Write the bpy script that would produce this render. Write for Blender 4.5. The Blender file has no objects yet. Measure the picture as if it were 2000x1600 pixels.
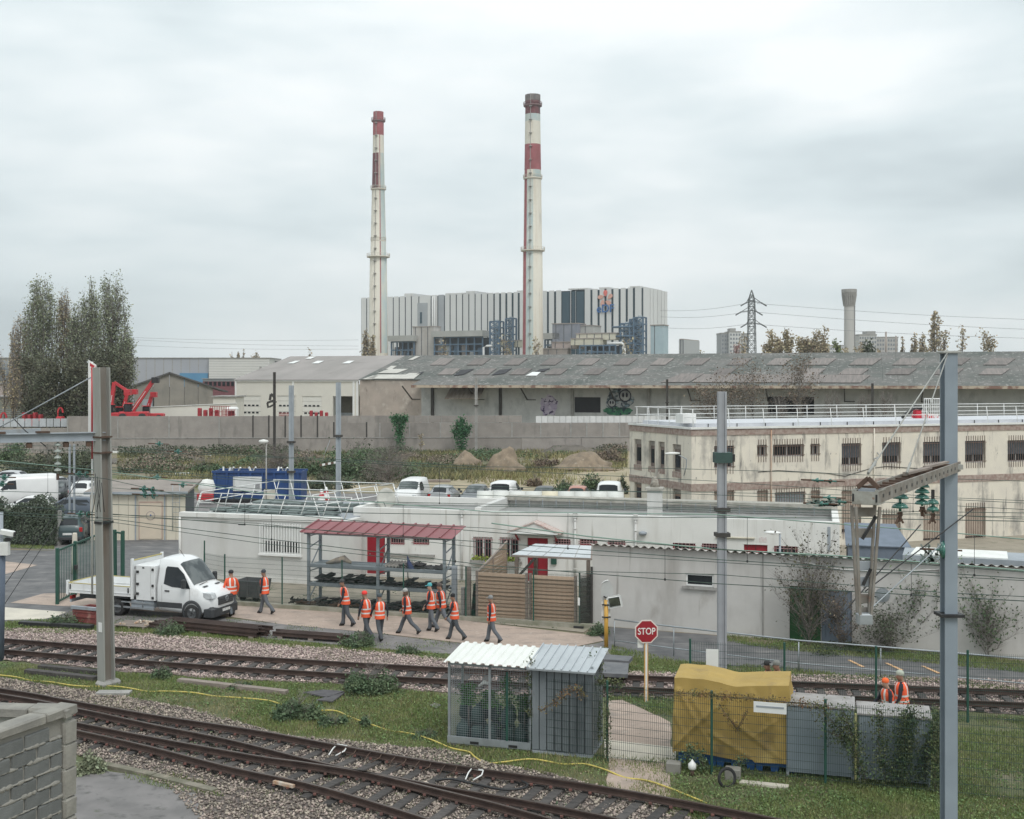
import bpy,bmesh,math,random
import numpy as np
from mathutils import Vector,Matrix
R=math.radians
random.seed(7)
SC=bpy.context.scene
COL=SC.collection
# ---------------------------------------------------------------- camera
H,F,CX,CY=9.8,2350.0,925.0,742.0 # eye height (m), focal length and optical axis in photo pixels
cam=bpy.data.cameras.new('camera')
co=bpy.data.objects.new('camera',cam);COL.objects.link(co)
co.location=(0,0,H);co.rotation_euler=(R(90),0,0)
cam.sensor_width=36.0;cam.lens=F/2000*36
cam.shift_x=(1000-CX)/2000;cam.shift_y=-(800-CY)/2000
cam.clip_start=0.5;cam.clip_end=9000
SC.camera=co
# ---------------------------------------------------------------- sky, sun, exposure
W=bpy.data.worlds.new('World');SC.world=W;W.use_nodes=True
nt=W.node_tree;nt.nodes.clear()
SUN_EL,SUN_AZ=R(52),R(205)
def wn(t,**k):
    n=nt.nodes.new(t)
    for a,b in k.items():setattr(n,a,b)
    return n
wo=wn('ShaderNodeOutputWorld');bg=wn('ShaderNodeBackground');sky=wn('ShaderNodeTexSky')
sky.sky_type='NISHITA';sky.sun_disc=False;sky.sun_elevation=SUN_EL;sky.sun_rotation=SUN_AZ
tc=wn('ShaderNodeTexCoord');sep=wn('ShaderNodeSeparateXYZ')
nt.links.new(tc.outputs['Generated'],sep.inputs[0])
mp=wn('ShaderNodeMapping');mp.inputs['Scale'].default_value=(1.7,1.7,6.2);mp.inputs['Location'].default_value=(3.1,0.4,0.63)
nt.links.new(tc.outputs['Generated'],mp.inputs[0])
n1=wn('ShaderNodeTexNoise');n1.inputs['Scale'].default_value=1.15;n1.inputs['Detail'].default_value=5;n1.inputs['Roughness'].default_value=.48;n1.inputs['Distortion'].default_value=.15
nt.links.new(mp.outputs[0],n1.inputs['Vector'])
mp2=wn('ShaderNodeMapping');mp2.inputs['Scale'].default_value=(1.0,1.0,3.2);mp2.inputs['Location'].default_value=(0.3,2.2,1.1)
nt.links.new(tc.outputs['Generated'],mp2.inputs[0])
n2=wn('ShaderNodeTexNoise');n2.inputs['Scale'].default_value=2.6;n2.inputs['Detail'].default_value=4;n2.inputs['Roughness'].default_value=.5
nt.links.new(mp2.outputs[0],n2.inputs['Vector'])
ad=wn('ShaderNodeMath',operation='MULTIPLY_ADD');ad.inputs[1].default_value=.6
nt.links.new(n1.outputs['Fac'],ad.inputs[0])
m2=wn('ShaderNodeMath',operation='MULTIPLY');m2.inputs[1].default_value=.4
nt.links.new(n2.outputs['Fac'],m2.inputs[0]);nt.links.new(m2.outputs[0],ad.inputs[2])
cr=wn('ShaderNodeValToRGB')
cr.color_ramp.elements[0].position=.41;cr.color_ramp.elements[0].color=(.525,.595,.62,1)
cr.color_ramp.elements[1].position=.585;cr.color_ramp.elements[1].color=(.88,.92,.925,1)
e=cr.color_ramp.elements.new(.49);e.color=(.69,.765,.785,1)
nt.links.new(ad.outputs[0],cr.inputs[0])
el=wn('ShaderNodeMapRange');el.inputs[1].default_value=0.0;el.inputs[2].default_value=.9;el.inputs[3].default_value=1.0;el.inputs[4].default_value=1.5
nt.links.new(sep.outputs[2],el.inputs[0])
vm=wn('ShaderNodeVectorMath',operation='SCALE')
nt.links.new(cr.outputs[0],vm.inputs[0]);nt.links.new(el.outputs[0],vm.inputs['Scale'])
sk=wn('ShaderNodeVectorMath',operation='SCALE');sk.inputs['Scale'].default_value=1.0
nt.links.new(sky.outputs[0],sk.inputs[0])
# blue sky far above the cloud deck only tints it: 6 % of the Nishita sky through the overcast
sk.inputs['Scale'].default_value=.10*.06
a2=wn('ShaderNodeVectorMath',operation='ADD')
nt.links.new(vm.outputs[0],a2.inputs[0]);nt.links.new(sk.outputs[0],a2.inputs[1])
nt.links.new(a2.outputs[0],bg.inputs['Color']);bg.inputs['Strength'].default_value=1.0
nt.links.new(bg.outputs[0],wo.inputs[0])
sl=bpy.data.lights.new('sun','SUN');sl.energy=1.45;sl.angle=R(24);sl.color=(1,.97,.93)
so=bpy.data.objects.new('sun',sl);COL.objects.link(so)
so.rotation_euler=(R(90)-SUN_EL,0,R(22));so.location=(-20,-20,60) # high and behind the camera
SC.view_settings.view_transform='Standard';SC.view_settings.look='None'
SC.view_settings.gamma=1;SC.view_settings.use_curve_mapping=False;SC.view_settings.exposure=0.0
SC.render.engine='CYCLES'
SC.cycles.max_bounces=5;SC.cycles.diffuse_bounces=3;SC.cycles.transparent_max_bounces=12
# ---------------------------------------------------------------- where a photo pixel lies in the place
def G(x,y,z=0.0):
    Y=(H-z)*F/(y-CY);return Vector(((x-CX)/F*Y,Y,z))
def P(x,y,Y):return Vector(((x-CX)/F*Y,Y,H-(y-CY)/F*Y))
class Fr: # a local frame: x along a front, y away, z up
    def __init__(s,o,ang):s.o=Vector((o[0],o[1],0));s.a=ang;s.u=Vector((math.cos(ang),math.sin(ang),0));s.n=Vector((-math.sin(ang),math.cos(ang),0))
    def x(s,px,y=0.0):
        t=(px-CX)/F;b=s.o+s.n*y
        return(t*b.y-b.x)/(s.u.x-t*s.u.y)
    def w(s,x,y,z=0.0):v=s.o+s.u*x+s.n*y;v.z=z;return v
    def z(s,px,py,y=0.0):return H-(py-CY)/F*s.w(s.x(px,y),y).y
    def l(s,v):d=Vector((v[0],v[1],0))-s.o;return Vector((d.dot(s.u),d.dot(s.n),v[2]))
# ---------------------------------------------------------------- materials
MT={}
def mat(name,a,b=None,sc=2.0,rough=.8,metal=0,bump=0,bsc=30,st=(1,1,1),lo=.35,hi=.65,isl=0,rnd=0,stain=None,alpha=None,trans=0,spec=.5,det=5,emis=None,wave=None,bdist=.02):
    if name in MT:return MT[name]
    m=bpy.data.materials.new(name);m.use_nodes=True;MT[name]=m
    t=m.node_tree;N=t.nodes;L=t.links;bs=N['Principled BSDF']
    def nd(k,**kw):
        n=N.new(k)
        for i,j in kw.items():setattr(n,i,j)
        return n
    def c4(c):return(c[0],c[1],c[2],1)
    tcn=nd('ShaderNodeTexCoord');vec=tcn.outputs['Object']
    def noise(scale,strch=(1,1,1),d=5,rg=.55):
        mpn=nd('ShaderNodeMapping');mpn.inputs['Scale'].default_value=strch;L.new(vec,mpn.inputs[0])
        n=nd('ShaderNodeTexNoise');n.inputs['Scale'].default_value=scale;n.inputs['Detail'].default_value=d;n.inputs['Roughness'].default_value=rg
        L.new(mpn.outputs[0],n.inputs['Vector']);return n.outputs['Fac']
    def ramp(s,lo,hi):
        r=nd('ShaderNodeMapRange');r.inputs[1].default_value=lo;r.inputs[2].default_value=hi;L.new(s,r.inputs[0]);return r.outputs[0]
    def mix(f,A,B):
        x=nd('ShaderNodeMix',data_type='RGBA')
        if isinstance(f,float):x.inputs[0].default_value=f
        else:L.new(f,x.inputs[0])
        for k,v in((6,A),(7,B)):
            if isinstance(v,tuple):x.inputs[k].default_value=c4(v)
            else:L.new(v,x.inputs[k])
        return x.outputs[2]
    colr=tuple(a)
    if b is None:b=tuple(q*.82 for q in a)
    b=tuple(b)
    colr=mix(ramp(noise(sc,st,det),lo,hi),colr,b)
    if isl:
        g=nd('ShaderNodeNewGeometry');hs=nd('ShaderNodeHueSaturation');r=nd('ShaderNodeMapRange')
        r.inputs[3].default_value=1-isl;r.inputs[4].default_value=1+isl
        L.new(g.outputs['Random Per Island'],r.inputs[0]);L.new(r.outputs[0],hs.inputs['Value']);L.new(colr,hs.inputs['Color'])
        mm=nd('ShaderNodeMath',operation='MULTIPLY');mm.inputs[1].default_value=7.31;L.new(g.outputs['Random Per Island'],mm.inputs[0])
        fr=nd('ShaderNodeMath',operation='FRACT');L.new(mm.outputs[0],fr.inputs[0]);r2=nd('ShaderNodeMapRange')
        r2.inputs[3].default_value=.5-.05*isl;r2.inputs[4].default_value=.5+.05*isl;L.new(fr.outputs[0],r2.inputs[0]);L.new(r2.outputs[0],hs.inputs['Hue'])
        colr=hs.outputs[0]
    if rnd:
        g=nd('ShaderNodeObjectInfo');hs=nd('ShaderNodeHueSaturation');r=nd('ShaderNodeMapRange')
        r.inputs[3].default_value=1-rnd;r.inputs[4].default_value=1+rnd
        L.new(g.outputs['Random'],r.inputs[0]);L.new(r.outputs[0],hs.inputs['Value']);L.new(colr,hs.inputs['Color']);colr=hs.outputs[0]
    for s_ in(stain or[]): # (colour, scale, stretch, lo, hi)
        colr=mix(ramp(noise(s_[1],s_[2],6,.62),s_[3],s_[4]),colr,tuple(s_[0]))
    L.new(colr,bs.inputs['Base Color'])
    bs.inputs['Roughness'].default_value=rough;bs.inputs['Metallic'].default_value=metal
    bs.inputs['Specular IOR Level'].default_value=spec
    if bump or wave:
        bp=nd('ShaderNodeBump');bp.inputs['Strength'].default_value=bump or 1;bp.inputs['Distance'].default_value=bdist
        if wave: # (axis, wavelength)
            wv=nd('ShaderNodeTexWave');wv.wave_type='BANDS';wv.bands_direction=wave[0];wv.inputs['Scale'].default_value=.314/wave[1];wv.inputs['Distortion'].default_value=0
            L.new(vec,wv.inputs['Vector']);L.new(wv.outputs['Fac'],bp.inputs['Height'])
        else:L.new(noise(bsc,st,6,.65),bp.inputs['Height'])
        L.new(bp.outputs[0],bs.inputs['Normal'])
    if alpha is not None:bs.inputs['Alpha'].default_value=alpha
    if trans:bs.inputs['Transmission Weight'].default_value=trans;bs.inputs['IOR'].default_value=1.2
    if emis:bs.inputs['Emission Color'].default_value=c4(emis);bs.inputs['Emission Strength'].default_value=1
    return m
# ---------------------------------------------------------------- mesh builders
def tag(o,label=None,cat=None,group=None,kind=None):
    for k,v in(('label',label),('category',cat),('group',group),('kind',kind)):
        if v:o[k]=v
    return o
def thing(name,label,cat,loc=(0,0,0),rz=0.0,group=None):
    o=bpy.data.objects.new(name,None);COL.objects.link(o);o.location=loc;o.rotation_euler=(0,0,rz);o.empty_display_size=.3
    return tag(o,label,cat,group)
def fthing(name,label,cat,fr,x=0,y=0,z=0,group=None):return thing(name,label,cat,fr.w(x,y,z),fr.a,group)
def link(name,me,parent=None,loc=None,rot=None):
    o=bpy.data.objects.new(name,me);COL.objects.link(o)
    if parent:o.parent=parent
    if loc is not None:o.location=loc
    if rot is not None:o.rotation_euler=rot
    return o
def perp(d):
    d=Vector(d).normalized();u=Vector((0,0,1))if abs(d.z)<.95 else Vector((1,0,0))
    a=d.cross(u).normalized();return a,a.cross(d).normalized()
class MB:
    def __init__(s):s.v=[];s.f=[];s.m=[];s.sm=[]
    def add(s,vs,fs,mi=0,sm=False):
        b=len(s.v);s.v+=[tuple(v)for v in vs]
        for f in fs:s.f.append([i+b for i in f]);s.m.append(mi);s.sm.append(sm)
        return s
    def box(s,x0,y0,z0,x1,y1,z1,mi=0):
        if x0>x1:x0,x1=x1,x0
        if y0>y1:y0,y1=y1,y0
        if z0>z1:z0,z1=z1,z0
        return s.add([(x0,y0,z0),(x1,y0,z0),(x1,y1,z0),(x0,y1,z0),(x0,y0,z1),(x1,y0,z1),(x1,y1,z1),(x0,y1,z1)],
              [(0,3,2,1),(4,5,6,7),(0,1,5,4),(1,2,6,5),(2,3,7,6),(3,0,4,7)],mi)
    def cbox(s,x0,y0,z0,x1,y1,z1,c=.02,mi=0): # box with bevelled vertical and top edges
        p=[(x0+c,y0),(x1-c,y0),(x1,y0+c),(x1,y1-c),(x1-c,y1),(x0+c,y1),(x0,y1-c),(x0,y0+c)]
        q=[(min(max(a,x0+c),x1-c),min(max(b,y0+c),y1-c))for a,b in p]
        vs=[(a,b,z0)for a,b in p]+[(a,b,z1-c)for a,b in p]+[(x0+c,y0+c,z1),(x1-c,y0+c,z1),(x1-c,y1-c,z1),(x0+c,y1-c,z1)]
        fs=[tuple(range(7,-1,-1))]+[(i,(i+1)%8,8+(i+1)%8,8+i)for i in range(8)]
        fs+=[(8,9,17,16),(10,11,18,17),(12,13,19,18),(14,15,16,19),(9,10,17),(11,12,18),(13,14,19),(15,8,16),(16,17,18,19)]
        return s.add(vs,fs,mi)
    def bar(s,p,q,w,h=None,mi=0,up=None):
        h=w if h is None else h;p=Vector(p);q=Vector(q);a,b=perp(q-p)
        if up is not None:
            b=Vector(up).normalized();a=(q-p).normalized().cross(b).normalized();b=a.cross((q-p).normalized())
        a*=w/2;b*=h/2
        vs=[p-a-b,p+a-b,p+a+b,p-a+b,q-a-b,q+a-b,q+a+b,q-a+b]
        return s.add(vs,[(0,3,2,1),(4,5,6,7),(0,1,5,4),(1,2,6,5),(2,3,7,6),(3,0,4,7)],mi)
    def tube(s,p,q,r,r2=None,n=8,mi=0,cap=True,sm=True):
        r2=r if r2 is None else r2;p=Vector(p);q=Vector(q);a,b=perp(q-p)
        vs=[]
        for c,rr in((p,r),(q,r2)):
            for i in range(n):t=2*math.pi*i/n;vs.append(c+a*math.cos(t)*rr+b*math.sin(t)*rr)
        s.add(vs,[(i,i+n,(i+1)%n+n,(i+1)%n)for i in range(n)],mi,sm)
        if cap:b0=len(s.v)-2*n;s.f+=[[b0+i for i in range(n)],[b0+n+i for i in range(n-1,-1,-1)]];s.m+=[mi]*2;s.sm+=[False]*2
        return s
    def path(s,pts,r,n=6,mi=0,sm=True):
        pts=[Vector(p)for p in pts];vs=[]
        rs=r if isinstance(r,(list,tuple))else[r]*len(pts)
        for k,p in enumerate(pts):
            d=(pts[min(k+1,len(pts)-1)]-pts[max(k-1,0)]);a,b=perp(d)
            for i in range(n):t=2*math.pi*i/n;vs.append(p+(a*math.cos(t)+b*math.sin(t))*rs[k])
        fs=[(k*n+i,(k+1)*n+i,(k+1)*n+(i+1)%n,k*n+(i+1)%n)for k in range(len(pts)-1)for i in range(n)]
        fs+=[tuple(range(n)),tuple((len(pts)-1)*n+i for i in range(n-1,-1,-1))]
        return s.add(vs,fs,mi,sm)
    def lathe(s,prof,c=(0,0,0),n=16,mi=0,sx=1,sy=1,sm=True,cap=True):
        vs=[(c[0]+r*sx*math.cos(2*math.pi*i/n),c[1]+r*sy*math.sin(2*math.pi*i/n),c[2]+z)for r,z in prof for i in range(n)]
        fs=[(k*n+i,k*n+(i+1)%n,(k+1)*n+(i+1)%n,(k+1)*n+i)for k in range(len(prof)-1)for i in range(n)]
        if cap:fs+=[tuple(range(n-1,-1,-1)),tuple((len(prof)-1)*n+i for i in range(n))]
        return s.add(vs,fs,mi,sm)
    def poly(s,pts,ax,d0,d1,mi=0,sm=False): # pts 2D polygon extruded along axis ax
        def put(p,d):return{0:(d,p[0],p[1]),1:(p[0],d,p[1]),2:(p[0],p[1],d)}[ax]
        n=len(pts);vs=[put(p,d0)for p in pts]+[put(p,d1)for p in pts]
        return s.add(vs,[tuple(range(n)),tuple(range(2*n-1,n-1,-1))]+[(i,i+n,(i+1)%n+n,(i+1)%n)for i in range(n)],mi,sm)
    def quad(s,a,b,c,d,mi=0):return s.add([a,b,c,d],[(0,1,2,3)],mi)
    def slab(s,a,b,c,d,t,mi=0): # quad thickened downwards along its normal
        a,b,c,d=map(Vector,(a,b,c,d));n=(b-a).cross(d-a).normalized()*t
        return s.add([a,b,c,d,a-n,b-n,c-n,d-n],[(0,1,2,3),(7,6,5,4),(0,4,5,1),(1,5,6,2),(2,6,7,3),(3,7,4,0)],mi)
    def mesh(s,name='mesh',mats=None,fix=True):
        me=bpy.data.meshes.new(name);me.from_pydata(s.v,[],s.f)
        mats=mats if isinstance(mats,(list,tuple))else[mats]
        for m in mats:me.materials.append(m)
        me.polygons.foreach_set('material_index',s.m);me.polygons.foreach_set('use_smooth',s.sm)
        if fix:
            bm=bmesh.new();bm.from_mesh(me);bmesh.ops.recalc_face_normals(bm,faces=bm.faces);bm.to_mesh(me);bm.free()
        me.update();return me
    def build(s,name,mats,parent=None,label=None,cat=None,group=None,kind=None,loc=None,rot=None,fix=True):
        o=link(name,s.mesh(name,mats,fix),parent,loc,rot);return tag(o,label,cat,group,kind)
class NB: # many small loose pieces, by numpy
    def __init__(s):s.V=[];s.Fq=[];s.Ft=[];s.n=0
    def put(s,V,q=None,t=None):
        V=np.asarray(V,dtype=np.float32).reshape(-1,3);s.V.append(V)
        if q is not None:s.Fq.append(np.asarray(q,dtype=np.int32).reshape(-1,4)+s.n)
        if t is not None:s.Ft.append(np.asarray(t,dtype=np.int32).reshape(-1,3)+s.n)
        s.n+=len(V);return s
    def segs(s,Pa,Qa,r0,r1=None,n=3):
        Pa=np.asarray(Pa,float).reshape(-1,3);Qa=np.asarray(Qa,float).reshape(-1,3);k=len(Pa)
        if k==0:return s
        r0=np.broadcast_to(np.asarray(r0,float),(k,));r1=r0 if r1 is None else np.broadcast_to(np.asarray(r1,float),(k,))
        d=Qa-Pa;d/=np.maximum(np.linalg.norm(d,axis=1,keepdims=True),1e-9)
        up=np.where(np.abs(d[:,2:3])>.9,np.array([[1.,0,0]]),np.array([[0,0,1.]]))
        a=np.cross(d,up);a/=np.linalg.norm(a,axis=1,keepdims=True);b=np.cross(a,d)
        th=np.arange(n)*2*np.pi/n;c=np.cos(th)[None,:,None];si=np.sin(th)[None,:,None]
        ring=a[:,None,:]*c+b[:,None,:]*si
        V=np.concatenate([Pa[:,None]+ring*r0[:,None,None],Qa[:,None]+ring*r1[:,None,None]],axis=1)
        i=np.arange(n);j=(i+1)%n;q=np.stack([i,j,j+n,i+n],1)
        return s.put(V,(np.arange(k)*2*n)[:,None,None]+q[None])
    def leaves(s,C,size,rng,asp=.6,flat=0.0):
        C=np.asarray(C,float).reshape(-1,3);k=len(C)
        if k==0:return s
        sz=size*rng.uniform(.6,1.3,(k,1));a=rng.normal(size=(k,3));a[:,2]*=(1-flat);a/=np.linalg.norm(a,axis=1,keepdims=True)
        b=rng.normal(size=(k,3));b[:,2]*=(1-flat);b-=a*(a*b).sum(1,keepdims=True);b/=np.linalg.norm(b,axis=1,keepdims=True)
        V=np.stack([C-a*sz,C+b*sz*asp,C+a*sz,C-b*sz*asp],1)
        return s.put(V,np.arange(k*4).reshape(-1,4))
    def blades(s,C,h,w,rng,lean=.35):
        C=np.asarray(C,float).reshape(-1,3);k=len(C)
        if k==0:return s
        hh=h*rng.uniform(.5,1.4,(k,1));th=rng.uniform(0,2*np.pi,k);d=np.stack([np.cos(th),np.sin(th),0*th],1)
        t=C+np.concatenate([rng.normal(scale=lean,size=(k,2))*hh,hh],1)
        V=np.stack([C-d*w/2,C+d*w/2,t],1);return s.put(V,None,np.arange(k*3).reshape(-1,3))
    def stones(s,C,size,rng):
        C=np.asarray(C,float).reshape(-1,3);k=len(C)
        if k==0:return s
        o=np.array([[1,0,0],[-1,0,0],[0,1,0],[0,-1,0],[0,0,1],[0,0,-1]],float)
        sz=size*rng.uniform(.55,1.35,(k,1,1));V=o[None]*rng.uniform(.6,1.1,(k,6,1))*sz*np.array([[[1,1,.75]]])+rng.normal(scale=.22,size=(k,6,3))*sz
        th=rng.uniform(0,2*np.pi,k);c,si=np.cos(th),np.sin(th);x=V[...,0]*c[:,None]-V[...,1]*si[:,None];y=V[...,0]*si[:,None]+V[...,1]*c[:,None]
        V=np.stack([x,y,V[...,2]],2)+C[:,None]
        t=np.array([[0,2,4],[2,1,4],[1,3,4],[3,0,4],[2,0,5],[1,2,5],[3,1,5],[0,3,5]])
        return s.put(V,None,(np.arange(k)*6)[:,None,None]+t[None])
    def build(s,name,m,parent=None,label=None,cat=None,group=None,kind='stuff',loc=None):
        me=bpy.data.meshes.new(name);V=np.concatenate(s.V)
        q=np.concatenate(s.Fq)if s.Fq else np.zeros((0,4),np.int32);t=np.concatenate(s.Ft)if s.Ft else np.zeros((0,3),np.int32)
        me.vertices.add(len(V));me.vertices.foreach_set('co',V.ravel())
        nl=q.size+t.size;me.loops.add(nl);me.loops.foreach_set('vertex_index',np.concatenate([q.ravel(),t.ravel()]))
        me.polygons.add(len(q)+len(t));ls=np.concatenate([np.arange(len(q))*4,q.size+np.arange(len(t))*3]).astype(np.int32)
        me.polygons.foreach_set('loop_start',ls)
        me.update(calc_edges=True);me.materials.append(m)
        return tag(link(name,me,parent,loc),label,cat,group,kind)
def copy_tree(o,parent=None,**kw):
    c=o.copy();COL.objects.link(c)
    if parent:c.parent=parent
    for ch in KIDS.get(o.name,[]):copy_tree(ch,c)
    return c
KIDS={}
def kids_index():
    KIDS.clear()
    for o in bpy.data.objects:
        if o.parent:KIDS.setdefault(o.parent.name,[]).append(o)
def in_poly(X,Y,poly):
    p=np.asarray([(a[0],a[1])for a in poly]);ins=np.zeros(len(X),bool);j=len(p)-1
    for i in range(len(p)):
        c=((p[i,1]>Y)!=(p[j,1]>Y))&(X<(p[j,0]-p[i,0])*(Y-p[i,1])/(p[j,1]-p[i,1]+1e-12)+p[i,0]);ins^=c;j=i
    return ins
def scatter(poly,dens,rng):
    p=np.asarray([(a[0],a[1])for a in poly]);lo,hi=p.min(0),p.max(0);n=int(dens*(hi-lo).prod())
    X=rng.uniform(lo[0],hi[0],n);Y=rng.uniform(lo[1],hi[1],n);k=in_poly(X,Y,p);return X[k],Y[k]
_perm=np.random.default_rng(3).uniform(0,1,(64,64))
def vnoise(X,Y,s):
    x=X/s;y=Y/s;i=np.floor(x).astype(int);j=np.floor(y).astype(int);fx=x-i;fy=y-j;fx=fx*fx*(3-2*fx);fy=fy*fy*(3-2*fy)
    g=lambda a,b:_perm[a%64,b%64]
    return(g(i,j)*(1-fx)+g(i+1,j)*fx)*(1-fy)+(g(i,j+1)*(1-fx)+g(i+1,j+1)*fx)*fy
def pxs(pts,z=0):return[G(a,b,0)for a,b in pts]
def ragged(pts,amp,step=.5,seed=0):
    rg=random.Random(seed);out=[]
    for i in range(len(pts)):
        a,b=pts[i],pts[(i+1)%len(pts)];d=(b-a);n=max(1,min(160,int(d.length/step)))
        for k in range(n):
            t=k/n;p=a.lerp(b,t)
            out.append(Vector((p.x+rg.uniform(-amp,amp),p.y+rg.uniform(-amp,amp),0)))
    return out
def sheet(name,pts,z,m,amp=0.0,step=.5,seed=0,kind='structure',label=None):
    pts=ragged(pts,amp,step,seed)if amp else pts
    bm=bmesh.new();vs=[bm.verts.new((p.x,p.y,z))for p in pts]
    f=bm.faces.new(vs);bmesh.ops.triangulate(bm,faces=[f]);bm.normal_update()
    for f in bm.faces:
        if f.normal.z<0:f.normal_flip()
    me=bpy.data.meshes.new(name);bm.to_mesh(me);bm.free();me.materials.append(m)
    return tag(link(name,me),label,None,None,kind)
def text_mesh(s,size,depth,name='lettering',bold=0.0,sx=1.0):
    cu=bpy.data.curves.new(name,'FONT');cu.body=s;cu.size=size;cu.extrude=depth;cu.align_x='CENTER';cu.align_y='CENTER';cu.offset=bold
    o=bpy.data.objects.new(name,cu);COL.objects.link(o);dg=bpy.context.evaluated_depsgraph_get()
    me=bpy.data.meshes.new_from_object(o.evaluated_get(dg));bpy.data.objects.remove(o)
    for v in me.vertices:v.co.x*=sx
    return me
# ================================================================ materials
M_asph=mat('asphalt',(.105,.105,.108),(.17,.165,.165),1.1,.9,bump=.3,bsc=60,stain=[((.27,.255,.245),.45,(1,3,1),.56,.72),((.055,.055,.057),1.6,(1,2,1),.60,.75)])
M_asph2=mat('asphalt_worn',(.15,.143,.14),(.23,.215,.21),.8,.9,bump=.3,bsc=70,stain=[((.09,.088,.085),2.2,(1,1,1),.55,.7),((.11,.13,.07),1.1,(1,1,1),.62,.75)])
M_path=mat('pink_path',(.46,.36,.30),(.38,.30,.25),1.2,.92,bump=.25,bsc=90,stain=[((.25,.215,.19),.9,(1,2,1),.52,.72),((.20,.17,.15),9,(1,1,1),.60,.70),((.55,.47,.40),3,(1,1,1),.60,.74)])
M_conc=mat('concrete',(.37,.36,.34),(.28,.27,.255),1.5,.9,bump=.25,bsc=35,stain=[((.17,.165,.15),2.4,(1,1,.35),.58,.74)])
M_conc_l=mat('pale_concrete',(.62,.57,.48),(.52,.48,.41),1.3,.9,bump=.2,bsc=45)
M_dirt=mat('earth',(.17,.15,.10),(.25,.20,.145),.35,.95,bump=.4,bsc=12,stain=[((.11,.125,.055),.16,(1,1,1),.46,.62),((.29,.24,.185),.11,(1,1.4,1),.60,.72)])
M_sand=mat('sandy_earth',(.42,.34,.24),(.30,.26,.17),.25,.95,bump=.3,bsc=8,stain=[((.16,.16,.09),.5,(1,3,1),.52,.70)])
M_grass_g=mat('turf',(.08,.10,.04),(.14,.14,.07),1.3,.95,bump=.5,bsc=40,stain=[((.20,.17,.12),.7,(1,1,1),.56,.72)])
M_ball_p=mat('ballast_pink',(.33,.25,.225),(.12,.095,.09),22,.9,bump=.9,bsc=24,lo=.40,hi=.60,stain=[((.62,.55,.52),31,(1,1,1),.60,.66),((.23,.205,.19),.6,(1,1,1),.55,.72)],bdist=.05)
M_ball_g=mat('ballast_grey',(.21,.17,.15),(.07,.06,.055),22,.9,bump=.9,bsc=24,lo=.40,hi=.60,stain=[((.42,.39,.36),31,(1,1,1),.62,.68),((.13,.12,.10),.5,(1,1,1),.52,.70)],bdist=.05)
M_st_p=mat('stone_pink',(.52,.415,.375),(.34,.27,.245),3,.9,isl=.5)
M_st_g=mat('stone_grey',(.40,.335,.28),(.21,.175,.15),3,.9,isl=.55)
M_blade=mat('grass_blade',(.145,.21,.065),(.215,.235,.095),1.0,.85,isl=.4,spec=.2)
M_blade_d=mat('dry_grass',(.30,.26,.14),(.20,.20,.09),.8,.9,isl=.4,spec=.2)
M_weed=mat('weed_leaf',(.085,.135,.075),(.125,.165,.09),2.0,.8,isl=.45,spec=.25)
M_leaf_d=mat('dark_leaf',(.06,.08,.05),(.095,.105,.065),.6,.8,isl=.5,spec=.25)
M_leaf_o=mat('autumn_leaf',(.275,.295,.20),(.20,.225,.145),.3,.85,isl=.5,spec=.2)
M_leaf_t=mat('tan_leaf',(.40,.33,.22),(.32,.27,.18),.2,.85,isl=.45,spec=.2)
M_twig=mat('twig',(.27,.24,.22),(.17,.15,.135),2,.9)
M_bark=mat('bark',(.13,.115,.10),(.08,.072,.065),4,.9,bump=.4,bsc=20,st=(1,1,.2))
M_rust=mat('rusty_rail',(.055,.036,.031),(.085,.055,.045),3,.75,.25,bump=.15,bsc=30)
M_railtop=mat('rail_head',(.12,.092,.078),(.085,.062,.052),4,.45,.6)
M_sleep=mat('old_sleeper',(.05,.046,.044),(.095,.085,.08),5,.9,bump=.5,bsc=40,st=(1,4,1),rnd=.25)
M_rustb=mat('brown_rust',(.085,.055,.043),(.14,.09,.065),3,.85,.2,bump=.2,bsc=30)
M_wood=mat('grey_timber',(.32,.27,.23),(.22,.18,.16),4,.9,bump=.4,bsc=30,st=(.3,3,3))
M_yel=mat('yellow_hose',(.66,.53,.13),(.52,.42,.12),3,.5)
M_white=mat('white_paint',(.80,.80,.78),(.74,.74,.72),1.2,.45,bump=.02)
M_whited=mat('dusty_white_paint',(.76,.76,.73),(.66,.66,.63),2.0,.6,stain=[((.45,.43,.39),2.5,(1,1,.3),.64,.85)])
M_galv=mat('galvanised_steel',(.40,.43,.45),(.32,.345,.36),3,.5,.55,bump=.03)
M_galvp=mat('grey_blue_steel',(.36,.39,.42),(.29,.32,.35),1.5,.6,.1,stain=[((.24,.21,.18),2.2,(1,1,.15),.62,.85)])
M_mast=mat('weathered_mast',(.37,.37,.345),(.29,.29,.27),1.6,.75,.1,st=(1,1,.15),stain=[((.20,.155,.115),3,(1,1,.08),.60,.82)])
M_mastw=mat('rusty_web',(.17,.135,.105),(.25,.235,.215),3,.8,.1,st=(1,1,.1))
M_green=mat('green_fence_paint',(.022,.085,.062),(.018,.07,.05),2,.55)
M_wire=mat('green_fence_wire',(.03,.06,.05),None,2,.6)
M_cat=mat('verdigris_wire',(.09,.14,.115),(.06,.085,.075),2,.6,.3)
M_black=mat('black_plastic',(.018,.018,.02),(.03,.03,.03),5,.55)
M_rubber=mat('tyre_rubber',(.02,.02,.021),(.035,.035,.035),6,.85)
M_glass=mat('dark_glass',(.018,.022,.026),(.03,.034,.038),.8,.12,spec=.35)
M_glassl=mat('windscreen_glass',(.045,.055,.058),(.13,.145,.145),1.6,.1,spec=.55,lo=.42,hi=.58)
M_ins=mat('insulator_glass',(.05,.19,.15),(.04,.13,.11),6,.15,spec=.8)
M_insb=mat('brown_insulator',(.20,.13,.10),(.28,.20,.16),8,.5)
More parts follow.
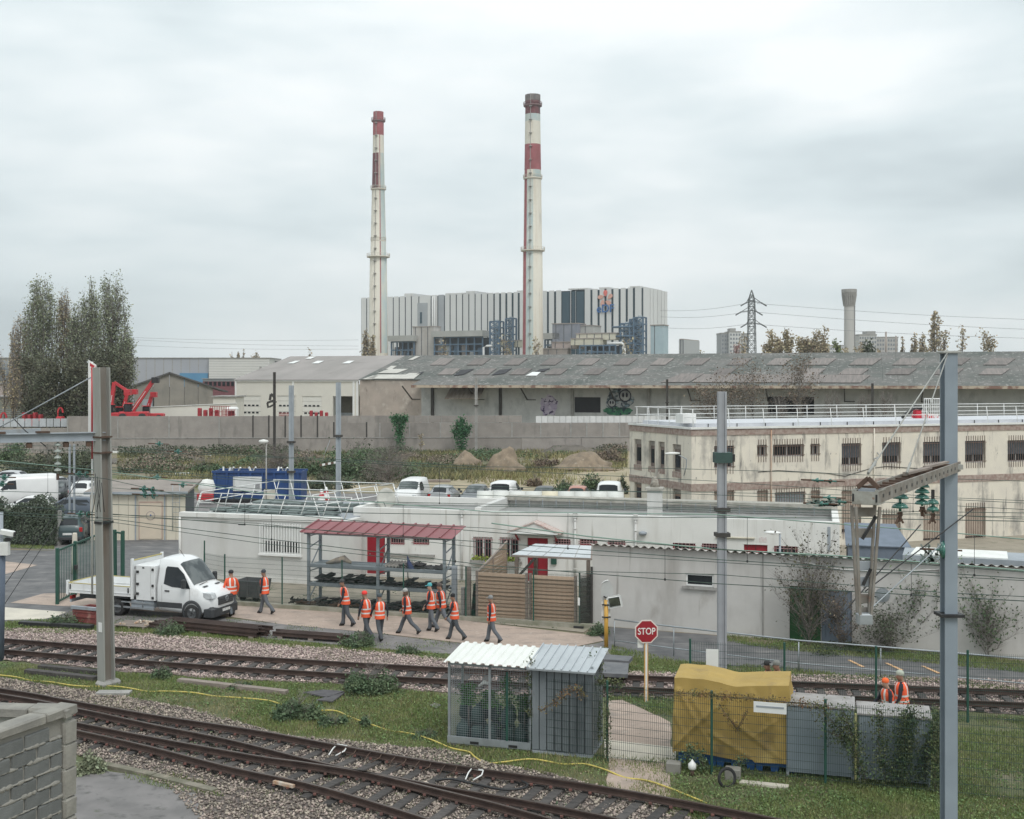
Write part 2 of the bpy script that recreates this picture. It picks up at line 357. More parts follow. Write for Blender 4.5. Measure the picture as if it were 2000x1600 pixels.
rng=np.random.default_rng(11)
# ================================================================ the ground
def big_ground():
    bm=bmesh.new();xs=[-1800,-600,-150,-60,0,60,150,600,1800];ys=[-200,0,26,60,100,170,300,700,2600]
    g=[[bm.verts.new((x,y,0))for x in xs]for y in ys]
    for j in range(len(ys)-1):
        for i in range(len(xs)-1):bm.faces.new((g[j][i],g[j][i+1],g[j+1][i+1],g[j+1][i]))
    me=bpy.data.meshes.new('ground');bm.to_mesh(me);bm.free();me.materials.append(M_dirt)
    tag(link('ground',me),None,None,None,'structure')
big_ground()
Z=.004
POLY={}
def zone(key,name,px,lvl,m,amp=.0,step=.5,seed=0):
    pts=pxs(px);POLY[key]=pts;return sheet(name,pts,Z*lvl,m,amp,step,seed)
zone('turf','turf',[(-700,1218),(120,1216),(520,1240),(780,1258),(1190,1262),(1320,1290),(1500,1300),(2900,1370),(2900,1700),(-700,1700)],1,M_grass_g,.2)
zone('yard','yard_asphalt',[(-400,1068),(108,1076),(180,1060),(352,1052),(352,1120),(440,1180),(440,1215),(560,1228),(560,1240),(0,1216),(-400,1216)],2,M_asph,.05)
zone('park','car_park',[(-200,940),(190,945),(420,965),(900,965),(1225,985),(1225,1010),(352,1040),(352,1052),(180,1062),(108,1074),(-200,1066)],3,M_asph2,.4,2)
zone('patch','red_paving',[(-200,1092),(10,1097),(74,1104),(10,1122),(-200,1135)],3,M_path)
zone('path1','pink_path',[(20,1178),(85,1160),(150,1158),(180,1150),(380,1165),(438,1177),(560,1190),(900,1212),(1170,1243),(1180,1252),(1105,1268),(950,1262),(735,1237),(560,1221),(460,1207),(380,1200),(150,1186)],4,M_path)
zone('inner','yard_concrete',[(352,1120),(440,1180),(560,1189),(900,1212),(1140,1236),(1160,1222),(1156,1165),(1140,1130),(900,1110),(700,1115),(352,1105)],5,mat('tan_concrete',(.34,.30,.24),(.27,.24,.19),.8,.95,stain=[((.17,.17,.12),1.2,(1,1,1),.55,.72)]))
zone('rear','rear_yard',[(1640,1045),(2400,1035),(2400,1180),(1640,1120)],2,mat('tan_concrete',(0,0,0)))
zone('foot','worn_asphalt_strip',[(110,1206),(150,1190),(460,1210),(735,1238),(950,1263),(1105,1269),(1180,1253),(1185,1262),(1200,1290),(1060,1285),(870,1278),(560,1252),(330,1232)],3,M_asph2,.08)
zone('road','asphalt_lane',[(1150,1226),(1180,1224),(1406,1243),(1500,1262),(1850,1292),(2700,1370),(2700,1430),(1850,1332),(1500,1307),(1380,1295),(1230,1283),(1190,1268)],2,M_asph,.08)
zone('slab','pale_concrete_slab',[(-300,1180),(12,1187),(130,1196),(112,1204),(85,1210),(0,1212),(-300,1206)],4,M_conc_l)
zone('bp','ballast_bed',[(-700,1200),(0,1229),(120,1231),(300,1240),(450,1251),(560,1262),(740,1274),(880,1290),(1190,1312),(1400,1316),(1850,1326),(2900,1362),(2900,1450),(1850,1388),(1400,1372),(1230,1362),(880,1356),(700,1337),(500,1331),(250,1313),(120,1300),(0,1290),(-700,1262)],5,M_ball_p,.12,.3)
zone('bg','ballast_bed',[(-600,1290),(0,1326),(120,1344),(240,1362),(370,1386),(470,1414),(560,1440),(700,1452),(800,1462),(870,1466),(960,1494),(1060,1510),(1180,1540),(1330,1590),(1420,1640),(900,1700),(420,1640),(330,1540),(230,1500),(150,1478),(150,1450),(-600,1340)],6,M_ball_g,.12,.3)
zone('corner','corner_asphalt',[(-300,1500),(150,1502),(215,1508),(300,1522),(380,1545),(430,1660),(-300,1660)],7,M_asph2,.05)
zone('tan','tan_path',[(1188,1370),(1215,1368),(1250,1384),(1310,1412),(1310,1600),(1186,1600)],5,M_path,.04)
zone('cream','pale_concrete_slab',[(1180,1446),(1320,1462),(1320,1492),(1180,1482)],7,M_conc_l)
zone('sandA','sandy_clearing',[(640,945),(860,933),(1240,920),(1400,930),(1400,1000),(900,968),(640,960)],2,M_sand,.8,2)
zone('sandB','sandy_clearing',[(1080,886),(1240,880),(1300,900),(1240,925),(1130,930),(1060,905)],3,M_sand,.8,2)
# stones on the ballast, grass blades: nobody could count them
def stones_on(key,m,dens,size,zb):
    X,Y=scatter([p for p in POLY[key]if True],dens,rng);t=X/Y*F+CX;k=(t>-250)&(t<2300)&(Y>25)&(Y<60)
    X,Y=X[k],Y[k];k=vnoise(X,Y,1.7)*.6+rng.uniform(0,.75,len(X))>.35;X,Y=X[k],Y[k]
    NB().stones(np.stack([X,Y,np.full(len(X),zb)],1),size,rng).build('ballast_stones',m)
stones_on('bp',M_st_p,240,.042,.045)
stones_on('bg',M_st_g,240,.04,.05)
def grass_on(poly,dens,h,w,m,thr=.42,ns=1.9,name='grass',off=0,zb=.01,excl=()):
    X,Y=scatter(poly,dens,rng);t=X/Y*F+CX;k=(t>-250)&(t<2300)&(Y>25)&(Y<190)
    X,Y=X[k],Y[k];nz=vnoise(X+off,Y+off,ns)*.65+vnoise(X+9,Y+off,ns/3.3)*.35
    k=nz>thr+rng.uniform(-.12,.12,len(X))
    for e in excl:k&=~in_poly(X,Y,POLY[e])
    X,Y=X[k],Y[k]
    if len(X):NB().blades(np.stack([X,Y,np.full(len(X),zb)],1),h,w,rng).build(name,m)
TUFT=[pxs([(0,1294),(250,1316),(500,1332),(700,1340),(878,1358),(878,1470),(700,1450),(560,1436),(470,1412),(370,1384),(240,1360),(120,1342),(0,1326)]),
        pxs([(0,1216),(140,1208),(330,1232),(560,1252),(880,1280),(880,1296),(740,1277),(560,1266),(450,1256),(300,1246),(0,1236)]),
        pxs([(1195,1262),(1330,1290),(1850,1330),(1990,1345),(1990,1365),(1850,1336),(1400,1322),(1190,1316)]),
        pxs([(1186,1352),(1400,1372),(1850,1390),(2300,1425),(2300,1600),(1330,1600),(1310,1412),(1250,1384),(1215,1368),(1190,1370)]),
        pxs([(870,1456),(1320,1484),(1700,1530),(2300,1585),(2300,1640),(1400,1640),(1180,1540),(960,1492)]),
        pxs([(1420,1240),(1560,1250),(1850,1278),(2300,1322),(2300,1345),(1850,1300),(1500,1268),(1400,1250)]),
        pxs([(-20,1050),(106,1062),(106,1074),(0,1070),(-20,1070)]),
        pxs([(150,1500),(220,1480),(400,1530),(440,1560),(330,1545)])]
THR=[.42,.36,.30,.40,.42,.26,.1,.45]
for i,(pl,th)in enumerate(zip(TUFT,THR)):
    grass_on(pl,620,.085,.02,M_blade,th,1.9,off=i*7,excl=('tan',)if i==3 else())
grass_on(TUFT[0],200,.10,.018,M_blade_d,.52,2.3,'dry_grass',40)
grass_on(TUFT[4],120,.12,.02,M_blade_d,.52,2.3,'dry_grass',44)
grass_on(POLY['bg'],120,.08,.02,M_blade,.66,1.2,'grass',70)
grass_on(POLY['bp'],90,.08,.02,M_blade,.70,1.2,'grass',75)
grass_on(POLY['foot'],160,.06,.02,M_blade,.60,.9,'grass',78)
M_blade_w=mat('dull_grass',(.11,.12,.06),(.16,.15,.08),.3,.9,isl=.4)
WASTE=pxs([(230,888),(1225,880),(1225,915),(1050,935),(860,940),(640,950),(415,955),(230,945)])
grass_on(WASTE,13,.40,.12,M_blade_w,.50,9,'tall_grass',3)
grass_on(WASTE,10,.5,.12,M_blade_d,.50,11,'dry_grass',23)
grass_on(pxs([(1000,890),(1225,885),(1225,945),(900,950)]),8,.5,.12,M_blade_d,.5,7,'dry_grass',29)
# ================================================================ railway tracks
def curve(pts,n=60): # smooth curve through ground points
    P_=[pts[0]*2-pts[1]]+pts+[pts[-1]*2-pts[-2]];out=[]
    for i in range(1,len(P_)-2):
        a,b,c,d=P_[i-1:i+3]
        for k in range(n):
            t=k/n;out.append(.5*((2*b)+(c-a)*t+(2*a-5*b+4*c-d)*t*t+(3*b-a-3*c+d)*t**3))
    out.append(pts[-1]);return out
def rail_mesh(parent,pts,zb,name='rail'):
    prof=[(-.07,0),(.07,0),(.07,.02),(.012,.035),(.012,.12),(.036,.13),(.036,.165),(-.036,.165),(-.036,.13),(-.012,.12),(-.012,.035),(-.07,.02)]
    b=MB();n=len(prof);vs=[]
    for k,p in enumerate(pts):
        d=(pts[min(k+1,len(pts)-1)]-pts[max(k-1,0)]).normalized();s=Vector((d.y,-d.x,0))
        vs+=[(p.x+s.x*a,p.y+s.y*a,zb+c)for a,c in prof]
    fs=[];mi=[]
    for k in range(len(pts)-1):
        for i in range(n):fs.append((k*n+i,(k+1)*n+i,(k+1)*n+(i+1)%n,k*n+(i+1)%n));mi.append(1 if i==6 else 0)
    fs+=[tuple(range(n)),tuple((len(pts)-1)*n+i for i in range(n))];mi+=[0,0]
    b.add(vs,fs);b.m=mi
    return b.build(name,[M_rust,M_railtop],parent)
slp=MB().cbox(-.115,-1.0,0,.115,1.0,.085,.015).mesh('sleeper',M_sleep)
chair=MB().box(-.09,-.13,.10,.09,.13,.125).box(-.03,-.12,.125,.03,-.08,.16).box(-.03,.08,.125,.03,.12,.16)
def track(name,label,cl,zb=.02,n=40,gauge=1.5,group=None,start=0.0,skip=None,rails=(1,1),ext=0.0,step=.62):
    t=thing(name,label,'railway track',(0,0,0),0,group);pts=curve(cl,n)
    side=[]
    for k,p in enumerate(pts):
        d=(pts[min(k+1,len(pts)-1)]-pts[max(k-1,0)]).normalized();side.append(Vector((-d.y,d.x,0)))
    for sgn,on in zip((1,-1),rails):
        if on:rail_mesh(t,[p+s*gauge/2*sgn for p,s in zip(pts,side)],zb+.10)
    acc=start;last=pts[0];rr=random.Random(5)
    for p in pts[1:]:
        acc+=(p-last).length;
        if acc>=step:
            acc-=step;d=(p-last).normalized();tpx=CX+F*p.x/max(p.y,1)
            if(tpx>-500 and tpx<2480)and not(skip and skip(p)):
                link('sleeper',slp,t,(p.x,p.y,zb+rr.uniform(-.02,.004)),(0,0,math.atan2(d.y,d.x)+rr.uniform(-.03,.03)))
        last=p
    return t
def mid(pa,pb):return[(a+b)/2 for a,b in zip(pa,pb)]
rz_=.28 # rail head height used to place the heads
def GR(x,y):p=G(x,y,rz_);p.z=0;return p
up=[GR(-500,1212),GR(0,1247),GR(250,1266),GR(500,1283),GR(875,1303),GR(1300,1321),GR(1836,1343),GR(2500,1368)]
lo_=[GR(-500,1226),GR(0,1268),GR(250,1288),GR(500,1305),GR(875,1328),GR(1300,1346),GR(1836,1366),GR(2500,1392)]
track('railway_track','rusty single track on pinkish ballast passing behind the mesh cage',mid(up,lo_),.03)
# lower pair: outer track and the track that joins it by a switch
R1=[GR(-400,1292),GR(0,1346),GR(145,1371),GR(300,1398),GR(500,1428),GR(659,1457),GR(810,1484),GR(955,1506),GR(1174,1538),GR(1420,1582),GR(1800,1660)]
R3=[GR(-400,1330),GR(0,1385),GR(150,1413),GR(300,1442),GR(500,1478),GR(600,1492),GR(750,1516),GR(875,1540),GR(1060,1572),GR(1300,1622),GR(1700,1720)]
R2=[GR(-400,1300),GR(0,1357),GR(150,1385),GR(300,1417),GR(450,1447),GR(610,1487),GR(740,1516),GR(860,1545),GR(1000,1580),GR(1200,1640),GR(1500,1740)]
R4=[GR(-400,1342),GR(0,1396),GR(150,1428),GR(300,1462),GR(450,1500),GR(600,1532),GR(720,1566),GR(860,1610),GR(1000,1660),GR(1200,1740),GR(1400,1830)]
tA=thing('railway_track','rusty through track with white check loops nearest the wire fence','railway track',(0,0,0))
tB=thing('railway_track','rusty turnout track crossing nearest the bottom edge and block wall','railway track',(0,0,0))
def resamp(pts,n=220):
    c=curve(pts,40);L=[0]
    for a,b in zip(c,c[1:]):L.append(L[-1]+(b-a).length)
    out=[];j=0
    for k in range(n):
        s=L[-1]*k/(n-1)
        while j<len(L)-2 and L[j+1]<s:j+=1
        t=(s-L[j])/max(L[j+1]-L[j],1e-6);out.append(c[j].lerp(c[j+1],t))
    return out,L[-1]
for tt,aa in((tA,R1),(tA,R3),(tB,R2),(tB,R4)):rail_mesh(tt,curve(aa,24),.15)
sl2=MB().cbox(-.12,-1.55,0,.12,1.55,.075,.015).mesh('long_sleeper',M_sleep)
pa,La=resamp(R1);pb,Lb=resamp(R4)
rr=random.Random(8);nS=int(La/.62)
for k in range(nS):
    f=k/nS;a=pa[int(f*219)];
    # foot of the sleeper on the farthest rail of the pair, square to the first rail
    d=(pa[min(int(f*219)+1,219)]-pa[max(int(f*219)-1,0)]).normalized();n_=Vector((d.y,-d.x,0))
    px=CX+F*a.x/a.y
    if px<-380 or px>1800:continue
    ln=min(4.6,3.0+max(0,(px-500))*.0022);c=a+n_*(ln/2-.45)
    o=link('sleeper',sl2,tA,(c.x,c.y,.03+rr.uniform(-.02,.004)),(0,0,math.atan2(d.y,d.x)+rr.uniform(-.02,.02)));o.scale=(1,ln/3.1,1)
fast=MB()
p3,L3=resamp(R3);p4,L4=resamp(R4);p2,L2=resamp(R2)
for pp in(p3,p4,p2,pa):
    for k in range(0,219,3):
        c=pp[k];d=(pp[k+1]-c).normalized();s=Vector((d.y,-d.x,0));px=CX+F*c.x/c.y
        if-50<px<1500:
            for sg in(1,-1):q=c+s*.10*sg;fast.box(q.x-.035,q.y-.03,.12,q.x+.035,q.y+.03,.165)
fast.build('rail_fastening',mat('red_brown_fastening',(.20,.085,.07),(.10,.06,.052),5,.8),tA,kind='stuff')
# white and dark loops hanging on the rail, frog plate and joint bars
def loop(x,y,m,s=1.0):
    c=GR(x,y);c.z=.29;t=MB()
    d=Vector((.87,-.48,0));n=Vector((-.35,-.8,0)).normalized()
    a=c-d*.16*s;q=c+d*.16*s
    rr_=.018 if m else .012
    pts=[a,a+n*.22*s+Vector((0,0,-.05)),a+n*.50*s+d*.05+Vector((0,0,-.12))]
    pt2=[q,q+n*.22*s+d*.05+Vector((0,0,-.05)),q+n*.46*s-d*.08+Vector((0,0,-.12))]
    return t.path(pts,rr_,6).path(pt2,rr_,6).bar(a,q,.05,.04)
for k,(x,y,m)in enumerate([(668,1457,1),(687,1461,0),(736,1470,0),(784,1479,0),(832,1487,0),(882,1495,0),(933,1503,1)]):
    loop(x,y,m).build('rail_clamp',M_white if m else M_rustb,tA)
for(x0,y0,x1,y1)in[(540,1519,560,1523),(535,1527,574,1536),(828,1529,840,1535)]:
    a,c=G(x0,y0,.2),G(x1,y1,.2);MB().bar(a,c,.09,.07).build('joint_plate',mat('rusty_orange',(.45,.27,.16),(.6,.55,.48),6,.8),tB)
cable=[GR(850,1515),GR(880,1512),GR(930,1522),GR(980,1532),GR(1020,1530),GR(1030,1522),GR(1010,1512)]
for c in cable:c.z=.16
tag(MB().path(curve(cable,8),.03,6).build('rail_cable',M_black),'thick black cable looping between the rails of the near track','cable')
# ================================================================ things lying on the ground
hose=[(-200,1312),(0,1323),(60,1330),(100,1335),(140,1343),(180,1342),(215,1343),(250,1348),(290,1352),(320,1353),(375,1357),(420,1361),(470,1366),(525,1373),(560,1380),(620,1390),(655,1393),(680,1400),(700,1410),(725,1420),(760,1428),(800,1436),(840,1449),(880,1462),(915,1472),(928,1484),(950,1492),(985,1492),(1040,1488),(1100,1494),(1140,1496),(1180,1508),(1220,1520),(1260,1528),(1300,1542),(1380,1570)]
hp=[]
for i,(x,y)in enumerate(hose):v=G(x,y);v.z=.045+.03*math.sin(i*2.1);hp.append(v)
tag(MB().path(curve(hp,6),.022,6).build('hose',M_yel),'long yellow hose snaking over the grass beside the tracks','hose')
def beam(name,label,cat,x0,y0,x1,y1,w,h,m,group=None,z=0.0):
    a,c=G(x0,y0),G(x1,y1);a.z=c.z=z+h/2
    o=MB().bar(a,c,w,h,0,(0,0,1));return o.build(name,m,None,label,cat,group)
M_kerb=mat('mossy_stone',(.24,.215,.175),(.14,.135,.095),2.2,.95,bump=.4,bsc=22,stain=[((.34,.29,.23),1.5,(1,1,1),.58,.72)])
beam('timber','dark sleeper lying on the grass left of the tall mast','sleeper',52,1316,188,1331,.25,.16,M_sleep)
beam('timber','second dark sleeper behind the first, against the tall mast','sleeper',78,1307,192,1318,.25,.15,M_sleep)
beam('timber','pale weathered timber lying in the grass between the tracks','timber',350,1334,560,1358,.24,.15,M_wood)
beam('concrete_block','pale concrete block beside the foot of the tall mast','concrete block',190,1357,255,1357,.4,.1,M_conc)
beam('kerb_stone','mossy concrete kerb stone by the block wall, upper length','kerb',205,1498,300,1519,.22,.1,M_kerb)
beam('kerb_stone','mossy concrete kerb stone running off the bottom edge','kerb',302,1520,420,1550,.22,.1,M_kerb)
beam('timber','black timber beside the bush at the yard corner','timber',40,1222,180,1230,.3,.18,M_black)
def rail_pile(label,x0,y0,x1,y1,rows,w):
    a,c=G(x0,y0),G(x1,y1);d=(c-a).normalized();s=Vector((-d.y,d.x,0));t=thing('rail_stack',label,'rail stack',(a+c)/2,math.atan2(d.y,d.x));L=(c-a).length
    prof=[(-.065,0),(.065,0),(.065,.02),(.012,.035),(.012,.11),(.034,.12),(.034,.15),(-.034,.15),(-.034,.12),(-.012,.11),(-.012,.035),(-.065,.02)]
    rr=random.Random(3)
    for r_ in range(rows):
        for k in range(w-r_):
            o=MB().poly([(p[0],p[1])for p in prof],0,-L/2+rr.uniform(-.1,.3)+.5*r_,L/2-rr.uniform(0,.6)).build('rail',M_rust,t,loc=(0,(k-(w-r_)/2)*.15,.1+r_*.155))
    for q in(-.4,0,.4):MB().box(q*L-.1,-w*.09,0,q*L+.1,w*.09,.1).build('bearer',M_wood,t)
rail_pile('stack of rusty rails in front of the white truck',306,1224,528,1246,2,6)
rail_pile('low row of rusty rails in front of the walking men',540,1243,690,1254,1,4)
# red wagon-like skip under the truck bed, behind the mast
a,c=G(142,1218),G(186,1222);d=(c-a).normalized();t=thing('skip','faded red steel skip under the rear of the truck bed','skip',a,math.atan2(d.y,d.x));L=(c-a).length
mr=mat('faded_red_steel',(.25,.07,.06),(.19,.055,.05),3,.7,stain=[((.40,.25,.2),2,(1,1,.4),.6,.8)])
b=MB();b.box(0,0,0,L,.05,.6);b.box(0,1.0,0,L,1.05,.6);b.box(0,.05,0,.05,1.0,.6);b.box(L-.05,.05,0,L,1.0,.6);b.box(.05,.05,.02,L-.05,1.0,.06);b.build('body',mr,t)
for k in range(3):MB().box(0,-.03,.08+k*.2,L,-.002,.13+k*.2).build('rib',mr,t)
MB().box(-.05,-.06,.6,L+.05,0.06,.72).build('rim',M_galvp,t)
# flat pallet with rusty scrap right of the mast
t=thing('pallet','low pallet of orange rusty scrap at the foot of the truck','pallet',G(245,1228),R(-18))
for k in range(5):MB().box(-.6,k*.2,.1,.9,k*.2+.14,.13).build('slat',M_wood,t)
for k in(-.55,.1,.75):MB().box(k,0,0,k+.1,.94,.1).build('bearer',M_wood,t)
rr=random.Random(2);b=MB()
for k in range(14):x=rr.uniform(-.3,.8);y=rr.uniform(.05,.8);b.bar((x,y,.16),(x+rr.uniform(-.3,.3),y+rr.uniform(-.1,.1),.2),.06)
b.build('scrap',mat('rusty_orange',(0,0,0)),t)
# cover plates and crossing
def plate(name,label,cat,px,m,h=.06):
    pts=pxs(px);b=MB();n=len(pts);b.add([(p.x,p.y,.03)for p in pts]+[(p.x,p.y,.03+h)for p in pts],[tuple(range(n)),tuple(range(2*n-1,n-1,-1))]+[(i,i+n,(i+1)%n+n,(i+1)%n)for i in range(n)])
    return b.build(name,m,None,label,cat)
t=thing('rubber_mat','two dark rubber mats lying on the grass between the tracks','mat',(0,0,0))
for px in([(592,1358),(632,1353),(672,1356),(640,1368)],[(617,1373),(643,1366),(674,1358),(650,1376)]):
    pts=pxs(px);MB().slab(*[(p.x,p.y,.06)for p in pts],.04).build('panel',mat('dark_rubber',(.075,.07,.075),(.11,.105,.11),4,.9),t)
plate('manhole_cover','small dark plate in the grass left of the cage','cover',[(838,1380),(850,1376),(862,1379),(852,1386)],M_asph2,.02)
t=thing('level_crossing','dark slab crossing over the track beside the stop sign','level crossing',(0,0,0))
for px in([(1184,1302),(1236,1306),(1228,1316),(1176,1312)],[(1180,1317),(1228,1320),(1226,1343),(1170,1340)]):
    pts=pxs(px);MB().slab(*[(p.x,p.y,.30)for p in pts],.12).build('slab',mat('dark_slab',(.12,.125,.135),(.17,.17,.175),3,.8),t)
for k,(x,y)in enumerate([(1672,1298),(1746,1304),(1818,1310)]):
    a=G(x,y);t=MB().slab((a.x-.12,a.y+.55,.02),(a.x-.02,a.y+.55,.02),(a.x+.16,a.y-.45,.02),(a.x+.04,a.y-.45,.02),.012)
    t.build('kerb_marker',mat('orange_marking',(.75,.45,.22),(.6,.4,.25),8,.8),None,['worn orange marking on the lane, nearest the grey mast','worn orange marking on the lane, middle one of three','worn orange marking on the lane, nearest the blue-grey mast'][k],'road marking','orange lane markings')
# ================================================================ structures
def wall_open(b,x0,x1,z0,z1,t,ops,y=0.0,mi=0): # wall along local x, front face at y, openings (xa, xb, za, zb)
    xs=sorted({x0,x1}|{q for o in ops for q in o[:2]if x0<q<x1});zs=sorted({z0,z1}|{q for o in ops for q in o[2:]if z0<q<z1})
    for i in range(len(xs)-1):
        run=None
        for j in range(len(zs)-1):
            cx,cz=(xs[i]+xs[i+1])/2,(zs[j]+zs[j+1])/2
            solid=not any(o[0]<cx<o[1]and o[2]<cz<o[3]for o in ops)
            if solid:
                if run is None:run=zs[j]
            if(not solid or j==len(zs)-2)and run is not None:
                top=zs[j+1]if solid else zs[j];b.box(xs[i],y,run,xs[i+1],y+t,top,mi);run=None
def window(parent,xa,xb,za,zb,y=.0,fr=M_white,gl=M_glass,bars=0,barm=None,mull=1,sill=True,depth=.12,fw=.06,sm=None,barlen=.0,name='window'):
    f=MB();yy=y+depth
    f.box(xa,yy,za,xb,yy+.05,za+fw).box(xa,yy,zb-fw,xb,yy+.05,zb).box(xa,yy,za+fw,xa+fw,yy+.05,zb-fw).box(xb-fw,yy,za+fw,xb,yy+.05,zb-fw)
    for k in range(1,mull+1):c=xa+(xb-xa)*k/(mull+1);f.box(c-fw/2,yy+.002,za+fw,c+fw/2,yy+.048,zb-fw)
    w=f.build(name,fr,parent)
    MB().box(xa+fw/2,yy+.02,za+fw/2,xb-fw/2,yy+.03,zb-fw/2).build('pane',gl,w)
    if sill:MB().box(xa-.12,y-.12,za-.1,xb+.12,y+depth,za).build('sill',sm or M_conc,w)
    if bars:
        g=MB()
        for k in range(bars):c=xa+(xb-xa)*(k+.5)/bars;g.box(c-.012,y-.04,za-barlen,c+.012,y-.016,zb+barlen)
        for zz in(za+.1,zb-.1):g.box(xa-.05,y-.05,zz-.015,xb+.05,y-.042,zz+.015)
        g.build('window_bars',barm or M_white,w,kind='stuff')
    return w
M_plas=mat('white_render',(.73,.72,.69),(.68,.67,.64),1.1,.85,bump=.05,bsc=30,stain=[((.56,.54,.50),.9,(1,1,.12),.55,.78),((.45,.43,.40),2.4,(1,1,.5),.66,.80),((.50,.48,.44),3.5,(1,1,.05),.60,.70)])
M_plasg=mat('pale_grey_render',(.62,.615,.59),(.58,.57,.55),1.4,.85,bump=.05,bsc=30,stain=[((.50,.485,.455),.7,(1,1,.15),.54,.78),((.40,.385,.36),2.2,(1,1,.5),.66,.80)])
M_redd=mat('crimson_door',(.33,.015,.03),(.28,.015,.025),2,.5)
M_roofg=mat('grey_roofing',(.30,.30,.29),(.24,.24,.23),1.0,.9,bump=.2,bsc=30,stain=[((.17,.17,.15),1.6,(1,1,1),.56,.72)])
FW=Fr((-.62,58.75),math.atan(-.285));FL=Fr((-14.5,59.7),R(-17.7));FF=Fr((-8.2,51.6),R(-18.3));FS=Fr(G(1180,1223),math.atan(-.40))
# ---- white range with crimson doors (right block)
xa,xb=FW.x(690),FW.x(1640);t=fthing('white_building','long low white building with crimson doors and flat roof','building',FW,0,0)
ZT=3.42;ops=[];W_=[]
def opn(fr,px0,px1,py0,py1):
    a,c=fr.x(px0),fr.x(px1);m=(px0+px1)/2;return(a,c,fr.z(m,py1),fr.z(m,py0))
o1=opn(FW,924,962,1049,1094);o2=opn(FW,976,1015,1050,1096);d1=opn(FW,1030,1070,1051,1122);d1=(d1[0],d1[1],.12,d1[3])
o3=opn(FW,1083,1114,1053,1066);o4=opn(FW,1132,1166,1054,1066);o5=opn(FW,1187,1221,1056,1068);o6=opn(FW,1314,1358,1061,1076);o7=opn(FW,1371,1405,1062,1078)
d2=opn(FW,1453,1499,1064,1130);d2=(d2[0],d2[1],.12,d2[3]);o8=opn(FW,1512,1558,1067,1085)
d3=opn(FW,716,752,1048,1136);d3=(d3[0],d3[1],.12,2.25);o9=opn(FW,762,790,1047,1064);o10=opn(FW,806,838,1048,1064)
ops=[o1,o2,d1,o3,o4,o5,o6,o7,d2,o8,d3,o9,o10]
b=MB();wall_open(b,xa,xb,0,ZT,.3,ops);b.build('wall',M_plas,t)
b=MB();b.box(xb-.3,.3,0,xb,8,ZT);b.box(xa,.3,0,xa+.3,6,ZT);b.box(xa+.3,6,0,xb-.3,6.3,ZT);b.build('side_wall',M_plas,t)
MB().box(xa+.3,.3,3.0,xb-.3,6,3.06).build('roof',M_roofg,t)
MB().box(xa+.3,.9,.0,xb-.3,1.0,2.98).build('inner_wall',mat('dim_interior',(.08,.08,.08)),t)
bx=FW.x(930);MB().box(bx-.15,.3,3.06,bx+.15,6,3.55).build('parapet',M_plasg,t)
mcop=mat('lichen_coping',(.42,.40,.36),(.30,.29,.25),3,.9,bump=.3)
MB().box(bx,5.6,3.42,xb,6.5,3.62).build('coping',mcop,t)
for k in range(22):x=bx+.6+k*(xb-bx-1)/22;MB().box(x,5.55,3.08,x+.03,5.597,3.5).build('roof_joint',M_galvp,t)
for o in(o1,o2):window(t,*o,bars=7,barm=mat('pink_bars',(.42,.25,.25)),mull=1,gl=M_glass,fr=M_white,fw=.09)
for o in(o3,o4,o5,o6,o7,o8,o9,o10):window(t,*o,bars=6,barm=mat('pink_bars',(0,0,0)),mull=0,gl=M_glass,fr=M_redd,sill=False,fw=.05)
MB().box(o9[0]-.3,-.12,o9[2]-.55,o10[1]+.3,0,o9[2]-.42).build('sill',M_conc,t)
for i,d in enumerate((d1,d2,d3)):
    dd=MB().box(d[0],.1,d[2],d[1],.16,d[3]).build('door',M_redd,t)
    MB().box(d[0]-.06,-.01,d[3],d[1]+.06,.1,d[3]+.06).build('lintel',M_plas,t)
    if d is not d3:MB().box((d[0]+d[1])/2-.012,.09,d[2],(d[0]+d[1])/2+.012,.099,d[3]).build('joint',M_black,dd)
    MB().tube((d[0]+.15,.06,1.1),(d[0]+.15,.1,1.1),.03).build('handle',M_galv,dd)
# porch with tiled gable hood
pc=(d1[0]+d1[1])/2;zz=d1[3]+.35
p_=MB()
for s in(1,-1):p_.slab((pc,-.85,zz+.52),(pc+s*1.3,-.85,zz),(pc+s*1.3,-.02,zz),(pc,-.02,zz+.52),.06*s)
p_.build('porch_roof',mat('faded_pink_tiles',(.45,.30,.27),(.55,.50,.46),6,.9,bump=.5,bsc=14),t)
MB().poly([(pc-1.1,zz),(pc+1.1,zz),(pc,zz+.44)],1,-.80,-.74).build('porch_gable',M_plas,t)
for s in(-1,1):MB().bar((pc+s*.95,-.02,zz-.45),(pc+s*.95,-.7,zz-.06),.07).build('bracket',M_redd,t)
MB().box(pc-1.15,-.85,zz-.06,pc+1.15,-.78,zz).build('porch_beam',M_white,t)
for px,bot in((903,1),(1124,1),(1242,0)):
    x=FW.x(px);dp=MB();dp.tube((x,-.09,.1),(x,-.09,3.25),.055);dp.box(x-.1,-.16,3.25,x+.1,-.002,3.5)
    for z in(.8,1.9,2.7,3.1):dp.tube((x,-.09,z),(x,-.09,z+.05),.075)
    dp.build('downpipe',M_plasg,t)
x0,x1=FW.x(1398),FW.x(1474);MB().tube((x0,-.06,FW.z(1436,1050)),(x1,-.06,FW.z(1436,1050)),.05).build('awning_case',mat('cream_case',(.62,.58,.48)),t)
x=FW.x(1256);MB().lathe([(0,0),(.16,.0),(.2,.12),(.0,.2)],(x,-.1,2.55),12).build('vent_cowl',M_galvp,t)
x=FW.x(1077);MB().cbox(x-.0,-.14,1.0,x+.26,-.01,1.42).build('letter_box',M_green,t)
x=FW.x(1490)
MB().box(x-.17,-.012,FW.z(1490,1059),x+.17,-.002,FW.z(1490,1049)).build('notice',mat('faint_notice',(.60,.50,.48),(.70,.68,.66),14),t)
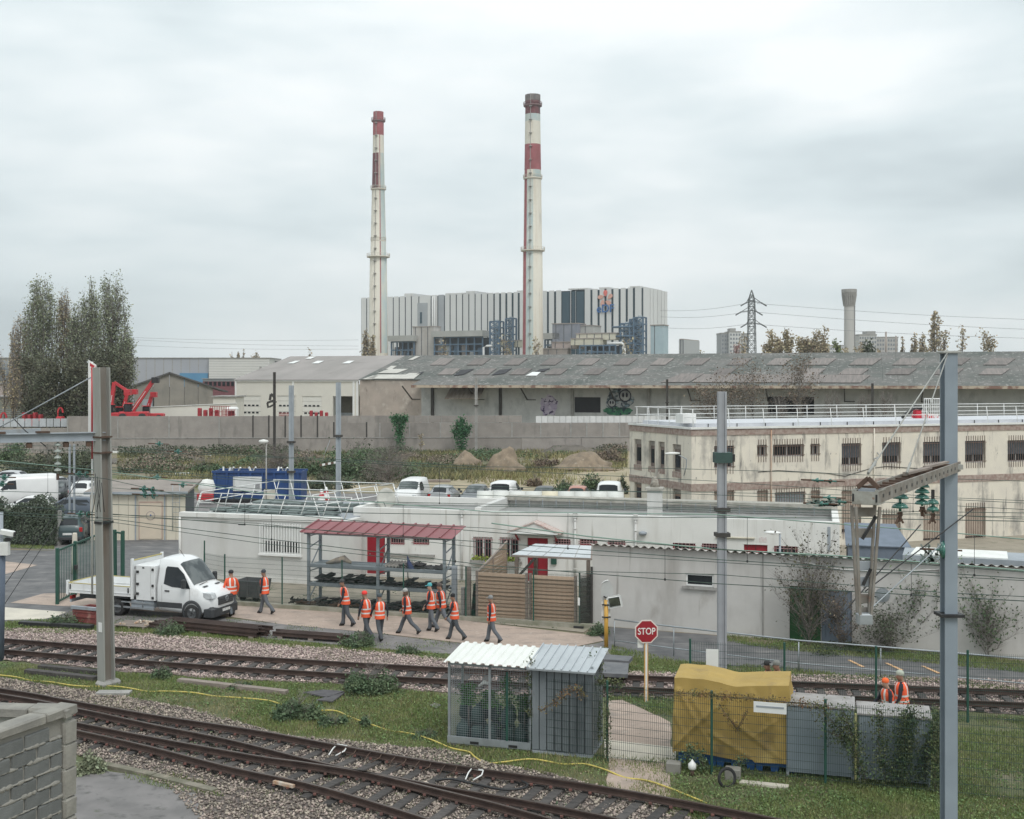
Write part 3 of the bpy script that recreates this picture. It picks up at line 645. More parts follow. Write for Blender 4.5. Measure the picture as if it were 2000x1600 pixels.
MB().box(FW.x(1616),-.02,2.1,FW.x(1622),-.002,3.2).build('ladder',M_galvp,t)
# window boxes with yellow-green plants: rest on the sills, things of their own
for i,o in enumerate((o1,o2)):
    w_=fthing('window_box',['window box of yellow-green plants under the left white window','window box of yellow-green plants beside the crimson double door'][i],'window box',FW,(o[0]+o[1])/2,-.2,o[2]+.02,'window boxes')
    hw=(o[1]-o[0])/2;MB().box(-hw,-.12,-.2,hw,.1,0.0).build('trough',M_conc,w_)
    n=260;C=np.stack([rng.uniform(-hw,hw,n),rng.normal(0,.08,n),np.abs(rng.normal(.08,.08,n))],1)
    NB().leaves(C,.05,rng).build('foliage',mat('lime_leaf',(.34,.38,.06),(.20,.28,.06),4,.7,isl=.3),w_)
# chimney on the roof
x=FW.x(1281,3.0);c=fthing('roof_chimney','grey rendered chimney with a broken clay pot on the roof','chimney',FW,x,2.6,3.0)
zt=FW.z(1281,957,2.6)-3.0
MB().cbox(-.34,-.3,.06,.34,.3,zt,.02).build('stack',M_plasg,c);MB().box(-.42,-.38,0,.42,.38,.06).build('flashing',mat('cream_flashing',(.6,.52,.38)),c)
MB().cbox(-.42,-.38,zt,.42,.38,zt+.14,.03).build('cap',mcop,c)
b=MB().lathe([(.24,0),(.16,.35),(.13,.5)],(0,0,zt+.14),10);b.bar((-.12,0,zt+.6),(-.24,0,zt+.95),.05).bar((.12,0,zt+.6),(.22,0,zt+.92),.06).build('pot',mat('weathered_clay',(.48,.44,.38),(.25,.22,.19),8,.9),c)
# barrel skylight behind
t2=fthing('barrel_skylight','long milky barrel vault skylight behind the flat roof','skylight',Fr((.2,65.5),R(-3)),0,0,3.2)
mk=mat('milky_plastic',(.56,.56,.52),(.64,.64,.60),1.2,.45);mk2=mat('yellowed_plastic',(.62,.55,.40),(.66,.60,.46),2,.5)
nseg=9;Ls=7.9;
for k in range(nseg):
    b=MB();x0=k*Ls/nseg;x1=x0+Ls/nseg-.012;vs=[];m_=9
    for xx in(x0,x1):
        for i in range(m_):a=math.pi*i/(m_-1);vs.append((xx,-.66*math.cos(a),.0+.56*math.sin(a)))
    b.add(vs,[(i,i+m_,i+1+m_,i+1)for i in range(m_-1)]+[tuple(range(m_)),tuple(range(2*m_-1,m_-1,-1))],0,True);b.build('vault_panel',mk2 if k==4 else mk,t2)
    if k:MB().path([(x0-.006,-.665*math.cos(a),.0+.565*math.sin(a))for a in[math.pi*i/8 for i in range(9)]],.009,4).build('rib',mk,t2)
MB().box(-.1,-.75,-3.2,Ls+.1,.75,.0).build('upstand',M_plasg,t2)
# ---- left white block with the ribbed deck and white railing
xa,xb=FL.x(353),FL.x(664);t=fthing('white_building','windowless-looking white block with slatted deck roof, left end','building',FL,0,0)
w1=opn(FL,511,586,1027,1082);zt=3.0
b=MB();wall_open(b,xa,xb,0,zt,.3,[w1]);b.box(xb-.3,.3,0,xb,2.6,zt);b.box(xa,.3,0,xa+.3,9.5,zt);b.box(xa+.3,9.2,0,xb-.3,9.5,zt);b.build('wall',M_plasg,t)
MB().box(xa-.06,-.07,zt,xb,.33,zt+.24).build('parapet',M_plas,t)
MB().box(xa+.06,-.03,0,xb-.02,-.002,.28).build('plinth',M_plas,t)
MB().tube((xa+.0,-.08,.1),(xa+.0,-.08,zt),.06).build('downpipe',M_plas,t)
MB().box(xa+3.2,-.012,2.72,xa+3.6,-.002,2.78).build('vent',M_black,t)
MB().box(xa+.3,.33,zt-.1,xb-.3,9.2,zt).build('roof',mat('blue_grey_roof',(.33,.35,.38),(.27,.29,.31),1,.8),t)
w=window(t,*w1,y=0,fr=M_white,gl=M_glass,mull=1,sill=True,sm=M_white,fw=.07)
zm=FL.z(548,1058);MB().box(w1[0]+.05,.06,zm,w1[1]-.05,.1,w1[3]-.03).build('shutter',M_white,w)
g=MB();nb=14
for k in range(nb):x=w1[0]+(w1[1]-w1[0])*(k+.5)/nb;g.box(x-.028,-.10,w1[2]-.1,x+.028,-.07,w1[3]+.12)
for z in(w1[2]-.05,w1[2]+.02,w1[3]+.03):g.box(w1[0]-.08,-.068,z-.03,w1[1]+.08,-.04,z+.03)
for x in(w1[0]-.08,w1[1]+.02):g.box(x,-.1,w1[2]-.12,x+.07,-.068,w1[3]+.1)
g.build('window_grille',M_white,w)
md=mat('deck_pad',(.19,.225,.215),(.13,.155,.15),2,.8);md2=mat('dark_pad',(.04,.045,.045),(.06,.06,.06),2,.8)
rr=random.Random(4);rp=MB().cbox(-.42,-.5,0,.42,.5,.10,.02).mesh('roof_pad',md);rs=MB().box(-.25,-.4,0,.25,.4,.08).mesh('support',md2)
for r_ in range(4):
    for k in range(10):
        x=xa+.5+k*1.02+r_*.18;y=.8+r_*2.0+rr.uniform(-.1,.1)
        if x>xb-.9:continue
        link('roof_pad',rp,t,(x,y,zt+.08),(R(rr.uniform(-3,3)),R(rr.uniform(-3,3)),0))
        link('support',rs,t,(x+.1,y-.2,zt))
# tilted white railing on that roof
r_=fthing('roof_railing','white slanting tube railing round the left white roof','railing',FL,0,0,zt+.1)
lean=.38
def post_line(x0,y0,x1,y1,n,name='post',ln=(0,0)):
    tops=[]
    for k in range(n):
        f=k/(n-1);x=x0+(x1-x0)*f;y=y0+(y1-y0)*f;q=(x+ln[0],y+ln[1],1.08);MB().tube((x,y,0),q,.024,n=6).build(name,M_white,r_);tops.append(((x,y,0),q))
    return tops
L1=post_line(xa+.45,.5,xa+8.6,.5,8,ln=(.42,-.05));L2=post_line(xa+1.0,8.6,xb-.2,8.2,8,ln=(-.35,.1));L3=post_line(xb-1.4,.8,xb-.1,8.1,5,ln=(-.5,.2));L4=post_line(xa+.35,.9,xa+.9,8.3,4,ln=(.3,0))
for L in(L1,L2,L3,L4):
    for f in(1.0,.55):
        a=Vector(L[0][0]).lerp(Vector(L[0][1]),f);c=Vector(L[-1][0]).lerp(Vector(L[-1][1]),f);MB().tube(a,c,.024,n=6).build('rail',M_white,r_)
# satellite dish
x=FW.x(763,3);c=fthing('satellite_dish','beige satellite dish on the flat roof edge','satellite dish',FW,x,2.4,3.06)
dz=FW.z(763,975,2.4)-3.06
MB().tube((0,0,0),(0,.05,dz),.03).build('mast',M_galv,c)
MB().lathe([(0,0),(.2,.02),(.38,.07),(.5,.13),(.5,.145),(.36,.085),(0,.02)],(0,0,0),20,cap=False,sy=1.15).build('dish',mat('beige_dish',(.58,.57,.52)),c,loc=(0,0,dz),rot=(R(78),0,R(6)))
MB().bar((0,-.05,dz-.45),(0,-.5,dz-.1),.03).build('arm',M_galv,c)
# ---- grey rendered shed with corrugated roof
xb=FS.x(2420);x0=FS.x(1157);t=fthing('grey_shed','long grey rendered shed with corrugated roof edge, green door','shed',FS,0,0)
ZS=3.2;wn_=opn(FS,1339,1394,1121,1146);gd=opn(FS,1542,1603,1146,1250);gd=(gd[0],gd[1],.05,gd[3]);bd=(gd[1]+.02,FS.x(1664),.05,gd[3]-.05)
M_shed=mat('grey_render',(.57,.55,.525),(.52,.50,.475),1.3,.9,bump=.12,bsc=28,stain=[((.38,.355,.33),.6,(1,1,.2),.52,.76),((.32,.30,.275),3,(1,1,.06),.62,.74),((.36,.33,.30),.8,(1,1,.5),.60,.8),((.55,.52,.49),3.5,(1,1,1),.64,.8)])
b=MB();wall_open(b,x0,xb,0,ZS,.25,[wn_,gd,bd]);b.add([(x0,.25,0),(x0,3.6,0),(x0,3.6,2.38),(x0,.25,ZS-.1),(x0+.25,.25,0),(x0+.25,3.6,0),(x0+.25,3.6,2.38),(x0+.25,.25,ZS-.1)],[(0,1,2,3),(7,6,5,4),(0,4,5,1),(1,5,6,2),(2,6,7,3),(3,7,4,0)]);b.box(x0+.25,3.35,0,xb,3.6,2.35);b.build('wall',M_shed,t)
xj=FS.x(1490);MB().box(xj-.03,-.02,0,xj+.03,-.002,ZS).build('wall_joint',M_conc,t)
w=window(t,*wn_,mull=0,fr=M_white,fw=.07,depth=.06,sm=M_conc);
g=MB()
gm=mat('green_door',(.03,.12,.04),(.025,.09,.03),3,.6);bm_=mat('blue_grey_door',(.24,.29,.36),(.20,.25,.31),2,.6)
for nm,o,m in(('door',gd,gm),('door',bd,bm_)):
    n=7;wd=(o[1]-o[0])/n;D=MB().box(o[0],.10,o[2],o[1],.14,o[3]).build(nm,m,t)
    for k in range(n):link('plank',MB().box(.01,0,0,wd-.01,.025,o[3]-o[2]).mesh('plank',m),D,(o[0]+k*wd,.07,o[2]))
# corrugated sheets: a wave along x, slightly overhanging
def corrug(b,x0,x1,ya,yb,za,zb,wl=.32,amp=.045,th=.012,n=6,mi=0):
    k=max(2,int((x1-x0)/wl*n));vs=[]
    for i in range(k+1):
        x=x0+(x1-x0)*i/k;d=amp*math.sin(2*math.pi*(x)/wl)
        vs+=[(x,ya,za+d),(x,yb,zb+d),(x,ya,za+d-th),(x,yb,zb+d-th)]
    fs=[]
    for i in range(k):a=i*4;c=a+4;fs+=[(a,c,c+1,a+1),(a+2,a+3,c+3,c+2),(a,a+2,c+2,c),(a+1,c+1,c+3,a+3)]
    fs+=[(0,1,3,2),(k*4,k*4+2,k*4+3,k*4+1)];return b.add(vs,fs,mi,False)
M_fib=mat('fibre_cement',(.42,.39,.36),(.33,.31,.28),2,.9,bump=.2,stain=[((.55,.33,.22),1.2,(1,1,1),.70,.8)])
n=21;L=xb-x0
for k in range(n):a=x0-.1+k*(L/n);corrug(MB(),a,a+L/n-.01,-.22,3.8,ZS+.07,ZS-.72).build('roof_sheet',M_fib,t)
pts=[FS.w(FS.x(px),-.05,FS.z(px,py,-.05))for px,py in[(1515,1085),(1560,1097),(1640,1112),(1700,1116),(1760,1116),(1850,1111)]]
MB().path([FS.l(p)for p in pts],.02,5).build('cable',M_white,t)
# round white extractor plate
p=FS.l(FS.w(FS.x(1724),0,FS.z(1724,1162)));MB().lathe([(.26,0),(.26,.03),(.18,.03),(.18,.05),(.1,.05),(.1,.08),(0,.08)],(0,0,0),20,sm=False).build('round_vent',M_galv,t,loc=(p.x,-.002,p.z),rot=(R(90),0,0))
MB().cbox(FS.x(1834),-.14,FS.z(1834,1124),FS.x(1846),-.002,FS.z(1834,1110)).build('junction_box',M_conc,t)
# lamp post standing just behind the wall
x=FS.x(1505,1.2);L_=fthing('street_lamp','small grey lamp with flat disc head above the shed roof','lamp post',FS,x,3.9,0);zt=FS.z(1505,1042,3.9)
MB().tube((0,0,0),(0,0,zt),.05,.04).build('pole',M_galvp,L_);MB().lathe([(.02,-.05),(.35,.02),(.36,.05),(.2,.09),(0,.11)],(-.3,0,zt),16,sy=.5).build('lamp_head',M_white,L_)
# ---- ochre building
FO=Fr((12.3,67.9),math.atan(.356));ZO=7.0
M_och=mat('ochre_render',(.72,.665,.565),(.66,.61,.53),1.1,.9,bump=.15,bsc=25,stain=[((.36,.335,.30),.8,(1,1,.5),.52,.66),((.24,.225,.205),2.6,(1,1,.13),.56,.68),((.68,.61,.50),.5,(1,1,1),.58,.72),((.20,.19,.175),5,(1,1,.6),.64,.72)])
M_bric=mat('brick_band',(.27,.19,.165),(.40,.33,.285),5,.9,bump=.3,bsc=30,stain=[((.14,.12,.11),2,(1,1,.3),.58,.72)])
t=fthing('ochre_building','stained cream two-storey building with barred windows and roof railing','building',FO,0,0)
XR=FO.x(2420);DL=7.64
ups=[opn(FO,a,c,y0,y1)for a,c,y0,y1 in[(1395,1434,871,915),(1479,1498,869,892),(1510,1570,868,892),(1583,1601,867,890),(1644,1682,866,910),(1723,1759,864,906),(1803,1842,863,906),(1885,1925,861,904),(1968,2008,860,902)]]
los=[opn(FO,a,c,y0,y1)for a,c,y0,y1 in[(1395,1434,958,1000),(1479,1500,958,995),(1514,1573,961,986),(1584,1601,958,990),(1644,1682,958,1042),(1723,1759,1004,1060),(1803,1842,996,1058),(1885,1925,992,1054)]]
b=MB();wall_open(b,0,XR,0,ZO,.35,ups+los);b.build('wall',M_och,t)
b=MB();D2=14.0
FO2=Fr(FO.w(0,0),FO.a+R(90)) # left face, x runs away from the corner
def op2(a,c,y0,y1):
    xs=sorted((FO2.x(a),FO2.x(c)));m=(a+c)/2;return(xs[0],xs[1],FO2.z(m,y1),FO2.z(m,y0))
lf=[op2(1239,1253,858,908),op2(1267,1279,861,912),op2(1286,1298,863,915),op2(1314,1330,868,922)]
lg=[op2(1239,1253,937,980),op2(1314,1330,953,985)]
tl=MB();wall_open(tl,.35,DL,0,ZO,.35,lf+lg)
tl.v=[(vy,vx,vz)for vx,vy,vz in tl.v] # the side wall runs away from the corner
tl.build('wall',M_och,t)
MB().box(.35,DL-.35,0,XR,DL,ZO).build('rear_wall',M_och,t)
for o in lf+lg:
    if o in lf:m=mat('taupe_shutter',(.16,.125,.11),(.24,.19,.17),2,.8)
    else:m=mat('taupe_panel',(.30,.21,.16),(.22,.16,.13),2,.8)
    f=MB();f.box(.16,o[0],o[2],.2,o[1],o[3]).build('shutter',m,t)
    MB().box(-.02,o[0]-.04,o[2]-.32,.06,o[1]+.04,o[2]).build('sill',M_bric,t)
    MB().box(.12,o[0]+.35,o[2]+.25,.158,o[1]-.1,o[3]-.5).build('pane',M_glass,t)
    MB().box(.10,o[0]+.002,o[3]-.3,.15,o[1]-.002,o[3]-.002).build('lintel',mat('weathered_lintel',(.33,.29,.25),(.22,.2,.18),3),t)
# brick string course, cornice with white gutter line
z1=FO.z(1350.5,950);bh=.42
for(za,zb,m,pr)in((ZO-.36,ZO-.02,M_bric,.05),(z1-.3,z1+.12,M_bric,.04),(ZO,ZO+.12,M_whited,.12)):
    MB().box(-pr,-pr,za,XR,-.001,zb).build('string_course' if m is M_bric else 'roof_edge',m,t);MB().box(-pr,0,za,-.001,DL,zb).build('string_course' if m is M_bric else 'roof_edge',m,t)
MB().box(0,0,ZO+.0,XR,DL,ZO+.08).build('roof',mat('white_membrane',(.60,.61,.63),(.50,.51,.54),.8,.7),t)
MB().box(.6,.6,ZO+.08,XR,DL-.6,ZO+.30).build('roof_upstand',mat('white_membrane',(0,0,0)),t)
for k in range(15):x=1.4+k*1.9;MB().box(x,.55,ZO+.1,x+.03,.597,ZO+.28).build('roof_seam',M_black,t)
MB().cbox(FO.x(1355),1.2,ZO+.3,FO.x(1381),2.1,ZO+.85).build('roof_box',M_white,t)
rust=mat('rusty_bars',(.13,.085,.07),(.22,.16,.135),6,.8)
for i,o in enumerate(ups+los):
    wide=o[3]-o[2];up_=i<len(ups)
    w=window(t,*o,mull=1,fr=mat('pale_frame',(.42,.41,.40)),bars=max(4,int((o[1]-o[0])/.17)),barm=rust,sill=False,barlen=.32,fw=.06,depth=.2)
    if up_ and wide>1.0:MB().box(o[0]+.03,.16,o[2]+wide*.36,o[1]-.03,.19,o[3]-.02).build('blind',mat('grey_blind',(.085,.095,.11),(.07,.08,.09),3),w)
    if not up_:MB().box(o[0]+.03,.16,o[2]+wide*.1,o[1]-.03,.19,o[3]-.02).build('blind',mat('cream_blind' if i!=len(ups)+2 else 'grey_blind2',(.46,.38,.31)if i!=len(ups)+2 else(.26,.29,.31),None,3),w)
for px in(1505,1661):x=FO.x(px if px!=1661 else 1706);MB().tube((x,-.07,.1),(x,-.07,ZO-.1),.045).build('downpipe',M_och if px!=1505 else mat('rust_pipe',(.48,.42,.36),(.42,.22,.12),1.2,.8,st=(1,1,.4)),t)
cb=MB();pts=[(FO.x(px),-.03,FO.z(px,py))for px,py in[(1480,922),(1520,919),(1570,922),(1610,924),(1650,930),(1700,915),(1730,911),(1790,915),(1850,920)]]
cb.path(pts,.018,5).build('cable',M_black,t)
# roof railings: front row and back row
rl=fthing('roof_railing','white tube railing all along the cream building roof','railing',FO,0,0,ZO+.08)
for(yy,hh,off)in((.25,1.05,0),(DL-.5,1.05,.8)):
    n=18
    for k in range(n):x=.3+off+k*(XR-.6)/n;MB().tube((x,yy,0),(x-.03,yy+(.12 if yy<1 else 0),hh),.022,n=6).build('post',M_white,rl)
    for z in(hh,hh*.55):MB().tube((.1,yy+(.12*z/hh if yy<1 else 0),z),(XR,yy+(.12*z/hh if yy<1 else 0),z),.022,n=6).build('rail',M_white,rl)
for k in range(6):y=.3+k*(DL-.8)/5;MB().tube((.25,y,0),(.25,y,1.05),.022,n=6).build('post',M_white,rl)
for z in(1.05,.58):MB().tube((.25,.3,z),(.25,DL-.5,z),.022,n=6).build('rail',M_white,rl)
# cage hatch and red-black pack at the right end of that roof
c=fthing('roof_hatch','white caged hatch at the right end of the cream roof','hatch',FO,FO.x(1805,4),4,ZO+.3)
b=MB()
for k in range(9):b.box(k*.17,0,0,k*.17+.03,.03,1.25)
b.box(0,-.01,1.25,1.4,.04,1.3);b.box(0,-.01,.7,1.4,-.002,.74);b.build('cage',M_white,c);MB().box(0,.2,0,1.3,1.2,.25).build('kerb',mat('red_white_kerb',(.6,.05,.06),(.7,.6,.6),3,.6,lo=.48,hi=.52),c)
c=fthing('lifting_block','black and red lifting tackle lying on the cream roof','tackle',FO,FO.x(1790,4),4,ZO+.3)
MB().cbox(0,0,0,.45,.4,.55,.06).build('housing',mat('signal_red',(.55,.03,.05)),c);MB().path([(-1.1,0,.05),(-.7,0,.35),(-.4,.1,.5),(-.1,0,.75),(.4,0,.65)],.12,6).build('strap',M_black,c)
# wall lamp on the ochre corner
c=fthing('street_lamp','swan-neck lamp bracket on the cream building corner','wall lamp',FO,FO.x(1341,-.3),-.3,0)
z0=FO.z(1341,912);z1=FO.z(1341,898)
MB().path([(0,.3,z0-.5),(0,.05,z0),(0,0,z1+.05),(-.5,0,z1+.3)],.03).build('arm',M_galvp,c);MB().lathe([(.05,-.06),(.2,-.03),(.2,.05),(.05,.09)],(-.9,0,z1+.38),12,sx=2.4,sy=.8).build('lamp_head',M_whited,c)
c=fthing('street_lamp','small spherical lamp on a bent arm on the cream facade','wall lamp',FO,FO.x(1722,-.4),-.4,0)
z0=FO.z(1722,884);MB().path([(0,.4,z0),(-.1,0,z0-.2),(-.55,0,z0-.35),(-.5,0,z0-.55)],.03).build('arm',M_galvp,c);MB().lathe([(0,-.13),(.1,-.09),(.13,0),(.1,.09),(0,.13)],(-.55,0,z0-.68),12).build('lamp_globe',M_galv,c)
# ---- blue-grey cabins and white roof light behind shed, right
c=fthing('site_cabin','blue-grey cabin with white roof hatch behind the shed','cabin',FS,FS.x(1762,6),6.5,0)
MB().box(0,0,0,6.5,2.4,2.55).build('body',M_galvp,c);MB().slab((.3,.1,2.60),(4.0,.1,2.60),(4.0,1.2,2.75),(.5,1.2,2.75),.06).build('roof_panel',M_whited,c)
c=fthing('site_cabin','low slate-blue cabin roof between white building and cream building','cabin',FW,FW.x(1643)+.3,.6,0)
MB().box(0,0,0,2.6,3,2.3).build('body',mat('slate_blue',(.17,.20,.25),(.14,.17,.21),2),c);MB().slab((-.1,-.1,2.35),(2.7,-.1,2.35),(2.2,3.1,3.0),(-.1,3.1,3.0),.05).build('roof_panel',mat('slate_blue',(0,0,0)),c)
# ---- beige panel store behind the gate
FP=Fr(G(176,1056),math.atan(.06));t=fthing('panel_store','beige panelled store with a round emblem on its door','building',FP,0,0);L=FP.x(362);zt=2.85
M_bei=mat('beige_panel',(.66,.60,.49),(.61,.56,.46),1.2,.6,stain=[((.46,.42,.36),2,(1,1,.2),.66,.85)])
nP=10;dX0,dX1=FP.x(273),FP.x(316)
for k in range(nP):
    a=k*L/nP;link('wall_panel',MB().box(.008,0,0,L/nP-.008,.08,zt).mesh('wall_panel',M_bei),t,(a,0,0))
MB().box(0,.08,0,L,3.2,zt).build('wall',mat('dark_joint',(.10,.11,.12)),t)
D=MB().box(dX0,-.05,.08,dX1,-.004,2.28).build('door',mat('cream_door',(.62,.53,.42),(.58,.50,.40),2),t)
b=MB();b.box(dX0-.05,-.07,.05,dX0,-.003,2.36).box(dX1,-.07,.05,dX1+.05,-.003,2.36).box(dX0,-.07,2.29,dX1,-.003,2.36);b.build('door_frame',mat('pinkish_frame',(.50,.36,.30)),D)
cx_=(dX0+dX1)/2;MB().lathe([(.24,0),(.27,0),(.27,.012),(.24,.012)],(0,0,0),24,cap=False).build('emblem_ring',mat('grey_print',(.34,.28,.28)),D,loc=(cx_,-.051,1.5),rot=(R(90),0,0));MB().lathe([(0,0),(.06,0),(.06,.014),(0,.014)],(0,0,0),8,cap=False).build('emblem',mat('blue_print',(.10,.16,.35)),D,loc=(cx_,-.051,1.52),rot=(R(90),0,0))
for x in(FP.x(265),FP.x(322)):MB().box(x-.04,-.06,0,x+.04,-.003,zt).build('post',M_galvp,t)
MB().slab((-.3,-.3,zt+.14),(L+.2,-.3,zt+.14),(L+.2,5,zt+.45),(-.3,5,zt+.45),.12).build('roof',mat('brown_felt',(.30,.26,.23),(.24,.21,.19),.8,.9),t)
MB().box(-.3,-.36,zt-.02,L+.2,-.305,zt+.14).build('fascia',M_galvp,t)
# ladder at its right end
c=fthing('ladder','galvanised ladder against the beige panel store','ladder',FP,FP.x(338),-.12)
for x in(0,.42):MB().tube((x,0,.6),(x,0,zt+.6),.02,n=6).build('stile',M_galv,c)
for k in range(8):MB().tube((0,0,.8+k*.3),(.42,0,.8+k*.3),.014,n=5).build('rung',M_galv,c)
# ================================================================ beyond the yard
# ---- two-tier precast wall
FC=Fr(G(400,884),R(3));t=fthing('boundary_wall','long two-tier grey concrete boundary wall behind the waste ground','wall',FC,0,0)
M_pre=mat('precast',(.33,.30,.275),(.27,.245,.225),.7,.95,bump=.3,bsc=6,rnd=.10,stain=[((.20,.185,.17),.8,(1,1,.25),.56,.74),((.42,.34,.30),1.6,(1,1,2),.60,.8)])
M_dk=mat('dark_post',(.06,.055,.05))
def cz(px,py):return FC.z(px,py)
x0,x1=FC.x(-180),FC.x(1330);zc=cz(700,855);rr=random.Random(9)
x=x0
while x<x1:
    w=8.2;MB().box(x,0,0,min(x+w,x1)-.05,.35,zc-.05).build('wall_panel',M_pre,t);x+=w
MB().box(x0,-.06,zc-.05,x1,.4,zc+.05).build('coping',M_conc,t)
edges=[-180,-60,0,28,60,96,132,230,330,428,494,525,557,588,620,652,716,742,800,860,920,1000,1056,1115,1146,1178,1210,1240,1330]
for i in range(len(edges)-1):
    a,c=edges[i],edges[i+1];xa,xb=FC.x(a),FC.x(c);top=cz((a+c)/2,813 if a>130 and a<650 else 826)
    if a<130:top=cz(a,836)
    MB().box(xa+.09,.05,zc+.05,xb-.09,.28,top).build('wall_panel',M_pre,t)
    MB().box(xa-.09,0,zc+.05,xa+.09,.34,top+(.1 if 490<a<720 else-.05)).build('post',M_dk if(480<a<730)else M_conc,t)
xa,xb=FC.x(652),FC.x(1020)
for k in range(14):w=(xb-xa)/14;MB().box(xa+k*w,.1,cz(800,826)+.02,xa+(k+1)*w-.04,.3,cz(800,812)).build('wall_panel',M_pre,t)
# grey metal hoarding above the wall at far left; white hoarding right of centre
t=fthing('hoarding','grey corrugated metal hoarding above the wall at far left','hoarding',FC,0,.5)
xa,xb=FC.x(-180),FC.x(130);n=22
for k in range(n):w=(xb-xa)/n;MB().box(xa+k*w+.05,0,cz(60,834),xa+(k+1)*w-.05,.06+.05*(k%2),cz(60,818)).build('panel',mat('dull_zinc',(.46,.48,.50),(.38,.40,.42),2,.6,rnd=.12),t)
t=fthing('hoarding','white panel hoarding above the wall in front of the graffiti','hoarding',FC,0,.6)
xa,xb=FC.x(1047),FC.x(1330);n=24
for k in range(n):w=(xb-xa)/n;MB().box(xa+k*w+.03,0,cz(1150,826),xa+(k+1)*w-.03,.08,cz(1150,813)).build('panel',mat('white_hoarding',(.68,.68,.67),(.6,.6,.59),2,.6,rnd=.06),t)
# ---- long warehouse
FB=Fr((-46.5,235),math.atan(-.33));XE=FB.x(2100)
def bz(px,py,y=0):return FB.z(px,py,y)
xW=FB.x(700);xB=FB.x(823);ZE=9.8;ZR=14.74;DR=24.0;sl_=(ZR-ZE)/DR
M_rfL=mat('pale_roof_sheet',(.33,.30,.285),(.27,.25,.235),.25,.85,stain=[((.21,.195,.18),.12,(1,3,1),.55,.75)],st=(1,.2,1))
M_rfD=mat('mossy_roof',(.13,.135,.125),(.17,.16,.15),.35,.95,bump=.6,bsc=3,stain=[((.09,.10,.09),.12,(1,1,1),.45,.65),((.28,.27,.255),1.6,(1,.6,1),.57,.63),((.075,.09,.07),2.3,(1,1,1),.60,.68)])
M_sky=mat('dull_rooflight',(.225,.195,.18),(.155,.14,.13),.9,.9,rnd=.22,st=(3,.15,1),stain=[((.20,.18,.16),.8,(1,.2,1),.58,.72)])
t=fthing('warehouse','cream warehouse with four panelled loading doors and pale roof','warehouse',FB,0,0)
M_crm=mat('cream_cladding',(.70,.67,.60),(.65,.62,.56),.3,.7)
ops=[(FB.x(a),FB.x(c),bz((a+c)/2,835),bz((a+c)/2,tp))for a,c,tp in[(472,509,773),(541,577,773),(590,628,774),(650,690,774)]]
b=MB();wall_open(b,0,xW,0,ZE-.3,.4,ops);b.build('wall',M_crm,t)
MB().box(-.15,-.25,ZE-.3,xW+.1,.0,ZE+.02).build('gutter',M_white,t)
for px in(461,573,691,698):x=FB.x(px);MB().box(x-.18,-.16,0,x+.18,-.002,ZE-.3).build('pilaster',M_white,t)
for i,o in enumerate(ops):
    if i==3:MB().box(o[0],3.0,o[2],o[1],3.1,o[3]).build('dark_bay',mat('dim_bay',(.17,.16,.13)),t);MB().box(o[0],2.8,o[2],o[1],2.9,o[2]+2.7).build('bay_gate',M_galv,t);continue
    D=MB().box(o[0],.12,o[2],o[1],.2,o[3]).build('loading_door',mat('door_cream',(.72,.70,.65),(.68,.66,.61),1,.6),t)
    for k in range(5):z=o[2]+(o[3]-o[2])*(k+1)/6;MB().box(o[0],.10,z,o[1],.118,z+.04).build('panel_joint',M_conc,D)
    for zz in(bz(490,792),bz(490,806)):
        for k in range(4):c=o[0]+(o[1]-o[0])*(.17+.215*k);MB().box(c-.27,.08,zz-.16,c+.27,.117,zz+.16).build('pane',M_glass,D)
# gable end on the left and roof planes
MB().poly([(0.0,0),(0,ZE),(DR,ZR),(2*DR,ZE),(2*DR,0)],0,0,.3).build('gable_wall',M_crm,t)
MB().slab((-.3,-.35,ZE+.02),(xW+.1,-.35,ZE+.02),(xW+.1,DR,ZR+.1),(-.3,DR,ZR+.1),.12).build('roof',M_rfL,t)
MB().slab((-.3,DR,ZR+.1),(xW+.1,DR,ZR+.1),(xW+.1,2*DR,ZE+.02),(-.3,2*DR,ZE+.02),.12).build('roof',M_rfL,t)
def on_roof(fr,px,py,z0=ZE,s=sl_,y0=0): # the point of a roof plane that a pixel shows
    lo,hi=-8.0,26.0
    for _ in range(40):
        m=(lo+hi)/2
        if fr.z(px,py,m)>z0+s*(m-y0)+.1:lo=m
        else:hi=m
    return fr.x(px,lo),lo
def patch(parent,name,pts,m,h=.07):
    q=[on_roof(FB,*p)for p in pts];return MB().slab(*[(a,c,ZE+sl_*c+.12+h)for a,c in q],.05).build(name,m,parent)
M_rl=mat('white_rooflight',(.78,.79,.77),(.70,.71,.69),1,.5)
for pts in([(561,711),(577,706),(586,706),(573,711)],[(609,711),(620,706),(633,706),(622,711)],[(668,711),(680,706),(692,706),(682,711)],[(596,702),(606,698),(617,698),(607,702)]):patch(t,'rooflight',pts,M_rl)
t=fthing('warehouse','long derelict warehouse with mossy roof, canopy and graffiti wall','warehouse',FB,0,0)
M_blk=mat('derelict_block',(.56,.56,.54),(.46,.46,.45),.5,.95,bump=.4,bsc=8,stain=[((.33,.34,.33),.5,(1,1,.5),.52,.68),((.65,.64,.62),1.3,(1,1,1),.64,.74)])
M_brk=mat('derelict_brick',(.45,.38,.33),(.36,.31,.27),.4,.95,bump=.4,bsc=9,stain=[((.55,.50,.44),.35,(1,1,1),.54,.68),((.14,.125,.11),.7,(1,1,.4),.6,.75)])
op=(FB.x(1122),FB.x(1173),4.0,bz(1147,776,0));op2_=(FB.x(960),FB.x(967),0,8)
b=MB();wall_open(b,xW+.3,xB,0,ZE-.1,.4,[]);b.build('wall',M_brk,t)
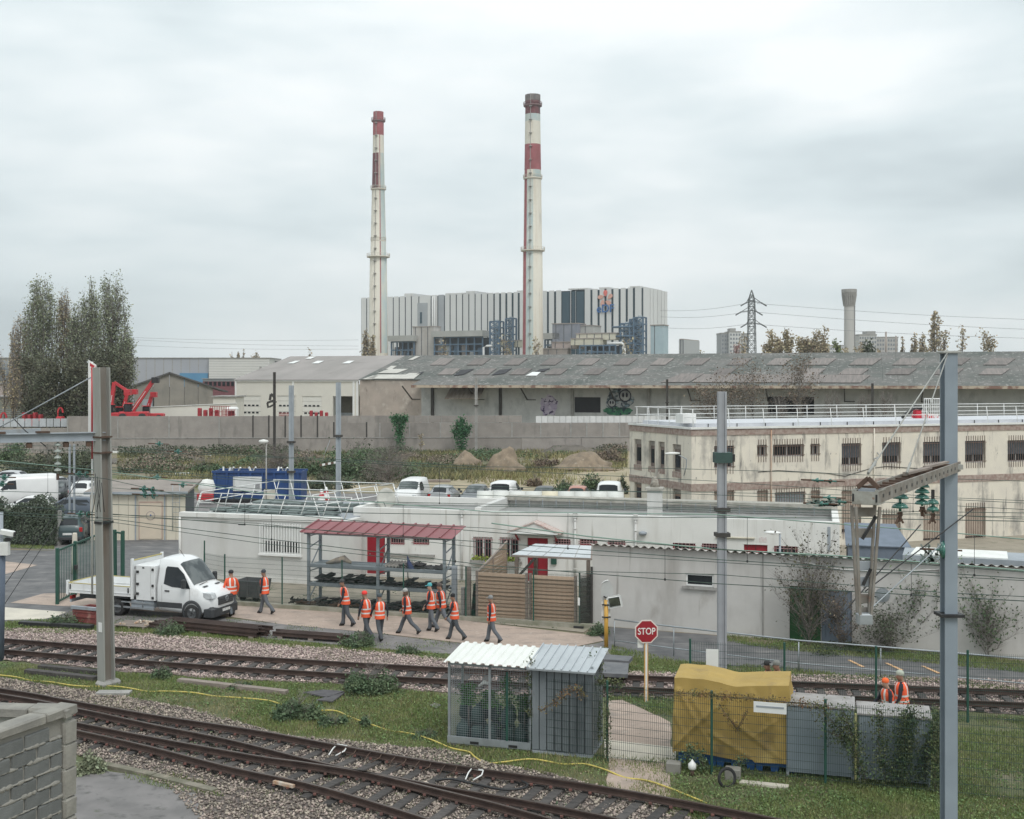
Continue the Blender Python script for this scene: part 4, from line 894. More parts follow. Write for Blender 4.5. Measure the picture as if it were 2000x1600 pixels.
b=MB();wall_open(b,xB,XE,0,ZE-.1,.4,[op,(FB.x(1500),FB.x(1590),4,bz(1540,775))]);b.build('wall',M_blk,t)
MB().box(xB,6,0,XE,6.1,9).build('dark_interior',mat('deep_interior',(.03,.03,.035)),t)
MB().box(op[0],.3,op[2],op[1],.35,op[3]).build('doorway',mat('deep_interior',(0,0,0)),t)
# roof: upper slope, canopy slope to the front, in sheets running up the slope
n=46
for k in range(n):
    a=xB+k*(XE-xB)/n;c=a+(XE-xB)/n-.02
    MB().slab((a,-5.2,ZE-5.2*sl_+.1),(c,-5.2,ZE-5.2*sl_+.1),(c,DR,ZR+.1),(a,DR,ZR+.1),.15).build('roof_strip',M_rfD,t)
MB().slab((xW+.12,-.2,ZE+.08),(xB-.02,-.2,ZE+.08),(xB-.02,DR,ZR+.1),(xW+.12,DR,ZR+.1),.12).build('roof_strip',M_rfD,t)
MB().slab((xW,DR,ZR+.08),(XE,DR,ZR+.08),(XE,2*DR,ZE),(xW,2*DR,ZE),.15).build('rear_roof',M_rfD,t)
MB().box(xB,-5.32,ZE-5.2*sl_-.35,XE,-5.21,ZE-5.2*sl_+.12).build('fascia',mat('rust_cream_fascia',(.48,.40,.31),(.22,.13,.10),.8,.8,lo=.46,hi=.58),t)
MB().poly([(0,0),(0,ZE),(DR,ZR),(2*DR,ZE),(2*DR,0)],0,XE-.3,XE).build('gable_wall',M_blk,t)
for q in([(716,741),(738,733),(792,733),(770,741)],[(738,730),(760,722),(797,722),(775,730)],[(770,741),(800,730),(822,730),(808,741)],[(754,722),(764,716),(775,716),(766,722)],[(797,704),(812,697),(821,697),(806,704)],[(708,742),(728,735),(740,735),(726,742)]):patch(t,'pale_sheet',q,mat('pale_sheets',(.56,.54,.49),(.46,.44,.40),.6,.7))
patch(t,'rooflight',[(1027,735),(1040,728),(1056,728),(1048,735)],M_rl)
# two rows of dull rooflights
for(yt,yb,cs,w,sh)in((701,714,[(862+i*71.5)for i in range(7)]+[1360,1442,1520,1600,1688,1772,1862,1950],30,22),(721,733,[875,945,1015,1085,1160,1240,1412,1580,1665,1758,1850,1940],30,20)):
    for i,c in enumerate(cs):
        w_=w if c<1300 else(34 if c<1560 else 46);q=[(c-sh/2-w_/2+4,yb),(c+w_/2-sh/2+4,yb),(c+w_/2+sh/2,yt),(c-w_/2+sh/2,yt)]
        patch(t,'rooflight',[q[0],q[3],q[2],q[1]],M_sky)
for q in([(886,735),(900,724),(926,722),(905,733)],[(960,734),(975,724),(1000,721),(985,731)],[(1045,727),(1056,722),(1074,721),(1062,727)],[(812,733),(818,729),(828,727),(822,732)]):patch(t,'roof_hole',q,mat('roof_hole',(.035,.035,.04)))
patch(t,'patched_sheet',[(1290,748),(1330,731),(1375,731),(1345,748)],M_sky)
patch(t,'patched_sheet',[(1350,748),(1375,732),(1700,734),(1680,749)],M_sky)
# canopy posts and brackets
for px in(828,963,1106,1258,1424,1560,1698):x=FB.x(px,-4.6);MB().box(x-.25,-.35,0,x+.25,-.01,ZE-.4).build('canopy_post',M_dk if px in(828,963)else M_conc,t)
for px in(805,930,1030,1200,1350,1500,1650,1800):x=FB.x(px);MB().bar((x,-.05,6.2),(x,-5,ZE-1.15),.18).bar((x,-.05,6.2),(x+1.6,-.05,6.2),.15).build('bracket',M_dk,t)
MB().slab((FB.x(868,-3.5),-3.5,6.4),(FB.x(936,-3.5),-3.5,6.4),(FB.x(948),-.1,8.6),(FB.x(882),-.1,8.6),.12).build('awning',mat('rusty_awning',(.40,.34,.28),(.26,.21,.17),.8,.9,st=(3,.3,1)),t)
# graffiti on the wall: flat paint
def graf(px0,px1,py0,py1,cols,seed,sc):
    m=mat('graffiti_%d'%seed,cols[0],cols[1],sc,.9,lo=.47,hi=.53,det=2,stain=[(cols[2],sc*1.3,(1,1,1),.55,.57),(cols[3],sc*2.1,(1,1,1.4),.60,.62)])
    xa,xb=FB.x(px0),FB.x(px1);za,zb=bz((px0+px1)/2,py1),bz((px0+px1)/2,py0);c=(xa+xb)/2;zc_=(za+zb)/2;b=MB();n=26;rr=random.Random(seed)
    pts=[(c+(xb-xa)/2*math.cos(a)*r_,zc_+(zb-za)/2*math.sin(a)*r_)for a,r_ in[(2*math.pi*i/n,rr.uniform(.78,1.05))for i in range(n)]]
    b.poly(pts,1,-.02,-.004);b.build('graffiti',m,t)
graf(1053,1091,770,814,((.42,.36,.47),(.52,.47,.55),(.06,.04,.10),(.30,.24,.36)),1,.7)
graf(1182,1238,756,806,((.10,.13,.15),(.40,.42,.43),(.03,.04,.06),(.20,.33,.40)),2,.8)
graf(1176,1240,794,812,((.04,.16,.09),(.07,.26,.13),(.03,.05,.07),(.10,.14,.18)),3,.9)
for(px,py,r_)in((1221,773,10),(1195,787,7)):
    x=FB.x(px);z=bz(px,py);q=r_*.098;MB().lathe([(0,0),(q,0),(q,.012),(0,.012)],(0,0,0),20,cap=False).build('graffiti',mat('pale_grey_paint',(.55,.56,.57)),t,loc=(x,-.024,z),rot=(R(90),0,0))
    MB().lathe([(q*.93,0),(q*1.12,0),(q*1.12,.012),(q*.93,.012)],(0,0,0),20,cap=False).build('graffiti',mat('black_paint',(.03,.03,.05)),t,loc=(x,-.04,z),rot=(R(90),0,0))
    for s in(-.35,.3):MB().lathe([(0,0),(q*.22,0),(q*.22,.012),(0,.012)],(0,0,0),12,cap=False,sy=1.9).build('graffiti',mat('black_paint',(0,0,0)),t,loc=(x+s*q,-.056,z+q*.1),rot=(R(90),0,R(12)*0))
# ---- concrete barn with gable front
FG=Fr(((262-CX)/F*240,240),R(15));t=fthing('barn','grey concrete gabled barn behind the red machines','barn',FG,0,0)
def gz(px,py):return FG.z(px,py)
xa,xb,xm=FG.x(262),FG.x(416),FG.x(331);zl,zr,zm=gz(262,752),gz(416,757),gz(331,728)
cuts=[262,299,331,360,387,416]
def gzat(x):return zl+(zm-zl)*(x-xa)/(xm-xa)if x<xm else zm+(zr-zm)*(x-xm)/(xb-xm)
for a,c in zip(cuts,cuts[1:]):
    a,c=FG.x(a)+.05,FG.x(c)-.05;MB().poly([(a,0),(c,0),(c,gzat(c)),(a,gzat(a))],1,0,.3).build('wall_panel',mat('barn_concrete',(.30,.275,.24),(.24,.225,.20),.35,.95,rnd=.06,stain=[((.19,.18,.165),.6,(1,1,.4),.56,.74)]),t)
MB().box(xa,.3,0,xb,30,min(zl,zr)-.05).build('body',M_conc,t)
e=1.9
for(p,q,ep,eq)in(((xa-1,zl-.45),(xm,zm),0,0),((xm,zm),(xb+3.0,zr-.9),0,0)):
    MB().slab((p[0],-.5,p[1]+.15),(q[0],-.5,q[1]+.15),(q[0],30,q[1]+.15),(p[0],30,p[1]+.15),.3).build('roof',mat('dark_barn_roof',(.085,.085,.085),(.13,.125,.12),.5),t)
MB().box(FG.x(278),-.06,0,FG.x(298),-.002,gz(290,780)).build('door',M_galvp,t);MB().box(FG.x(298),-.08,0,FG.x(301),-.003,gz(290,775)).build('post',M_black,t)
# ---- distant sheds left
def block(name,label,cat,px0,px1,pt,Y,z0,m,ang=0,depth=25,roofm=None,pb=None):
    f=Fr(((px0-CX)/F*Y,Y),R(ang));L=f.x(px1);zt=f.z((px0+px1)/2,pt);t=fthing(name,label,cat,f,0,0,0);MB().box(0,0,z0,L,depth,zt).build('wall',m,t)
    MB().box(-.3,-.3,zt,L+.3,depth+.3,zt+.25).build('roof_edge',roofm or M_conc,t);return t,f,L,zt
M_lg=mat('lilac_grey_cladding',(.36,.37,.40),(.33,.34,.37),.1,.7);M_wg=mat('far_white_cladding',(.62,.61,.58),(.57,.56,.54),.12,.7)
t,f,L,zt=block('warehouse','long low lilac-grey warehouse on the skyline behind the barn','warehouse',180,408,700,420,0,M_lg)
for k in range(12):MB().box(f.x(200+k*17),-.05,0,f.x(200+k*17)+.25,-.005,zt).build('cladding_joint',M_conc,t)
MB().box(f.x(352),-.8,0,f.x(407),-.06,f.z(380,729)).build('blue_canopy',mat('mid_blue',(.10,.26,.42),(.09,.23,.38),.2),t)
t,f,L,zt=block('warehouse','white windowless warehouse right of the lilac-grey one','warehouse',408,526,700,418,0,M_wg)
for k in range(9):MB().box(0,-.05,f.z(450,706+k*5),L,-.004,f.z(450,706+k*5)+.12).build('cladding_joint',mat('dull_joint',(.47,.47,.45)),t)
for px,h_ in((500,4),(507,8)):MB().box(f.x(px),-.3,f.z(px,732),f.x(px+4),-.06,f.z(px,732)+h_*.35).build('vent',M_conc,t)
block('warehouse','slate-blue low shed end right of the white warehouse','warehouse',526,551,706,430,0,mat('slate_shed',(.20,.24,.28)),0,20)
t,f,L,zt=block('office_building','grey flat building with dark window band behind left poplars','building',-150,60,700,330,0,mat('far_grey',(.34,.35,.36)),0,20)
for k in range(3):MB().box(0,-.2,f.z(0,722+k*14),L,-.01,f.z(0,711+k*14)).build('window_band',mat('far_dark',(.10,.12,.14),(.25,.27,.29),.25,.5),t)
t,f,L,zt=block('low_shed','pinkish low shed behind left poplars','shed',-150,62,750,260,0,mat('pinkish_wall',(.46,.39,.36)),0,10)
t,f,L,zt=block('low_shed','dark olive shed at far left edge below the poplars','shed',-150,40,776,230,0,mat('olive_wall',(.20,.205,.17)),0,10)
t,f,L,zt=block('train','red and grey carriage between barn and cream warehouse','train',396,462,741,300,0,mat('red_carriage',(.20,.08,.09)),0,3,mat('carriage_roof',(.30,.31,.32)))
for k in range(7):MB().box(f.x(400+k*8.6),-.1,f.z(420,754),f.x(400+k*8.6+5.6),-.01,f.z(420,746)).build('window',M_glass,t)
MB().box(0,-.08,f.z(420,745),L,-.002,f.z(420,741)).build('roof_band',mat('carriage_roof',(0,0,0)),t)
t,f,L,zt=block('low_shed','cream lean-to between the barn and the cream warehouse','shed',416,460,776,215,0,M_crm,0,8)
# tapering white wall behind the red machines
f=Fr(((288-CX)/F*200,200),R(4));t=fthing('garden_wall','long white wall tapering behind the red machines','wall',f,0,0);xa,xb=0,f.x(462)
MB().poly([(xa,0),(xb,0),(xb,f.z(462,788)),(xa,f.z(290,796))],1,0,.4).build('wall',mat('white_block',(.70,.68,.62),(.64,.62,.57),.3),t);MB().poly([(xa,f.z(290,796)),(xb,f.z(462,788)),(xb,f.z(462,787)),(xa,f.z(290,795))],1,-.15,.55).build('coping',M_white,t)
# ---- red machinery
M_red=mat('machine_red',(.52,.035,.045),(.42,.03,.04),1.5,.5);M_redd2=mat('deep_red',(.36,.03,.04),None,2,.5)
def handler(px,Y,h1,h2,label,mirror=1,arm=((0,1.6),(3.2,5.4)),s=1.0,stick=None):
    x=(px-CX)/F*Y;t=thing('telescopic_handler',label,'telehandler',(x,Y,h1),0,'red telehandlers behind the concrete wall');m=mirror
    MB().cbox(-2.2,-.9,.5,2.2,.9,1.5,.15).build('chassis',M_red,t)
    MB().cbox(-.9*m-.5,-.85,1.5,-.9*m+.7,.1,2.7,.15).build('cab',M_glass,t);MB().cbox(-.9*m-.6,-.9,2.7,-.9*m+.8,.15,2.85,.05).build('cab_roof',M_red,t)
    wm=MB().lathe([(0,-.22),(.45,-.22),(.62,-.15),(.62,.15),(.45,.22),(0,.22)],(0,0,0),14,cap=False).mesh('tyre',M_rubber)
    for a in(-1.5,1.5):
        for b_ in(-.95,.95):link('tyre',wm,t,(a,b_,.62),(R(90),0,0))
    a,c=arm;A=MB().bar((a[0]*m,0,a[1]),(c[0]*m,0,c[1]),.55,.6,0,(0,1,0));A.build('boom',M_red,t)
    MB().bar((a[0]*m,-.31,a[1]+.1),(a[0]*m*.4+c[0]*m*.6,-.31,a[1]*.4+c[1]*.6),.06,.18,0,(0,1,0)).build('boom_marking',M_white,t)
    if stick:MB().bar((c[0]*m,0,c[1]),(stick[0]*m,0,stick[1]),.4,.45,0,(0,1,0)).build('jib',M_red,t)
    e=stick or c;MB().cbox(e[0]*m-.4,-.6,e[1]-.7,e[0]*m+.6,.6,e[1]+.2,.05).build('fork_carriage',M_black if not stick else M_red,t)
    t.scale=(s,s,s);return t
Yh=186
handler(262,Yh,3.4,0,'red telehandler with longest boom raised right and black fork head',1,((-.2,1.6),(3.2,6.6)))
handler(296,Yh+3,3.2,0,'red handler with short steep boom beside the black fork head',1,((-.9,1.5),(.0,4.4)),.9,(.3,5.0))
handler(226,Yh+2,3.2,0,'red handler next to the tall mast with boom folded over',1,((-.9,1.2),(-.2,6.2)),1.0,(1.8,4.9))
handler(244,Yh+5,3.0,0,'red handler with small basket between two longer booms',1,((-.6,1.2),(.5,5.4)),.9,(1.6,5.7))
# red platform trucks and small red equipment along the wall
def redthing(px0,px1,py0,label,Y=188,kind=0):
    x=(px0-CX)/F*Y;w=(px1-px0)/F*Y;z1=H-(py0-CY)/F*Y;z0=2.6;t=thing('access_platform',label,'work platform',(x,Y,0),0,'red equipment behind the concrete wall')
    MB().cbox(0,-.8,z0,w,.8,z0+(z1-z0)*.5,.15).build('body',M_red,t)
    b=MB()
    if kind==0:
        for k in range(9):b.box(w*k/9,-.7,z0+(z1-z0)*.5,w*k/9+.07,-.63,z1)
        b.box(0,-.7,z1-.08,w,-.63,z1);b.box(0,-.7,(z0*.3+z1*.7),w,-.63,(z0*.3+z1*.7)+.07)
    elif kind==1:
        for k in range(8):a=math.pi*k/7;a2=math.pi*(k+1)/7;b.bar((w/2+w*.4*math.cos(a),0,z1-.9+.8*math.sin(a)),(w/2+w*.4*math.cos(a2),0,z1-.9+.8*math.sin(a2)),.22)if k<7 else None
        b.box(w*.05,-.1,z0+1,w*.15,.1,z1-.9)
    else:
        for k in range(4):b.cbox(w*k/4+.1,-.6,z0,w*(k+1)/4-.3,.6,z1-(k%2)*.3,.08)
    b.build('guard' if kind==0 else 'frame',M_redd2 if kind!=1 else M_red,t)
    wm=MB().lathe([(0,-.2),(.5,-.2),(.55,.0),(.5,.2),(0,.2)],(0,0,0),12,cap=False).mesh('tyre',M_rubber)
    for q in(.2,.8):link('tyre',wm,t,(w*q,-.85,z0+.3),(R(90),0,0))
redthing(386,430,797,'red low lifting machine left of the red work platforms',kind=2)
redthing(412,452,793,'red railed work platform beside the white truck cab')
redthing(436,462,800,'red railed work platform directly against the cream warehouse',Y=190)
redthing(112,124,795,'red hoop-shaped frame above the grey hoarding',kind=1)
redthing(44,86,806,'row of small red machines above the grey hoarding',kind=2)
redthing(0,14,805,'red machine at the left edge above the hoarding',kind=1)
redthing(604,644,802,'red skip-like machine in front of the third cream loading door',Y=200,kind=2)
redthing(546,566,806,'red frame in front of the second cream loading door',Y=200)
x=(450-CX)/F*195;t=thing('truck_cab','white truck cab behind the red work platforms','truck',(x,195,2.4));MB().cbox(-.6,-1,0,1.2,1,3.0,.25).build('cab',M_white,t);MB().box(-.2,-1.02,1.6,.9,-1.003,2.4).build('window',M_glass,t)
# low fence left above the hoarding
t=thing('mesh_fence','pale post and rail fence above the grey hoarding','fence',(0,0,0));Yf=200
for k in range(14):x=(-60+k*22-CX)/F*Yf;MB().box(x-.12,Yf,2,x+.12,Yf+.1,H-(798-CY)/F*Yf).build('post',M_conc,t)
b=MB();x0=(-60-CX)/F*Yf;x1=(226-CX)/F*Yf
for k in range(4):z=H-(800+k*4-CY)/F*Yf;b.box(x0,Yf+.02,z,x1,Yf+.06,z+.07)
b.build('rail',M_galv,t)
# ---- power station
FE=Fr(((705-CX)/F*766,766),math.atan(-.53));
def ez(px,py):return FE.z(px,py)
t=fthing('power_station','huge pale ribbed power station hall behind the two chimneys','power station',FE,0,0)
LE=FE.x(1255);ZT_=62.0;M_pan=mat('station_panel',(.66,.66,.645),(.62,.62,.61),.03,.75,rnd=.04);M_dkb=mat('dark_blue_glazing',(.035,.075,.10),(.03,.065,.09),.2,.4);M_gb=mat('grey_panel',(.40,.42,.44),None,.1)
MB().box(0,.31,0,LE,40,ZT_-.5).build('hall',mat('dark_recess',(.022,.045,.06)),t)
cutL=[705,716,722,748,768]+[779.6+11.9*k for k in range(3)]+[818,842,855,868]+[879+12.2*k for k in range(12)]
cutR=[1013,1026,1040,1054,1070,1084,1098,1112,1117,1122,1126,1140,1155,1169,1182.5,1196,1210,1224,1238,1255]
cuts=sorted(set([round(c,1)for c in cutL if c<1010]+cutR))
for a,c in zip(cuts,cuts[1:]):
    xa,xb=FE.x(a),FE.x(c);g=.75 if a<955 else 1.35;m=M_pan
    if a in(842,)or a==855:m=M_gb if a==855 else M_pan
    if a in(1098,1117,1126):
        MB().box(xa,.2,0,xb,.3,ZT_-1.2).build('glazing',M_dkb,t);continue
    MB().box(xa+g/2,0,ez(a,700),xb-g/2,.3,ZT_).build('wall_panel',m,t)
MB().box(0,.32,0,LE,1.2,ez(900,690)).build('base_band',mat('far_rusty',(.27,.24,.22),(.20,.19,.19),.06,.9),t)
MB().box(FE.x(816),-.4,ez(822,660),FE.x(835),-.02,ez(822,592)).build('grey_bay',M_gb,t);MB().box(FE.x(821),-.6,ez(824,632),FE.x(825),-.42,ez(824,610)).build('bay_window',M_dkb,t)
for px in(846,850):MB().tube((FE.x(px),-.8,20),(FE.x(px),-.8,ZT_-1),.5).build('duct',M_pan,t)
for k in range(26):x=FE.x(730+k*20);MB().box(x,-.05,ZT_,x+6,38,ZT_+(.8 if k%3 else 1.6)).build('parapet_unit',M_pan,t)if k in(3,7,8,9,14,19,20,22,25)else None
FE2=Fr(FE.w(LE,0),FE.a+R(90));ys=[FE2.x(c)for c in(1255.5,1268,1274,1282,1290,1296,1302)]
for a,c in zip(ys,ys[1:]):MB().box(LE+.0,a+.4,0,LE+.6,c-.4,ZT_).build('side_panel',M_pan,t)
# logo: orange petals and blue letters fixed to the facade
lg=thing('logo','orange petals and blue lettering','x');
for k in('label','category'):del lg[k]
lg.name='logo';lg.parent=t;cxl,czl=FE.x(1183),ez(1183,583);s_=20.5/F*FE.w(FE.x(1183),0).y
lg.location=(cxl,-.3,czl)
for k in range(5):
    a=R(90+72*k);rr0=s_*.62;L_=s_*.30;b=MB();n=14;pts=[]
    for i in range(n):
        q=2*math.pi*i/n;u_,v_=L_*math.cos(q),L_*.62*math.sin(q)*(1+.35*math.cos(q));aa=a+R(28 if k else 0)
        pts.append((rr0*math.cos(a)*.8+u_*math.cos(aa)-v_*math.sin(aa),rr0*math.sin(a)*.8+u_*math.sin(aa)+v_*math.cos(aa)))
    b.poly(pts,1,-.3,0).build('petal',mat('petal_red',(.78,.20,.17))if k==0 else mat('petal_orange',(.72,.40,.32)),lg)
me=text_mesh('eDF',s_*1.08,.12,bold=.010*s_,sx=.98);me.materials.clear();me.materials.append(mat('logo_blue',(.05,.16,.40)))
link('lettering',me,lg,(0,-.3,-s_*1.0),(R(90),0,0))
# plant in front of the hall
FQ=Fr(((740-CX)/F*700,700),math.atan(-.5));fq=lambda px:FQ.x(px);qz=lambda px,py:FQ.z(px,py)
M_blu=mat('plant_blue',(.10,.16,.23),(.08,.13,.19),.3,.7);M_tan_=mat('plant_tan',(.60,.57,.46),(.52,.49,.40),.1,.8);M_rst=mat('plant_rust',(.36,.31,.28),(.27,.24,.22),.15,.9)
def plantbox(label,a,c,y0,y1,m,d=10,y=0,parts=(),nm='plant_building'):
    t=fthing(nm,label,'plant building',FQ,fq(a),y,0);w=FQ.x(c,y)-fq(a);z0,z1=FQ.z((a+c)/2,y1,y),FQ.z((a+c)/2,y0,y)
    MB().box(0,0,max(0,z0),w,d,z1).build('wall',m,t);MB().box(-.3,-.3,z1,w+.3,d,z1+.5).build('roof',M_rst,t)
    k=0
    for px in np.arange(a+5,c-3,12):x=(px-a)/(c-a)*w;MB().box(x,-.15,max(0,z0),x+.35,-.01,z1).build('rib',mat('plant_dark',(.13,.14,.15)),t)
    return t
plantbox('rusty white block left of the open plant gallery',806,848,639,720,mat('plant_white',(.50,.48,.46),(.40,.37,.34),.15,.9),8)
plantbox('grey-blue block under the dark facade glazing',1090,1128,633,678,mat('plant_slate',(.26,.27,.31),(.20,.22,.26),.2,.9),12,-8)
plantbox('small grey tank house between slate block and cream tank',1128,1158,637,668,mat('plant_greyish',(.42,.42,.40)),12,-4)
plantbox('cream-roofed low boiler block right of the big chimney',1134,1172,662,674,M_tan_,10,-14)
plantbox('cream stepped roof block behind the boiler block',1139,1202,652,664,M_tan_,10,-10)
plantbox('cream block in the lee of the right chimney',983,1022,666,678,M_tan_,10,-4)
plantbox('pinkish low block at the foot of the slate block',1090,1128,669,681,mat('plant_pink',(.44,.37,.34)),10,-9)
plantbox('pale cylindrical-looking silo block at the hall corner',1278,1296,636,700,mat('pale_blue_silo',(.42,.52,.56),(.36,.46,.50),.2),8,-6)
plantbox('low rusty panelled block right of the tan chimney foot',1064,1108,682,700,M_rst,5,-12)
plantbox('low grey annex right of the power station',1303,1326,664,700,mat('annex_grey',(.46,.47,.47)),30,30)
# open gallery: beams, columns, ducts
def gallery(label,a,c,yt,yb,nx,nz,y=-3,roof=True):
    t=fthing('pipe_gallery',label,'steel gallery',FQ,0,y,0);xa,xb=FQ.x(a,y),FQ.x(c,y);za,zb=max(0,FQ.z((a+c)/2,yb,y)),FQ.z((a+c)/2,yt,y)
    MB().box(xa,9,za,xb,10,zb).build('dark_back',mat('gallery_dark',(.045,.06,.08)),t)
    for k in range(nx+1):x=xa+(xb-xa)*k/nx;MB().box(x-.35,0,0,x+.35,.8,zb).build('column',M_blu,t)
    for k in range(nz+1):z=za+(zb-za)*k/nz;MB().box(xa,-.05,z-.35,xb,.85,z+.35).build('beam',M_blu,t)
    if roof:MB().box(xa-1,-2,zb+.36,xb+1,9,zb+3.6).build('roof',mat('gallery_roof',(.42,.42,.40),(.36,.36,.34),.2),t)
    rr=random.Random(int(a))
    for k in range(nx):
        x=xa+(xb-xa)*(k+.5)/nx;w=(xb-xa)/nx*.3;MB().cbox(x-w,2,za,x+w,6,za+(zb-za)*rr.uniform(.3,.7),.4).build('duct',[M_rst,mat('duct_pale',(.50,.52,.53)),M_blu][k%3],t)
gallery('open blue steel gallery left of the blue pipe tower',848,942,659,700,6,3)
gallery('low blue steel gallery beside the left chimney',764,808,668,700,4,2)
gallery('blue steel base under the cream boiler block',1132,1202,675,700,6,2,-15,False)
gallery('dark steel bay between chimney and slate block',1064,1092,664,684,2,2,-6)
def lattice(label,a,c,yt,yb,n,y=-8,m=None):
    m=m or M_blu;t=fthing('pipe_tower',label,'steel tower',FQ,0,y,0);xa,xb=FQ.x(a,y),FQ.x(c,y);zb,za=FQ.z((a+c)/2,yt,y),max(0,FQ.z((a+c)/2,yb,y));d=xb-xa
    for x in(xa,xb):
        for yy in(0,d):MB().box(x-.4,yy-.4,0,x+.4,yy+.4,zb).build('column',m,t)
    for k in range(n+1):z=za+(zb-za)*k/n;b=MB();b.bar((xa,0,z),(xb,0,z),.6).bar((xa,d,z),(xb,d,z),.6).bar((xa,0,z),(xa,d,z),.6).bar((xb,0,z),(xb,d,z),.6);b.build('platform_frame',m,t)
    for k in range(n):z=za+(zb-za)*k/n;z2=za+(zb-za)*(k+1)/n;MB().bar((xa,0,z),(xb,0,z2),.4).bar((xb,0,z),(xa,0,z2),.4).build('brace',m,t)
    MB().tube(((xa+xb)/2,d/2,0),((xa+xb)/2,d/2,zb+1),d*.22,n=10).build('vessel',mat('vessel_grey',(.34,.38,.40)),t)
lattice('blue pipe tower left of the big chimney',957,975,628,700,6);lattice('small blue railed tower beside the big chimney',988,1002,622,700,5,-6)
lattice('blue pipe tower in front of the facade, wider left one',1212,1232,632,700,5);lattice('tall blue pipe tower nearest the hall corner',1238,1256,620,700,6,-10)
lattice('narrow blue link tower between the other two',1230,1240,624,700,6,-9)
t=fthing('pipe_bridge','blue horizontal pipe bridge across the steel towers','pipe bridge',FQ,0,-9)
for py in(640,658,672):MB().tube((fq(1208),0,qz(1235,py)),(fq(1268),0,qz(1235,py)),.6,n=6).build('pipe',M_blu,t)
t=fthing('pipe','white bent pipe in front of the blue towers','pipe',FQ,0,-14);MB().path([(fq(1204),0,qz(1210,673)),(fq(1232),0,qz(1230,672)),(fq(1237),0,qz(1237,676)),(fq(1238),0,0)],.8,8).build('tube',M_pan,t)
t=fthing('pipe','pale bent pipe in front of the gallery','pipe',FQ,0,-14);MB().path([(fq(966),0,0),(fq(966),0,qz(966,680)),(fq(972),0,qz(970,677)),(fq(982),0,qz(980,677))],.6,8).build('tube',M_pan,t)
